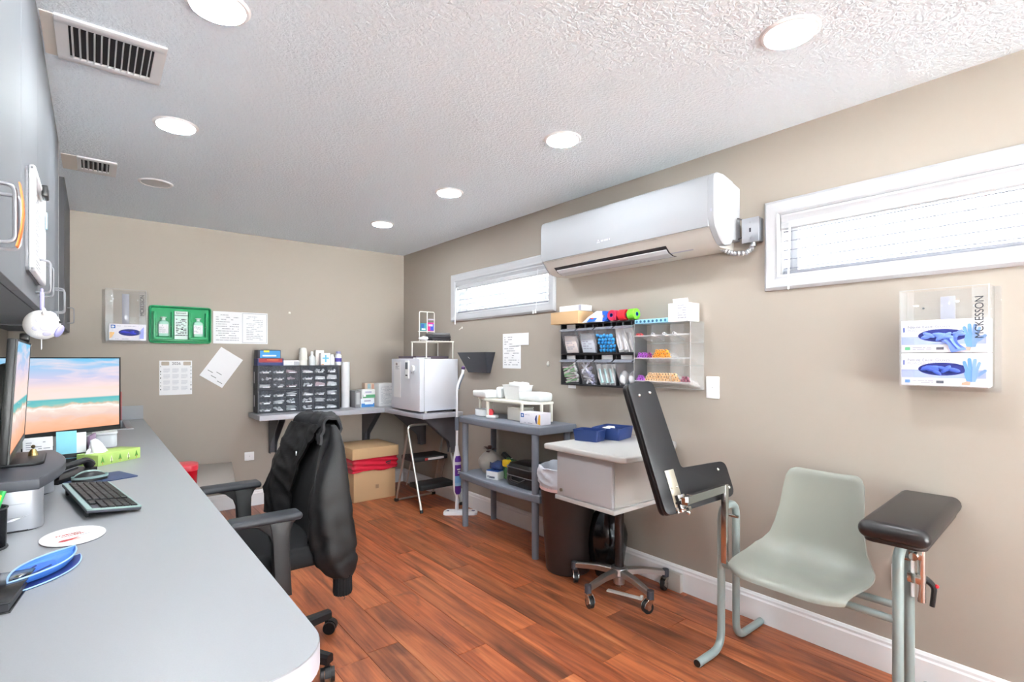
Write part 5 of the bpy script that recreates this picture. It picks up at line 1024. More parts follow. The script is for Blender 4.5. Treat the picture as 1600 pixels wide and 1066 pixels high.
def tubes(col, label, group, spots_, zf):
    p = thing('blood_tube', label, 'tube', (0,0,0), 0, group)
    part('tube', G().cyl((0,-0.112,0.0), (0,-0.018,0.0), 0.0068, n=10), TUBEM, p)
    part('cap', G().lathe([(0.0046,0.0045), (0.0046,0.0), (0.0082,0.0), (0.0088,0.002), (0.0088,0.017), (0,0.017)], 14, Matrix.Translation((0,-0.128,0)) @ Matrix.Rotation(-PI/2, 4, 'X')), M('cap_%d_%d_%d' % col, col, 0.45), p)
    part('cap_well', G().cyl((0,-0.1276,0), (0,-0.1240,0), 0.0047, n=12), M('capwell_%d_%d_%d' % tuple(int(v*0.45) for v in col), tuple(int(v*0.45) for v in col), 0.6), p)
    sl = math.atan2(0.038, 0.127)
    def place(o, i):
        o.location = (0,0,0); x_, lay = spots_[i]; q = [s_ for s_ in spots_ if s_[1] == lay].index(spots_[i]); nl = max(s_[1] for s_ in spots_)
        o['label'] = label+', %s from the left%s' % (ORD[q], '' if nl == 0 else ' in the %s layer' % ['bottom', 'middle' if nl == 2 else 'top', 'top'][lay])
        o.location = (XR-0.001, TY-x_, TZ+zf-0.030+0.0155*lay); o.rotation_euler = (sl, 0, -PI/2+rn.uniform(-.03,.03))
        o.rotation_euler[0] = -sl
    copies(p, len(spots_), place)
def rowspots(x0, x1, lays):
    o = []; st = 0.0182
    for L in range(lays):
        x_ = x0+L*st/2
        while x_ <= x1-L*st*0.4: o.append((x_, L)); x_ += st
    return o
tubes((156,70,176), 'purple-capped blood tube, middle tier', 'purple tubes on the middle tier', rowspots(-0.158, -0.100, 2), 0.175)
tubes((150,36,120), 'magenta-capped blood tube, middle tier', 'magenta tubes on the middle tier', rowspots(-0.090, -0.066, 2), 0.175)
tubes((230,150,44), 'orange-capped blood tube, middle tier', 'orange tubes on the middle tier', rowspots(-0.050, 0.055, 3), 0.175)
tubes((150,66,172), 'purple-capped blood tube, bottom tier', 'purple tubes on the bottom tier', rowspots(-0.160, -0.120, 2), 0.047)
tubes((226,182,136), 'peach-capped blood tube, bottom tier', 'peach tubes on the bottom tier', rowspots(-0.104, 0.10, 3), 0.047)
tubes((150,84,100), 'dusky pink-capped blood tube, bottom tier', 'pink tubes on the bottom tier', rowspots(0.122, 0.162, 2), 0.047)
tubes((186,40,46), 'red-capped blood tube, top tier', 'red tubes on the top tier', rowspots(-0.160, -0.135, 1), 0.300)
tubes((206,204,208), 'clear-capped blood tube, top tier', 'clear tubes on the top tier', [(-0.06,0), (0.01,0), (0.07,0)], 0.300)
# foam rack and white box on top of the tube rack
fr_ = thing('tube_tray', 'light blue tube tray with a row of holes on top of the clear rack', 'tray', (XR-0.07, 1.745, TZ+TH+0.001), -PI/2)
part('tray', G().bx((-0.115, -0.055, 0), (0.105, 0.055, 0.024), 0.002), M('tray_sky_blue', (150,206,232), 0.5), fr_)
for k in range(8): part('hole', G().cyl((-0.100+0.027*k, -0.056, 0.012), (-0.100+0.027*k, -0.0545, 0.012), 0.0075, n=14), M('hole_blue', (44,92,124), 0.6), fr_)
wb3 = thing('white_carton', 'white printed carton with an open flap on top of the clear rack', 'box', (XR-0.07, 1.578, TZ+TH+0.001), -PI/2)
part('carton', G().bx((-0.060, -0.055, 0), (0.058, 0.055, 0.098), 0.001), PLASTIC_W, wb3); part('flap', G().box((0.012, -0.050, 0.108), (0.09, 0.003, 0.026), rot=Matrix.Rotation(0.25, 4, 'X')), PLASTIC_W, wb3); part('printed_text', G().strips(0.0, 0.05, 0.012, 0.09, 6, -0.0565, 3), M('pale_ink', (180,182,192), 0.8), wb3, smooth=0)

# ================================================================== FRIDGE AND ITS LOAD
fg = thing('mini_fridge', 'white mini fridge on the right leg of the wall shelf', 'fridge', (2.135, 4.145, ZS+0.0005))
FW = M('fridge_white', (222,224,232), 0.35)
part('cabinet', G().bx((0.050, -0.265, 0.018), (0.382, 0.265, 0.465), 0.004), FW, fg); part('door', G().bx((0.0, -0.268, 0.016), (0.046, 0.268, 0.467), 0.007, 3), FW, fg)
part('gasket', G().bx((0.045, -0.262, 0.022), (0.0505, 0.262, 0.46)), M('gasket_grey', (170,172,178), 0.6), fg)
for sx in (0.07, 0.36):
    for sy in (-0.24, 0.24): part('foot', G().cyl((sx, sy, 0), (sx, sy, 0.019), 0.014, n=12), CREAM if sx < 0.1 else BLACK, fg)
part('hinge', G().bx((0.012, -0.262, 0.466), (0.075, -0.235, 0.472), 0.001), STEEL, fg)
fm = lambda y, z: dict(loc=(2.1345, y, ZS+z), rz=-PI/2)
tp = thing('towel_sheet', 'long white sheet hanging on the fridge door', 'paper', **fm(4.30, 0.12)); part('sheet', G().bx((-0.055, -0.003, 0), (0.075, -0.001, 0.32)), PAPER, tp); part('magnet', G().cyl((0.008,-0.003,0.30), (0.008,-0.010,0.30), 0.012, n=14), M('magnet_grey', (150,140,136), 0.4), tp)
part('printed_text', G().strips(-0.02, 0.05, 0.25, 0.285, 3, -0.0034, 2), INK, tp, smooth=0)
th_ = thing('fridge_thermometer', 'white digital thermometer stuck on the fridge door', 'thermometer', **fm(4.085, 0.295)); part('case', G().bx((-0.032, -0.016, 0), (0.032, -0.001, 0.155), 0.004), PLASTIC_W, th_); part('display', G().bx((-0.022, -0.0175, 0.080), (0.022, -0.016, 0.140)), M('lcd_grey', (98,104,112), 0.3), th_); part('button', G().bx((-0.018, -0.0175, 0.022), (0.018, -0.016, 0.032)), DARKINK, th_)
th_ = thing('fridge_timer', 'small round white timer beside the thermometer on the fridge', 'timer', **fm(3.99, 0.365)); part('case', G().cyl((0,-0.001,0.02), (0,-0.018,0.02), 0.026, n=20), PLASTIC_W, th_); part('clip', G().bx((-0.012, -0.018, -0.024), (0.02, -0.006, -0.008), 0.002), STEEL, th_)
ZF = ZS+0.4675
# dark tray of papers, wire riser, dark box, white bundle
ptray = thing('paper_tray', 'flat dark purple tray with papers on top of the fridge', 'tray', (2.36, 4.22, ZF)); part('tray', G().bx((-0.165, -0.17, 0), (0.165, 0.17, 0.022), 0.002), M('tray_mauve', (96,84,96), 0.6), ptray); part('papers', G().bx((-0.20, -0.24, 0.0), (-0.06, -0.18, 0.010)), PAPER, ptray)
wr = thing('wire_riser', 'white wire riser shelf standing on the fridge', 'rack', (2.385, 4.10, ZF)); RWM = M('coated_wire_white', (228,226,218), 0.4)
g = G()
for sx in (-0.135, 0.135):
    for sy in (-0.13, 0.13): part('leg', G().cyl((sx, sy, 0), (sx, sy, 0.150), 0.006, n=8), RWM, wr)
part('top_frame', G().tube([(-0.14,-0.135,0.152), (0.14,-0.135,0.152), (0.14,0.135,0.152), (-0.14,0.135,0.152)], 0.006, 8, closed=True), RWM, wr)
for k in range(9): part('top_wire', G().cyl((-0.12+0.03*k, -0.135, 0.156), (-0.12+0.03*k, 0.135, 0.156), 0.003, n=6), RWM, wr)
db = thing('folded_towels', 'stack of dark folded cloths on the wire riser', 'cloths', (2.43, 4.08, ZF+0.159)); 
for k, (c, w_) in enumerate((((52,48,54), 0.20), ((62,60,66), 0.195), ((118,116,118), 0.185))): part('folded_cloth', G().box((0.0, 0, 0.013+0.024*k), (w_, 0.14, 0.024), 0.010, 3), M('cloth_%d' % k, c, 0.9), db)
wbn = thing('tissue_bundle', 'crumpled white tissue bundle at the left of the wire riser top', 'tissue', (2.29, 4.09, ZF+0.159)); t_ = G().sph((0,0,0.020), 0.036, (1.2,1.2,0.55), 18)
for v in t_.bm.verts: v.co += v.co.normalized()*0.008*noise.noise(v.co*45)
part('tissue', t_, M('tissue_white', (240,240,242), 0.9), wbn)
sr = thing('wire_file_stand', 'tall white wire stand with colourful packs behind the dark cloths', 'rack', (2.385, 4.185, ZF+0.159))
part('frame', G().tube([(-0.085,0,0), (-0.085,0,0.27), (0.07,0,0.27), (0.07,0,0)], 0.0045, 8, 0.015).cyl((-0.005,0,0.0), (-0.005,0,0.27), 0.004, n=8).cyl((-0.085,0,0.09), (0.07,0,0.09), 0.004, n=8).cyl((-0.085,0.03,0.09), (0.07,0.03,0.09), 0.003, n=6), RWM, sr)
part('brand_strip', G().bx((0.005, -0.004, 0.195), (0.06, -0.002, 0.207)), M('print_light', (168,168,184), 0.7), sr)
carton('colour_pack', 'teal and green pack leaning in the white wire stand', 'pack', (2.345, 4.20, ZF+0.255), (0.065, 0.022, 0.070), (60,140,150), 0, (('blue_print', 0.1, 0.6, 0.4, 0.9, (50,90,160)), ('white_print', 0.2, 0.8, 0.1, 0.3, (220,230,230))))
carton('colour_pack', 'magenta and blue pack leaning in the white wire stand', 'pack', (2.425, 4.20, ZF+0.255), (0.075, 0.024, 0.078), (206,40,130), 0, (('blue_print', 0.35, 0.95, 0.05, 0.85, (60,80,190)), ('white_print', 0.1, 0.7, 0.55, 0.8, (226,210,232))))

# ================================================================== UNDER THE SHELF
# cardboard box with a red bag over its rim and a lid
cx_ = thing('waste_box', 'tall cardboard waste box with a red bag folded under its lid', 'box', (1.99, 4.66, 0))
part('carton', G().bx((-0.20, -0.215, 0), (0.20, 0.20, 0.30), 0.002), CARD, cx_)
t_ = G().bx((-0.212, -0.227, 0.265), (0.212, 0.212, 0.385)); bmesh.ops.subdivide_edges(t_.bm, edges=t_.bm.edges[:], cuts=15, use_grid_fill=True)
for v in t_.bm.verts:
    q = noise.noise(Vector((v.co.x*9+v.co.y*7, v.co.z*34, v.co.y*5)))
    n_ = Vector((v.co.x/0.212, v.co.y/0.22, 0)); k = 0.010*q+0.006*math.sin(v.co.z*140+v.co.x*16)
    if v.co.z < 0.27: v.co.z += 0.03*noise.noise(Vector((v.co.x*6+3, v.co.y*6, 1)))+0.05*max(0, -v.co.x/0.4)*0
    v.co += n_*k
part('red_bag', t_, M('red_bag_film', (206,40,62), 0.22), cx_, smooth=100)
part('lid', G().bx((-0.222, -0.238, 0.385), (0.222, 0.222, 0.480), 0.002), CARD, cx_)
part('lid_crease', G().bx((-0.2225, -0.2385, 0.3845), (0.2225, 0.2225, 0.3875)), M('cardboard_shadow', (160,128,92), 0.9), cx_)  # darker strip paints the shade line under the lid edge
part('hand_mark', G().bx((0.005, -0.2165, 0.10), (0.035, -0.2152, 0.135)), M('cardboard_print', (160,132,102), 0.85), cx_)
part('biohazard_print', G().box((0.12, -0.2395+0.004, 0.335), (0.05, 0.004, 0.010), rot=Matrix.Rotation(-0.2, 4, 'Y')).box((0.125, -0.2365, 0.318), (0.035, 0.004, 0.006), rot=Matrix.Rotation(-0.2, 4, 'Y')), DARKINK, cx_)
# step stool
st = thing('step_stool', 'folding silver step stool with two black treads under the shelf', 'step stool', (2.305, 3.80, 0))
TBM2 = M('silver_tube', (196,194,190), 0.28, 0.85)
hw = 0.195
part('front_frame', G().tube([(-hw, 0.005, 0.012), (-hw+0.005, 0.265, 0.70), (hw-0.005, 0.265, 0.70), (hw, 0.005, 0.012)], 0.0105, 10, 0.055), TBM2, st)
part('rear_frame', G().tube([(-hw+0.014, 0.275, 0.62), (-hw+0.006, 0.475, 0.012), (hw-0.006, 0.475, 0.012), (hw-0.014, 0.275, 0.62)], 0.009, 10, 0.03), TBM2, st)
TRD = M('black_tread', (28,28,30), 0.6)
u1 = part('tread', G().bx((-hw+0.026, 0.185, 0.385), (hw-0.022, 0.42, 0.425), 0.010, 3), TRD, st, 'upper black tread with a white and red label')
part('tread_label', G().bx((-0.03, 0.1835, 0.393), (0.13, 0.185, 0.412)), M('label_beige', (214,206,204), 0.5), u1); part('red_label', G().bx((-0.06, 0.1835, 0.393), (-0.03, 0.185, 0.412)), M('red_print', (186,60,58), 0.6), u1)
part('tread', G().bx((-hw+0.026, 0.06, 0.165), (hw-0.022, 0.27, 0.205), 0.010, 3), TRD, st)
for s_ in (-1, 1):
    part('link_bar', G().cyl((s_*(hw-0.022), 0.235, 0.385), (s_*(hw-0.022), 0.31, 0.175), 0.005, n=8), TBM2, st)
    part('rubber_foot', G().cyl((s_*hw, 0.0, 0), (s_*hw, 0.008, 0.025), 0.014, n=10), BLACK, st); part('rubber_foot', G().bx((s_*(hw-0.006)-0.016, 0.455, 0), (s_*(hw-0.006)+0.016, 0.49, 0.026), 0.004), BLACK, st)
# spray mop
mp_ = thing('spray_mop', 'white spray mop with a purple bottle leaning by the grey shelf cart', 'mop', (2.335, 3.615, 0), 0)
MW = M('mop_white', (236,236,240), 0.35); PUR = M('mop_purple', (92,42,150), 0.35)
part('head', G().loft([[(x_*k, y_*k, z) for x_, y_ in rpoly(0.28, 0.105, 0.03)] for k, z in ((1,0.0), (1,0.016), (0.9,0.024), (0.5,0.030))], m=Matrix.Rotation(math.radians(-38), 4, 'Z') @ Matrix.Translation((0.03,0,0))), MW, mp_)
for sx in (-0.05, 0.115): part('purple_grip', G().prism(ell(0.035, 0.016, 16), 0.004, Matrix.Rotation(math.radians(-38), 4, 'Z') @ Matrix.Translation((sx, -0.010, 0.0235))), M('mop_navy_purple', (60,50,120), 0.4), mp_)
part('neck', G().tube([(0.0,0.0,0.03), (0,0,0.17)], lambda u: 0.016-0.004*u, 12), MW, mp_)
part('housing', G().loft([[(x_*a, y_*b, z) for x_, y_ in ell(1, 1, 20)] for a, b, z in ((0.014,0.014,0.15), (0.032,0.024,0.185), (0.036,0.026,0.25), (0.036,0.026,0.43), (0.030,0.024,0.475), (0.016,0.015,0.53), (0.013,0.013,0.56))]), MW, mp_)
bt_ = part('bottle', G().loft([[(x_*a, y_*b-0.016, z) for x_, y_ in ell(1, 1, 20)] for a, b, z in ((0.018,0.012,0.165), (0.029,0.018,0.185), (0.029,0.018,0.455), (0.020,0.012,0.480))]), PUR, mp_)
for nm, z0, z1, c in (('white_band', 0.408, 0.432, (214,210,226)), ('sky_band', 0.255, 0.318, (120,176,228)), ('pale_band', 0.235, 0.262, (150,200,236))): part(nm, G().loft([[(x_*0.0296, y_*0.0186-0.016, z) for x_, y_ in ell(1,1,20)] for z in (z0, z1)], caps=False), M('mop_%d_%d_%d' % c, c, 0.35), bt_)
part('label_print', G().box((-0.004, -0.0352, 0.372), (0.030, 0.001, 0.008)).box((0.0, -0.0352, 0.355), (0.022, 0.001, 0.006)).box((-0.002, -0.0352, 0.342), (0.026, 0.001, 0.005)), WHITE, bt_, smooth=0)
part('lower_pole', G().cyl((0,0,0.55), (0,0,0.70), 0.0105, n=12), MW, mp_); part('grey_grip', G().cyl((0,0,0.69), (0,0,0.80), 0.0165, n=14), GREYP, mp_)
part('upper_pole', G().tube([(0,0,0.80), (0.0,0.0,1.02), (0.012,0.0,1.075), (0.058,0.0,1.165), (0.062,0.0,1.20)], lambda u: 0.010+0.006*max(0,(u-0.55)), 12, 0.03), MW, mp_); part('purple_end', G().sph((0.0625,0,1.203), 0.0175, n=14), M('mop_dark_purple', (76,48,104), 0.4), mp_)
part('grip_underside', G().tube([(0.014,-0.004,1.03), (0.026,-0.004,1.075), (0.064,-0.004,1.15)], 0.008, 8, 0.02), GREYP, mp_)

# ---- grey plastic shelf cart
gc = thing('plastic_shelf', 'grey two-tier plastic shelf unit with a bowed front against the right wall', 'shelf unit', (2.35, 2.885, 0))
GSM = M('grey_shelf_plastic', (118,123,134), 0.5)
def tray_outline(n=10):
    o = [(0.165, -0.46), (0.165, 0.46)]
    o += [(-0.166-0.030*math.sin(PI*k/n)**0.8, 0.46-0.92*k/n) for k in range(n+1)]
    return [(x_, y_) for x_, y_ in o]
def slab(z, h=0.052):
    t = part('shelf_tray', G().prism(tray_outline()[::-1], h, Matrix.Translation((0,0,z-h)), 0.008, 3), GSM, gc)
    g = G(); o = tray_outline()[2:]
    for a, b in zip(o, o[1:]):
        A, B = Vector((*a,0)), Vector((*b,0)); d = (B-A).normalized(); n_ = Vector((d.y, -d.x, 0)); n_ = -n_ if n_.x > 0 else n_
        for k in range(7):
            p = A.lerp(B, (k+0.5)/7); g.box((p.x+n_.x*0.0005, p.y+n_.y*0.0005, z-0.014), (0.002, 0.006, 0.006), rot=Matrix.Rotation(math.atan2(d.y, d.x)-PI/2, 4, 'Z'))
    part('rim_notches', g, M('notch_grey', (112,120,134), 0.6), t, stuff=True); return t
slab(0.845); slab(0.415)
for lx, ly in ((-0.135, 0.425), (-0.150, -0.40), (0.135, 0.425), (0.135, -0.40)):
    for z0, z1 in ((0.0, 0.363), (0.415, 0.793)): part('leg', G().cyl((lx, ly, z0), (lx, ly, z1), 0.0225, 0.0245, 18), GSM, gc)

# ---- on the top tier of the grey shelf: white riser, white goods, glove box
ZT = 0.8455
rk = thing('corner_riser', 'cream plastic riser shelf on the top tier of the grey shelf unit', 'riser', (2.37, 2.93, ZT))
RC = M('riser_cream', (232,228,216), 0.45)
ro = [(0.10, -0.33), (0.10, 0.40), (-0.02, 0.40), (-0.12, 0.16), (-0.10, -0.22), (0.0, -0.33)]
part('top_frame', G().prism(ro[::-1], 0.018, Matrix.Translation((0,0,0.122)), 0.004), RC, rk)
for lx, ly in ((-0.012, 0.385), (-0.108, 0.155), (-0.088, -0.215), (0.0, -0.318), (0.09, -0.318), (0.09, 0.385)): part('leg', G().bx((lx-0.008, ly-0.010, 0), (lx+0.008, ly+0.010, 0.123), 0.003), RC, rk)
ZR = ZT+0.1405
def soft(name, label, cat, loc, sz, mat, rz=0, amp=0.10, f=14, seed=0, sh=None):
    t_ = G().box((0,0,sz[2]/2), sz, min(sz)*0.3, 3)
    bmesh.ops.subdivide_edges(t_.bm, edges=[e for e in t_.bm.edges if e.calc_length() > 0.03], cuts=3, use_grid_fill=True)
    for v in t_.bm.verts:
        q = noise.noise_vector(v.co*f+Vector((seed, 0, 0)))*min(sz)*amp; q.z = max(q.z, -v.co.z) if v.co.z < 0.004 else q.z
        v.co += q
        if v.co.z < 0: v.co.z = 0
    t = thing(name, label, cat, loc, rz); part('film' if 'bag' in name else 'wrap', t_, mat, t, smooth=60); return t
WPAD = M('pad_white_soft', (236,238,238), 0.7)
soft('paper_pad_stack', 'flat stack of white pads at the left of the cream riser top', 'pads', (2.345, 3.20, ZR), (0.15, 0.22, 0.055), WPAD, -0.15, 0.12, 10, 1)
soft('paper_pad_stack', 'second white pad pack with a blue mark on the cream riser top', 'pads', (2.385, 3.06, ZR+0.0), (0.10, 0.055, 0.085), M('pad_mint_white', (232,236,238), 0.7), -0.1, 0.05, 10, 2)
wt_ = thing('white_bin', 'white open plastic bin with a grey label on the cream riser', 'bin', (2.40, 2.905, ZR))
g = G(); o_ = [(x_, y_) for x_, y_ in rpoly(0.13, 0.20, 0.012)]
g.loft([[(x_*k+sh_, y_*k, z) for x_, y_ in o_] for k, z, sh_ in ((0.82,0,0), (0.84,0.004,0), (1.0,0.100,0), (1.04,0.100,0), (1.04,0.104,0), (0.97,0.104,0), (0.80,0.006,0))])
part('tub', g, PLASTIC_W, wt_); part('name_label', G().bx((-0.0595, 0.03, 0.052), (-0.0585, 0.07, 0.082)), M('print_light', (168,168,184), 0.7), wt_)
soft('tissue_bundle', 'white folded wipes heaped in the white bin on the cream riser', 'wipes', (2.405, 2.895, ZR+0.062), (0.10, 0.15, 0.062), WPAD, 0, 0.16, 24, 3)
soft('drape_pack', 'white soft folded pack at the right of the cream riser top', 'pack', (2.40, 2.71, ZR), (0.13, 0.21, 0.062), M('pack_mint', (232,236,236), 0.6), 0.12, 0.10, 9, 4)
bw = thing('white_bowl', 'shallow white bowl under the left end of the cream riser', 'bowl', (2.318, 3.215, ZT)); part('bowl', G().loft([[(x_*k, y_*k, z) for x_, y_ in ell(0.055, 0.078, 28)] for k, z in ((0.85,0), (1,0.006), (1.02,0.050), (0.98,0.052), (0.93,0.012))]), PLASTIC_W, bw); part('dark_contents', G().prism(ell(0.047, 0.068, 24), 0.004, Matrix.Translation((0,0,0.040))), M('mop_grey_brown', (110,104,98), 0.8), bw)
rd_ = thing('tape_dispenser', 'small white dispenser with a red disc under the cream riser', 'dispenser', (2.285, 3.06, ZT), 0.4); part('body', G().prism(rpoly(0.06, 0.09, 0.015), 0.020, None, 0.006), PLASTIC_W, rd_); part('red_disc', G().cyl((-0.008, 0.012, 0.042), (0.010, 0.012, 0.042), 0.023, n=20), M('red_coral', (214,70,80), 0.5), rd_)
crt = thing('clear_container', 'cream rounded plastic container under the cream riser', 'container', (2.365, 2.83, ZT)); part('tub', G().prism(rpoly(0.13, 0.16, 0.02), 0.085, None, 0.008), M('container_cream', (226,222,214), 0.5), crt); part('lid', G().prism(rpoly(0.134, 0.164, 0.022), 0.010, Matrix.Translation((0,0,0.085)), 0.003), RC, crt)
gb = blue_box('white and amber glove box on the near corner of the grey shelf top', (2.345, 2.598, ZT), -PI/2+0.10, 0.19, 0.078, 0.10, False)
part('side_print', G().bx((-0.0958, -0.099, 0.001), (-0.0952, -0.001, 0.077)), M('box_side_blue', (128,148,176), 0.6), gb); part('side_orange', G().bx((-0.0962, -0.098, 0.001), (-0.0956, -0.080, 0.055)), M('amber_print', (236,176,66), 0.6), gb)
# ---- on the lower tier
ZL = 0.4155
def sack(name, label, loc, h, r, mat, tie=None, tiemat=None, seed=0, n=28):
    t = thing(name, label, 'bag', loc); rings = []
    for j in range(15):
        u = j/14; rr = r*(0.62+0.38*math.sin(min(1, u*1.9)*PI/2)) if u < 0.55 else r*(1-((u-0.55)/0.45)**1.6*0.86)
        rings.append([(rr*(1+0.09*noise.noise(Vector((math.cos(a)*2.2, math.sin(a)*2.2, u*4+seed)))+0.04*math.sin(9*a+seed)*u)*math.cos(a), rr*(1+0.09*noise.noise(Vector((math.cos(a)*2.2+5, math.sin(a)*2.2, u*4+seed)))+0.04*math.sin(9*a+seed)*u)*math.sin(a), h*u) for a in [2*PI*k/n for k in range(n)]])
    part('film', G().loft(rings), mat, t, smooth=60)
    if tie:
        rn = random.Random(seed); g = G()
        for k in range(7):
            a = rn.uniform(0, 2*PI); l = rn.uniform(0.04, 0.08); p0 = Vector((0,0,h*0.95)); d = Vector((math.cos(a), math.sin(a), rn.uniform(0.1,0.7)))*l; s_ = Vector((-math.sin(a), math.cos(a), 0))*0.016
            g.loft([[p0-s_*0.3, p0+s_*0.3], [p0+d*0.6-s_, p0+d*0.6+s_], [p0+d-s_*0.8+Vector((0,0,-0.01)), p0+d+s_*0.8+Vector((0,0,-0.012))]], closed=False)
        part('tied_ears', g, tiemat, t, smooth=60)
    return t
sack('plastic_bag', 'tied grey plastic bag with brown ears on the lower tier of the grey shelf', (2.36, 3.19, ZL), 0.17, 0.088, M('bag_grey_film', (176,168,160), 0.35, bump=0.3, bscale=40), True, M('bag_brown_film', (84,50,44), 0.4), 3)
nb_ = carton('supply_box', 'small white and blue box at the front of the lower tier', 'box', (2.255, 2.985, ZL), (0.105, 0.075, 0.062), (224,226,228), -PI/2+0.25, (('dark_print', 0.25, 0.75, 0.15, 0.35, (90,96,110)), ('grey_print', 0.1, 0.3, 0.2, 0.4, (150,154,164))))
part('blue_side', G().bx((-0.050, -0.0385, 0.058), (0.0527, 0.0375, 0.0628)), M('medical_blue', (36,92,170), 0.6), nb_)
soft('blue_bag', 'blue translucent bag heaped on the small supply box', 'bag', (2.275, 2.985, ZL+0.064), (0.075, 0.12, 0.050), clear('bag_blue_film', (64,88,150), 0.62, 0.2), 0.2, 0.35, 26, 8)
soft('green_bag', 'green crumpled plastic bag beside the yellow sponge on the lower tier', 'bag', (2.335, 2.90, ZL), (0.07, 0.11, 0.135), clear('bag_green_film', (110,176,110), 0.6, 0.2), 0.3, 0.35, 22, 9)
ys = soft('yellow_sponge', 'rounded yellow sponge among the bags on the lower tier', 'sponge', (2.275, 2.872, ZL+0.100), (0.045, 0.065, 0.05), M('sponge_yellow', (232,196,40), 0.8), 0, 0.12, 20, 5)
dt = thing('black_tool', 'black and white hand tool leaning against the green bag', 'tool', (2.36, 2.985, ZL+0.128), 0.2, rot=(math.radians(35), 0, 0.3)); part('grip', G().bx((-0.02, -0.06, 0), (0.02, 0.05, 0.03), 0.008, 3), BLACK, dt); part('white_stripe', G().bx((-0.0205, -0.035, 0.006), (0.0205, -0.025, 0.0305), 0.004), PLASTIC_W, dt)
gbt = thing('green_bottle', 'dark green plastic bottle lying at the back of the lower tier', 'bottle', (2.468, 2.74, ZL), 0.2); part('bottle', G().lathe([(0,0), (0.034,0), (0.036,0.01), (0.036,0.12), (0.014,0.155), (0.014,0.175)], 20, Matrix.Translation((0,0,0.036)) @ Matrix.Rotation(math.radians(65), 4, 'X')), M('bottle_dark_green', (28,104,70), 0.3), gbt); part('cap', G().lathe([(0.015,0.175), (0.015,0.195), (0,0.196)], 16, Matrix.Translation((0,0,0.036)) @ Matrix.Rotation(math.radians(65), 4, 'X')), BLACK, gbt)
bb_ = thing('black_bag', 'black padded carrying bag with grey piping on the lower tier', 'bag', (2.320, 2.68, ZL))
BG = M('black_vinyl', (24,24,26), 0.3)
part('body', G().loft([[(x_*k, y_*k, z) for x_, y_ in rpoly(0.21, 0.30, 0.05)] for k, z in ((0.92,0), (1,0.02), (1.0,0.05), (0.95,0.07), (0.99,0.085), (0.97,0.125), (0.85,0.15), (0.5,0.158))]), BG, bb_)
for z in (0.070, 0.125): part('piping', G().tube([(x_*0.99, y_*0.99, z) for x_, y_ in rpoly(0.21, 0.30, 0.05, 4)], 0.0035, 6, closed=True), M('piping_grey', (92,92,96), 0.35), bb_)
part('carry_handle', G().tube([(-0.104, 0.07, 0.06), (-0.130, 0.05, 0.045), (-0.130, -0.05, 0.04), (-0.104, -0.07, 0.06)], 0.007, 8, 0.02), BG, bb_)
solo('white_latch', G().sph((0,0,0.010), 0.010, (1,1,1), 12).bx((-0.05,-0.004,0.004), (0,0.004,0.010)), PLASTIC_W, 'small white knob lying at the back left of the lower tier', 'knob', (2.46, 3.30, ZL))

# ---- bins beside the grey shelf
tc_ = thing('waste_bin', 'tall dark brown waste bin with a white liner, half behind the white rolling cabinet', 'bin', (2.255, 2.245, 0))
BRN = M('bin_brown', (46,36,34), 0.4)
part('bin_body', G().lathe([(0,0), (0.128,0), (0.134,0.006), (0.168,0.50), (0.172,0.505), (0.172,0.52), (0.164,0.52), (0.130,0.012), (0,0.012)], 36), BRN, tc_)
rings = []
for j in range(22):
    u = j/21; z = 0.500+0.135*min(1, u*1.25) if u < 0.8 else 0.635-0.10*(u-0.8)/0.2; k0 = 0.174+0.010*math.sin(PI*min(1, u*1.25)) if u < 0.8 else 0.166-0.02*(u-0.8)/0.2
    r_ = []
    for q in range(56):
        a = 2*PI*q/56; n1 = 1-2*abs(noise.noise(Vector((math.cos(a)*1.6, math.sin(a)*1.6, z*24+0.5*math.sin(a*2))))); k = k0+0.014*max(0, n1)**2*(0.2 if u < 0.1 else 1)-0.006
        r_.append((k*math.cos(a), k*math.sin(a), z+0.012*noise.noise(Vector((math.cos(a)*2, math.sin(a)*2, 3)))*(u > 0.3)))
    rings.append(r_)
part('liner', G().loft(rings, True, False), M('liner_white', (204,208,218), 0.4), tc_, smooth=60)
part('liner_band', G().loft([[(0.1745*math.cos(a), 0.1745*math.sin(a), z) for a in [2*PI*q/36 for q in range(36)]] for z in (0.497, 0.516)], caps=False), M('liner_pink', (222,190,190), 0.5), tc_)
part('white_mark', G().box((-0.125, -0.094, 0.44), (0.004, 0.014, 0.05), 0.001, 1, Matrix.Rotation(0.64, 4, 'Z')), PLASTIC_W, tc_)
sack('black_trash_bag', 'glossy black trash bag on the floor behind the brown bin', (2.385, 1.985+0.06, 0), 0.44, 0.118, M('black_film', (16,16,18), 0.18), None, None, 6)

# ---- white rolling cabinet
rc = thing('rolling_cabinet', 'white rolling cabinet on a chrome five-star base under the bin organizer', 'cabinet', (2.250, 1.845, 0))
RCW = M('cabinet_warm_white', (186,184,182), 0.42)
top = [(-0.352, 0.225), (-0.352, -0.285), (-0.335, -0.318), (-0.305, -0.328), (0.02, -0.328), (0.245, -0.20), (0.262, -0.17), (0.262, 0.225)]
part('cabinet_top', G().prism(top, 0.032, Matrix.Translation((0,0,0.792)), 0.009, 3), RCW, rc)
part('box_body', G().bx((-0.290, -0.212, 0.550), (0.20, 0.17, 0.792)), M('cabinet_side', (176,172,168), 0.45), rc)
part('base_board', G().bx((-0.315, -0.228, 0.528), (0.21, 0.18, 0.550), 0.002), RCW, rc)
dr_ = part('door', G().bx((-0.310, -0.210, 0.553), (-0.291, 0.168, 0.785), 0.0015), M('cabinet_door', (178,177,180), 0.42), rc)
part('lock', G().cyl((-0.310, 0.135, 0.582), (-0.317, 0.135, 0.582), 0.009, n=16), M('lock_nickel', (150,150,140), 0.3, 0.9), dr_)
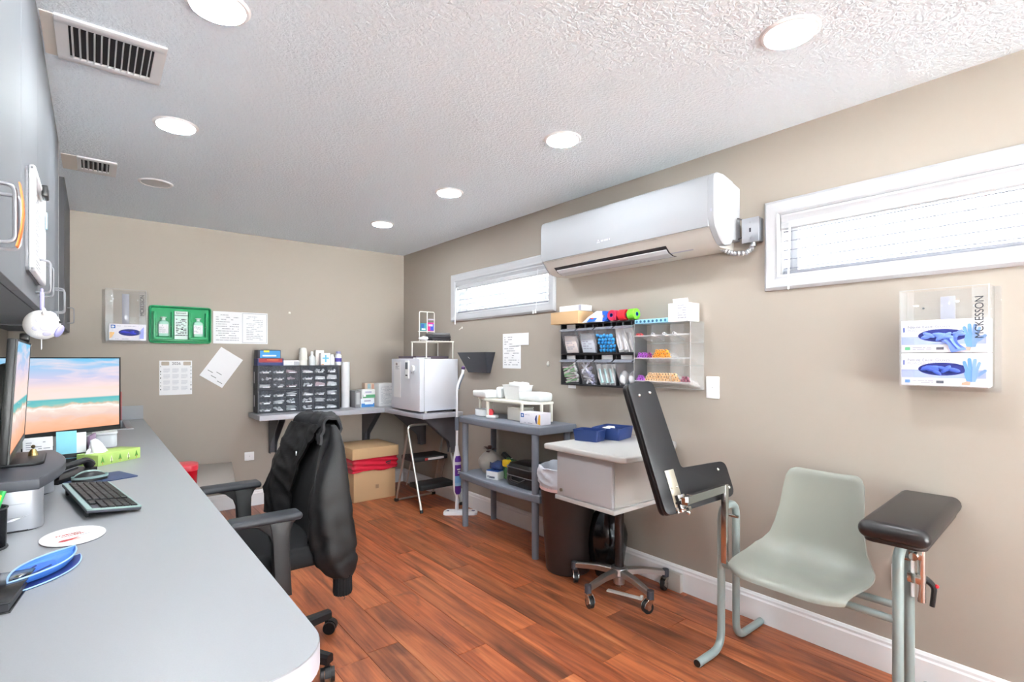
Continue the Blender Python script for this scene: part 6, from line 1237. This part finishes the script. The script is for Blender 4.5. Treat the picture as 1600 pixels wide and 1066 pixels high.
part('shadow_gap', G().bx((-0.312, -0.215, 0.7855), (0.195, 0.165, 0.7918)), M('gap_dark', (70,68,66), 0.8), rc)
part('side_ring', G().tube([(0.03, -0.225, 0.54), (0.03, -0.262, 0.528), (0.145, -0.262, 0.528), (0.145, -0.225, 0.54)], 0.003, 8, 0.03), CHROME, rc)
part('post', G().cyl((0,0,0.12), (0,0,0.522), 0.026, n=22), M('post_black', (32,26,26), 0.25), rc)
part('hub', G().lathe([(0,0.045), (0.03,0.045), (0.032,0.085), (0.05,0.10), (0.045,0.135), (0.03,0.14), (0,0.14)], 24), STEEL, rc); part('hub_pin', G().cyl((0,0,0.03), (0,0,0.06), 0.018, n=14), CHROME, rc)
ALU = M('polished_aluminium', (176,172,168), 0.28, 0.9)
def caster(par, p, ang, r=0.030, wd=0.020, mat=None):
    c = part('caster', G().cyl(p+Vector((0,0,0.020)), p+Vector((0,0,0.060)), 0.012, n=12), BLACK, par)
    d = Vector((math.cos(ang), math.sin(ang), 0)); s_ = Vector((-d.y, d.x, 0)); w_ = p+d*0.022+Vector((0,0,r-p.z)); w_.z = r
    part('wheel', G().cyl(w_-s_*wd/2, w_+s_*wd/2, r, n=20).cyl(w_-s_*(wd/2+0.002), w_+s_*(wd/2+0.002), r*0.55, n=16), mat or M('rubber_black', (26,24,24), 0.5), par if False else c)
    part('fork', G().loft([[w_+s_*e+d*a_+Vector((0,0,b_)) for a_, b_ in ((-0.026, 0.036), (0.004, 0.036), (0.020, 0.016), (0.010, -0.006), (-0.008, -0.006))] for e in (-wd/2-0.006, -wd/2-0.003)]).loft([[w_+s_*e+d*a_+Vector((0,0,b_)) for a_, b_ in ((-0.026, 0.036), (0.004, 0.036), (0.020, 0.016), (0.010, -0.006), (-0.008, -0.006))] for e in (wd/2+0.003, wd/2+0.006)]).bx(w_+Vector((-0.010,-0.010,r+0.001)), w_+Vector((0.010,0.010,r+0.005))), CHROME, c)
for k in range(5):
    a = math.radians(111+72*k); d = Vector((math.cos(a), math.sin(a), 0)); s_ = Vector((-d.y, d.x, 0))
    lg = part('base_leg', G().loft([[d*q+s_*e*w_+Vector((0,0,z+h)) for e, h in ((-1,0), (1,0), (1,1.0*t_), (0.5,1.25*t_), (-0.5,1.25*t_), (-1,1.0*t_))] for q, w_, z, t_ in ((0.035,0.022,0.098,0.028), (0.13,0.018,0.098,0.026), (0.265,0.014,0.082,0.022))]), ALU, rc)
    part('leg_end', G().cyl(d*0.265+Vector((0,0,0.072)), d*0.265+Vector((0,0,0.112)), 0.018, n=14), M('dark_grey_plastic', (66,68,76), 0.42), lg)
    ang = a+(2.2, 1.2, -1.6, -2.4, 2.0)[k]
    dd = Vector((math.cos(ang), math.sin(ang), 0)); ss = Vector((-dd.y, dd.x, 0)); w_ = d*0.265+dd*0.018; w_.z = 0.030
    cst = part('caster', G().loft([[w_+ss*e+dd*x_+Vector((0,0,z)) for x_, z in ((-0.030,0.040), (0.002,0.042), (0.022,0.026), (0.028,0.006), (0.016,-0.002), (-0.004,-0.006), (-0.012,0.010))] for e in (-0.016, -0.013)]).loft([[w_+ss*e+dd*x_+Vector((0,0,z)) for x_, z in ((-0.030,0.040), (0.002,0.042), (0.022,0.026), (0.028,0.006), (0.016,-0.002), (-0.004,-0.006), (-0.012,0.010))] for e in (0.013, 0.016)]), CHROME, rc)
    part('wheel', G().cyl(w_-ss*0.011, w_+ss*0.011, 0.030, n=22), M('rubber_black', (26,24,24), 0.5), cst); part('wheel_hub', G().cyl(w_-ss*0.0165, w_+ss*0.0165, 0.012, n=14), CHROME, cst)
# blue trays on it
ZB = 0.8245
def bluetray(label, loc, sx, sy, h, rz, inner=()):
    t = thing('blue_tray', label, 'tray', loc, rz, 'blue trays on the rolling cabinet'); NB = M('tray_navy', (34,56,112), 0.4); o_ = rpoly(sx, sy, 0.012)
    part('tray', G().loft([[(x_*k, y_*k, z) for x_, y_ in o_] for k, z in ((0.90,0), (0.91,0.003), (1.0,h-0.004), (1.035,h-0.004), (1.035,h), (0.97,h), (0.88,0.006))]), NB, t)
    for x_ in inner: part('divider', G().bx((x_-0.0015, -sy*0.46, 0.005), (x_+0.0015, sy*0.46, h*0.9)), NB, t)
    return t
bluetray('smaller navy blue tray at the left on the rolling cabinet top', (2.158, 1.980, ZB), 0.11, 0.155, 0.062, 0.25)
bluetray('larger navy blue divided tray on the rolling cabinet top', (2.328, 1.955, ZB), 0.195, 0.17, 0.066, 0.25, (-0.02, 0.05))
soft('white_packet', 'white packet lying in the larger navy tray', 'packet', (2.335, 1.99, ZB+0.036), (0.09, 0.05, 0.024), WPAD, 0.3, 0.1, 20, 2)
soft('grey_packet', 'grey clip lying in the smaller navy tray', 'packet', (2.158, 1.985, ZB+0.010), (0.05, 0.08, 0.030), M('packet_grey', (120,124,136), 0.5), 0.2, 0.1, 20, 3)
pb_ = thing('blue_roll', 'blue bandage roll at the far right of the rolling cabinet top', 'roll', (2.478, 1.80, ZB+0.030), 0, None, rot=(PI/2, 0, 0.6)); part('roll', G().lathe([(0.008,-0.025), (0.027,-0.025), (0.030,-0.022), (0.030,0.022), (0.027,0.025), (0.008,0.025)], 22), M('roll_navy', (40,66,160), 0.7), pb_)
soft('white_packet', 'white packet behind the tilted armrest on the rolling cabinet top', 'packet', (2.42, 2.03, ZB), (0.08, 0.05, 0.020), WPAD, 0.3, 0.1, 20, 7)
solo('floor_strip', G().bx((-0.10, -0.014, 0), (0.10, 0.014, 0.008), 0.002).bx((0.085, -0.014, 0.008), (0.10, 0.014, 0.018), 0.002), M('strip_grey', (204,202,198), 0.4), 'short white metal strip on the floor under the rolling cabinet', 'strip', (2.235, 1.795, 0.0), math.radians(-72))
solo('wall_bracket', G().bx((-0.05, -0.030, 0), (0.05, 0, 0.10), 0.003), M('bracket_metal', (200,198,192), 0.35, 0.4), 'small grey metal block on the baseboard behind the rolling cabinet', 'bracket', (XR-0.017, 1.665, 0.0), -PI/2)

# ================================================================== BLOOD DRAWING CHAIR
pcx = thing('drawing_chair', 'grey-green plastic blood drawing chair with a black arm paddle and padded armrest', 'chair', (2.2, 0.87, 0))
P0 = Vector((2.2, 0.87, 0))
TUB = M('tube_grey_green', (140,152,150), 0.32); TR_ = 0.0165
L = lambda *p: [Vector(q)-P0 for q in p]
for y_, xo in ((1.185, 0.0), (0.545, 0.0)):
    part('side_frame', G().tube(L((1.945+xo, y_, TR_), (2.135+xo, y_, TR_), (2.135+xo, y_, 0.632), (2.264+xo, y_, 0.632), (2.264+xo, y_, TR_), (2.50+xo, y_, TR_)), TR_, 14, 0.078, 8), TUB, pcx)
    part('end_plug', G().cyl(Vector((1.9435, y_, TR_))-P0, Vector((1.947, y_, TR_))-P0, TR_*0.92, n=14), BLACK, pcx); part('rubber_foot', G().box(Vector((1.965, y_, 0.004))-P0, (0.03, 0.02, 0.008)), BLACK, pcx)
for x_ in (2.135, 2.264): part('cross_rail', G().cyl(Vector((x_, 0.555, 0.385))-P0, Vector((x_, 1.175, 0.385))-P0, 0.0135, n=14), TUB, pcx)
for y_ in (1.185, 0.545): part('frame_bolt', G().cyl(Vector((2.235, y_-0.025, 0.575))-P0, Vector((2.235, y_+0.025, 0.575))-P0, 0.007, n=10), CHROME, pcx)
# moulded shell seat
prof = [(1.952,0.425), (1.960,0.442), (1.985,0.450), (2.06,0.444), (2.14,0.432), (2.22,0.426), (2.275,0.434), (2.318,0.462), (2.345,0.510), (2.362,0.57), (2.378,0.64), (2.394,0.71), (2.408,0.775), (2.414,0.802), (2.422,0.812)]
hwid = [0.205, 0.213, 0.216, 0.222, 0.228, 0.230, 0.224, 0.205, 0.182, 0.168, 0.160, 0.156, 0.150, 0.138, 0.120]
lift = [0.0, 0.0, 0.004, 0.016, 0.026, 0.034, 0.040, 0.040, 0.036, 0.032, 0.028, 0.024, 0.018, 0.012, 0.006]
NS = 17; rings = []
for i, ((x_, z_), hw_, lf) in enumerate(zip(prof, hwid, lift)):
    a = Vector((prof[min(i+1,14)][0]-prof[max(i-1,0)][0], 0, prof[min(i+1,14)][1]-prof[max(i-1,0)][1])).normalized(); nrm = Vector((-a.z, 0, a.x))
    r_ = []
    for k in range(NS):
        v = 2*k/(NS-1)-1; e = abs(v)**3*lf*1.3; ed = max(0, abs(v)-0.88)/0.12
        r_.append(Vector((x_+(0.055*abs(v)**5 if i < 4 else 0.0)*(1-i/5), 0.872+v*hw_, z_-0.012*(i > 9)))+nrm*(e-0.006*ed**2)-P0)
    rings.append(r_)
t_ = G().loft(rings, closed=False)
bmesh.ops.subdivide_edges(t_.bm, edges=t_.bm.edges[:], cuts=1, use_grid_fill=True, smooth=0.6)
bmesh.ops.recalc_face_normals(t_.bm, faces=t_.bm.faces[:])
bmesh.ops.solidify(t_.bm, geom=t_.bm.faces[:], thickness=0.007)
SEATM = M('seat_grey_green', (140,142,134), 0.3, spec=0.5)
part('seat_shell', t_, SEATM, pcx, smooth=60)
part('seat_bracket', G().bx(Vector((2.09, 0.72, 0.395))-P0, Vector((2.30, 0.75, 0.414))-P0, 0.003).bx(Vector((2.09, 0.98, 0.395))-P0, Vector((2.30, 1.01, 0.414))-P0, 0.003), STEEL, pcx)
# padded armrest on the near frame
pad = G().box((0,0,0), (0.60, 0.19, 0.058), 0.028, 5)
for v in pad.bm.verts:
    if v.co.z > 0: v.co.z += 0.010*(1-(v.co.x/0.30)**2)*(1-(v.co.y/0.095)**2)
pad.bm.transform(Matrix.Translation(Vector((2.215, 0.522, 0.735))-P0) @ Matrix.Rotation(math.radians(3), 4, 'Z'))
BV = M('black_vinyl_pad', (30,27,28), 0.34)
pd_ = part('armrest_pad', pad, BV, pcx, smooth=60)
part('pad_board', G().prism(rpoly(0.56, 0.165, 0.03), 0.018, Matrix.Translation(Vector((2.215, 0.522, 0.695))-P0) @ Matrix.Rotation(math.radians(3), 4, 'Z'), 0.004), BV, pd_)
q = lambda *p: Vector(p)-P0
part('armrest_post', G().cyl(q(2.225, 0.500, 0.44), q(2.225, 0.500, 0.71), 0.0125, n=16), CHROME, pcx); part('post_clamp', G().bx(q(2.21, 0.495, 0.585), q(2.245, 0.535, 0.62), 0.004).bx(q(2.212, 0.497, 0.50), q(2.240, 0.54, 0.535), 0.004), CHROME, pcx)
part('clamp_bolt', G().cyl(q(2.185, 0.515, 0.60), q(2.215, 0.515, 0.60), 0.013, n=14), CHROME, pcx)
lv = part('clamp_lever', G().tube([q(2.225, 0.512, 0.525), q(2.238, 0.490, 0.518), q(2.240, 0.468, 0.498), q(2.238, 0.474, 0.430)], lambda u: 0.013-0.005*u, 10, 0.03), BLACK, pcx); part('red_tip', G().sph(q(2.240, 0.462, 0.502), 0.007, n=8), RED, lv)
part('rivet_strip', G().cyl(q(2.225, 0.525, 0.45), q(2.225, 0.525, 0.58), 0.006, n=8), PLASTIC_W, pcx)
# tilted L paddle on the far frame
A = Vector((1.82, 1.25, 0.647)); Uv = Vector((0.97057, -0.22596, 0.08322)); Vv = Vector((0.0, 0.34562, 0.93837)); Nn = Vector((0.24080, 0.91076, -0.33545))
def L_out(r=0.035, off=0.0):
    o_ = off
    corners = [((0.0-o_, -0.012-o_), r), ((0.402+o_, -0.004-o_), r*1.2), ((0.405+o_, 0.150+o_), r), ((0.150+o_, 0.162+o_), 0.020), ((0.138+o_, 0.560+o_), r), ((-0.004-o_, 0.560+o_), r*0.8)]
    P = [Vector(c[0]) for c in corners]; out = []
    for i, (c, rr) in enumerate(corners):
        p = P[i]; a_ = (P[i-1]-p).normalized(); b_ = (P[(i+1) % 6]-p).normalized()
        for k in range(6):
            u = k/5; s0, s1 = p+a_*rr, p+b_*rr; z = s0*(1-u)**2+p*2*u*(1-u)+s1*u*u; out.append((z.x, z.y))
    return out
MP = Matrix.Translation(A-P0) @ Matrix((( Uv.x, Vv.x, Nn.x, 0), (Uv.y, Vv.y, Nn.y, 0), (Uv.z, Vv.z, Nn.z, 0), (0,0,0,1)))
PADK = M('paddle_black', (27,27,30), 0.42)
ap = part('arm_paddle', G().prism(L_out(), 0.016, MP, 0.003), PADK, pcx)
part('paddle_cushion', G().prism(L_out(off=0.002), 0.032, MP @ Matrix.Translation((0,0,0.017)), 0.010, 3), BV, ap)
for u, v in ((0.040, 0.500), (0.100, 0.505), (0.345, 0.120), (0.375, 0.035), (0.06, 0.005)): part('bolt_head', G().sph(MP @ Vector((u, v, -0.001)), 0.0085, (1,1,1), 10), CHROME, ap)
part('hinge_plate', G().bx((0.055, 0.005, -0.003), (0.103, 0.165, 0), 0.001).sph((0.066, 0.09, -0.003), 0.005, n=8).sph((0.093, 0.09, -0.003), 0.005, n=8), M('plate_nickel', (206,200,184), 0.35, 0.8), ap).data.transform(MP)
hb = part('hinge_block', G().bx((0.060, -0.01, -0.030), (0.098, 0.06, -0.003), 0.003).cyl((0.070, 0.028, -0.040), (0.070, 0.028, -0.003), 0.012, n=12).cyl((0.085, 0.0, -0.036), (0.085, 0.0, -0.003), 0.008, n=10).bx((0.055, -0.012, -0.010), (0.130, 0.006, -0.004), 0.002), CHROME, pcx); hb.data.transform(MP)
pt = lambda u, v, n_: MP @ Vector((u, v, n_))
pA = pt(0.075, 0.03, -0.04); pB = Vector((2.115, 1.157, 0.724))-P0; pC = Vector((1.830, 1.163, 0.718))-P0
def bar(a, b, w_, h):
    d = (b-a).normalized(); s_ = d.cross(Vector((0,0,1))).normalized(); u = s_.cross(d)
    return G().loft([[p+s_*e*w_+u*f*h for e, f in ((-1,-1), (1,-1), (1,1), (-1,1))] for p in (a, b)])
part('support_arm', bar(pC, pB+Vector((0.012,0,0.0)), 0.010, 0.016), CHROME, pcx)
part('sliding_link', bar(pA, pC+(pC-pA).normalized()*0.02, 0.006, 0.010), STEEL, pcx); part('joint_block', bar(pC-Vector((0.012,0,0.004)), pC+Vector((0.03,0,0.004)), 0.013, 0.014), CHROME, pcx)
part('link_rod', G().cyl(pt(0.09, 0.0, -0.03), pC+Vector((0.01,-0.004,-0.05)), 0.006, n=8).sph(pC+Vector((0.01,-0.004,-0.05)), 0.009, n=8), CHROME, pcx)
part('paddle_post', G().bx(Vector((2.103, 1.145, 0.40))-P0, Vector((2.127, 1.169, 0.740))-P0, 0.003), CHROME, pcx)

# ================================================================== TASK CHAIR WITH A JACKET
tcx = thing('task_chair', 'black office chair with armrests, turned to the desk, under a black jacket', 'chair', (0.54, 2.335, 0))
CB = M('chair_black', (21,21,24), 0.5)
for k in range(5):
    a = math.radians(17+72*k); d = Vector((math.cos(a), math.sin(a), 0)); s_ = Vector((-d.y, d.x, 0))
    lg = part('base_leg', G().loft([[d*q_+s_*e*w_+Vector((0,0,z+h*t_)) for e, h in ((-1,0), (1,0), (1,0.75), (0.55,1), (-0.55,1), (-1,0.75))] for q_, w_, z, t_ in ((0.03,0.034,0.070,0.060), (0.16,0.027,0.072,0.045), (0.335,0.020,0.066,0.036))]), CB, tcx)
    dd = Vector((math.cos(a-0.9), math.sin(a-0.9), 0)); ss = Vector((-dd.y, dd.x, 0)); w_ = d*0.322+dd*0.016; w_.z = 0.0275
    cst = part('caster', G().cyl(w_-ss*0.012+Vector((0,0,0.0)), w_-ss*0.027, 0.0275, n=22).cyl(w_+ss*0.012, w_+ss*0.027, 0.0275, n=22), BLACK, lg)
    g = G(); g.loft([[w_+ss*e+Vector((0.030*math.cos(q_)*dd.x, 0.030*math.cos(q_)*dd.y, 0.030*math.sin(q_))) for q_ in [math.radians(12*j) for j in range(16)]] for e in (-0.011, 0.011)], closed=False); g.cyl(d*0.322+Vector((0,0,0.04)), d*0.322+Vector((0,0,0.072)), 0.009, n=10)
    part('caster_hood', g, CB, lg)
part('column', G().cyl((0,0,0.085), (0,0,0.28), 0.030, n=18).cyl((0,0,0.26), (0,0,0.43), 0.018, n=16), BLACK, tcx)
part('mechanism', G().bx((-0.12, -0.09, 0.415), (0.16, 0.09, 0.455), 0.010), CB, tcx)
seat = G().box((0.0, 0, 0.495), (0.50, 0.50, 0.085), 0.035, 4)
for v in seat.bm.verts:
    if v.co.z > 0.5: v.co.z += 0.012*(1-(v.co.y/0.25)**2)-0.02*max(0, -v.co.x-0.15)
part('seat', seat, BLACKF, tcx, smooth=60)
# backrest: gently curved shell rising from the seat's rear
def back_pt(v, t):       # v -1..1 across, t 0..1 upwards
    hw_ = 0.235*(0.80+0.28*math.sin(PI*min(1, t*1.05+0.18))) if t < 0.8 else 0.235*(0.80+0.28*math.sin(PI*min(1, 0.8*1.05+0.18)))*(1-0.25*((t-0.8)/0.2)**2)
    return Vector((0.165+0.10*t+0.030*math.sin(PI*t)*-1-0.045*v*v, v*hw_, 0.545+0.46*t))
g = G().loft([[back_pt(2*k/12-1, j/14) for k in range(13)] for j in range(15)], closed=False)
bmesh.ops.recalc_face_normals(g.bm, faces=g.bm.faces[:]); bmesh.ops.solidify(g.bm, geom=g.bm.faces[:], thickness=0.030)
part('backrest', g, BLACKF, tcx, smooth=60)
part('back_support', G().tube([(0.10, 0, 0.43), (0.24, 0, 0.43), (0.27, 0, 0.58), (0.29, 0, 0.78)], 0.022, 10, 0.06), CB, tcx)
for s_ in (-1, 1):
    ar = part('armrest', G().loft([[(x_, s_*0.305+y_*1.0, z_) for y_, z_ in ((-0.024*k,z0), (0.024*k,z0), (0.018*k,z0-0.2*0.1), (-0.018*k,z0-0.02))] for x_, k, z0 in ((-0.135,0.9,0.600), (-0.09,1.3,0.625), (-0.02,1.4,0.640))]) if False else G().prism([(-0.045,0.685), (0.030,0.685), (0.026,0.60), (0.030,0.47), (0.034,0.40), (-0.030,0.40), (-0.028,0.47), (-0.034,0.60), (-0.040,0.655)], 0.042, Matrix.Translation((0.0, s_*0.305+0.021, 0)) @ FACE, 0.006), CB, tcx)
    pdm = G().box((-0.055, s_*0.305, 0.696), (0.245, 0.085, 0.028), 0.013, 4); part('arm_pad', pdm, M('arm_pad_grey', (44,46,52), 0.5), ar, smooth=60)
    part('arm_gusset', G().prism([(-0.125,0.684), (0.058,0.684), (0.040,0.668), (0.028,0.64), (0.024,0.59), (-0.030,0.59), (-0.045,0.635), (-0.080,0.668)], 0.034, Matrix.Translation((0.0, s_*0.305+0.017, 0)) @ FACE, 0.004), CB, ar)
    part('arm_bracket', G().bx((-0.07, s_*0.22-0.06*(s_<0)*0, 0.40), (0.02, s_*0.32, 0.43), 0.006), CB, tcx)
# jacket over the backrest
jk = thing('jacket', 'black jacket with ribbed cuff draped over the back of the office chair', 'jacket', (0.54, 2.335, 0))
JM = M('jacket_black', (15,15,17), 0.6, bump=0.12, bscale=220); JM2 = M('jacket_lining', (19,19,24), 0.7)
def wr(p, a=0.010, f=9): return p+noise.noise_vector(Vector((p.x*f, p.y*f, p.z*f*0.55)))*a
def jrow(v, t0, t1, n, front, gap):
    out = []
    for k in range(n+1):
        t = t0+(t1-t0)*k/n; p = back_pt(v, t); out.append(p+Vector((gap if not front else -gap, 0, 0)))
    return out
# yoke and back: front top edge, over the top, down the rear
rows = []
for k in range(17):
    v = 1.12*(2*k/16-1); vb = max(-1, min(1, v)); sd = (v-vb)*0.25
    pts = [back_pt(vb, 0.84)+Vector((-0.020, sd, -0.004*abs(v))), back_pt(vb, 0.93)+Vector((-0.020, sd, 0)), back_pt(vb, 1.0)+Vector((-0.016, sd, 0.014)), back_pt(vb, 1.0)+Vector((0.018, sd, 0.024)), back_pt(vb, 1.0)+Vector((0.052, sd, 0.010)),
           back_pt(vb, 0.90)+Vector((0.062, sd, 0)), back_pt(vb, 0.70)+Vector((0.078, sd, 0)), back_pt(vb, 0.45)+Vector((0.10, sd, 0)), back_pt(vb, 0.2)+Vector((0.135, sd, -0.02)), back_pt(vb, 0.0)+Vector((0.16, sd, -0.05))]
    rows.append([wr(p, 0.008, 11) for p in pts])
def cloth(rows, sub=2, th=0.010):
    g = G().loft(rows, closed=False); bmesh.ops.subdivide_edges(g.bm, edges=g.bm.edges[:], cuts=3, use_grid_fill=True, smooth=1.0); g.bm.normal_update()
    for v in g.bm.verts:
        c_ = v.co; r_ = 1-abs(noise.noise(Vector((c_.x*6+c_.z*5, c_.y*9-c_.z*6, c_.z*4))))*2; v.co += v.normal*(0.011*max(0, r_)**3+0.004*noise.noise(c_*26))
    bmesh.ops.recalc_face_normals(g.bm, faces=g.bm.faces[:]); bmesh.ops.solidify(g.bm, geom=g.bm.faces[:], thickness=th); return g
part('back_panel', cloth(rows, 1), JM2, jk, smooth=70)
# far front panel hanging on the front of the backrest, its edge sweeping outwards
rows = []
for k in range(9):
    u = k/8; col = []
    for j in range(13):
        t = 0.97-0.90*j/12; inner = -0.55+0.78*min(1, j/5)+0.10*max(0, (j-5)/7)+0.05*math.sin(j*0.9); v = inner+(1.22-inner)*u; vb = min(1, v); sd = (v-vb)*0.20
        p = back_pt(vb, t)+Vector((-0.030-0.018*math.sin(PI*u)*(0.4+j/12)-0.008*math.sin(u*9+j*0.5), sd, 0)); col.append(wr(p, 0.007, 10))
    rows.append(col)
part('front_panel', cloth(rows, 1), JM, jk, smooth=70)
part('zip_pull', G().bx(back_pt(0.08, 0.70)+Vector((-0.066,-0.004,-0.01)), back_pt(0.08, 0.70)+Vector((-0.060,0.004,0.01)), 0.001), STEEL, jk)
# near sleeve: shoulder, puffed sleeve, ribbed cuff
def crease(z, a, zc, ac, slope, width, depth):
    d = (z-zc)-slope*math.sin(a-ac); g_ = math.exp(-(d/width)**2); return depth*g_*max(0, math.cos((a-ac)*0.8))
def sleeve(path, n=40, seed=1.0):
    # densify the path, then push creases into it
    P = []
    for i in range(len(path)-1):
        for k in range(4): P.append([path[i][c]*(1-k/4)+path[i+1][c]*k/4 for c in range(5)])
    P.append(path[-1]); rings = []
    for x_, y_, z_, rx, ry in P:
        r_ = []
        for k in range(n):
            a = 2*PI*k/n; fall = min(1, max(0, (0.96-z_)/0.15))
            q_ = 1+fall*(0.07*noise.noise(Vector((math.cos(a)*1.4+seed, math.sin(a)*1.4, z_*5)))+0.06*math.cos(5*a+z_*6))
            for zc, ac, sl, wd, dp in ((0.68, 4.1, 0.05, 0.018, 0.16), (0.735, 3.6, -0.06, 0.014, 0.10), (0.55, 3.9, 0.07, 0.016, 0.18), (0.52, 5.2, -0.05, 0.014, 0.12), (0.47, 4.6, 0.03, 0.012, 0.12), (0.60, 5.3, 0.08, 0.012, 0.08)): q_ -= crease(z_, a, zc, ac, sl, wd, dp)
            r_.append((x_+rx*q_*math.cos(a), y_+ry*q_*math.sin(a), z_))
        rings.append(r_)
    return G().loft(rings)
sp_ = [(0.236,-0.190,1.004,0.010,0.014), (0.238,-0.205,0.975,0.020,0.026), (0.236,-0.222,0.92,0.032,0.040), (0.218,-0.234,0.82,0.062,0.050), (0.208,-0.242,0.74,0.080,0.054), (0.206,-0.248,0.66,0.089,0.056), (0.212,-0.252,0.57,0.090,0.056), (0.220,-0.254,0.50,0.090,0.056), (0.230,-0.255,0.455,0.080,0.052), (0.242,-0.256,0.415,0.058,0.044), (0.250,-0.256,0.395,0.040,0.036)]
part('sleeve', sleeve(sp_), JM, jk, smooth=75)
rings = []
for j in range(9):
    z = 0.402-0.010*j; k = (0.040, 0.037, 0.036, 0.036, 0.036, 0.0365, 0.037, 0.037, 0.034)[j]
    rings.append([(0.250+k*(1+0.05*math.cos(18*a))*math.cos(a), -0.256+k*0.9*(1+0.05*math.cos(18*a))*math.sin(a), z) for a in [2*PI*q_/72 for q_ in range(72)]])
part('cuff', G().loft(rings), M('cuff_rib', (13,13,16), 0.9), jk, smooth=75)
part('loose_thread', G().tube([(0.250,-0.262,0.325), (0.252,-0.264,0.312), (0.258,-0.262,0.304), (0.253,-0.262,0.298)], 0.0015, 5), M('thread_grey', (90,84,84), 0.8), jk)

# ================================================================== LOW TABLE WITH A RED CONTAINER
stb = thing('side_table', 'low taupe side table against the back wall behind the office chair', 'table', (0.62, 4.50, 0), math.radians(-9))
TAU = M('table_taupe', (164,156,150), 0.3, var=0.05, vscale=40)
part('table_top', G().bx((-0.24, -0.48, 0.395), (0.22, 0.37, 0.42), 0.004), TAU, stb)
for lx, ly in ((-0.20, -0.42), (-0.20, 0.33), (0.0, 0.33)): part('leg', G().cyl((lx, ly, 0), (lx, ly, 0.395), 0.014, 0.018, 12), M('table_leg', (150,142,136), 0.4), stb)
rcx = thing('sharps_container', 'red plastic sharps container on the low table behind the desk edge', 'container', (0.475, 4.13, 0.4205), math.radians(-9))
part('tub', G().loft([[(x_*k, y_*k, z) for x_, y_ in rpoly(0.16, 0.20, 0.05, 6)] for k, z in ((0.90,0), (0.92,0.004), (1,0.11))]), M('sharps_red', (196,16,36), 0.25), rcx)
part('lid', G().loft([[(x_*k, y_*k, z) for x_, y_ in rpoly(0.166, 0.206, 0.052, 6)] for k, z in ((1,0.11), (1.01,0.125), (0.96,0.142), (0.7,0.150))]), M('lid_red', (222,54,72), 0.3), rcx)
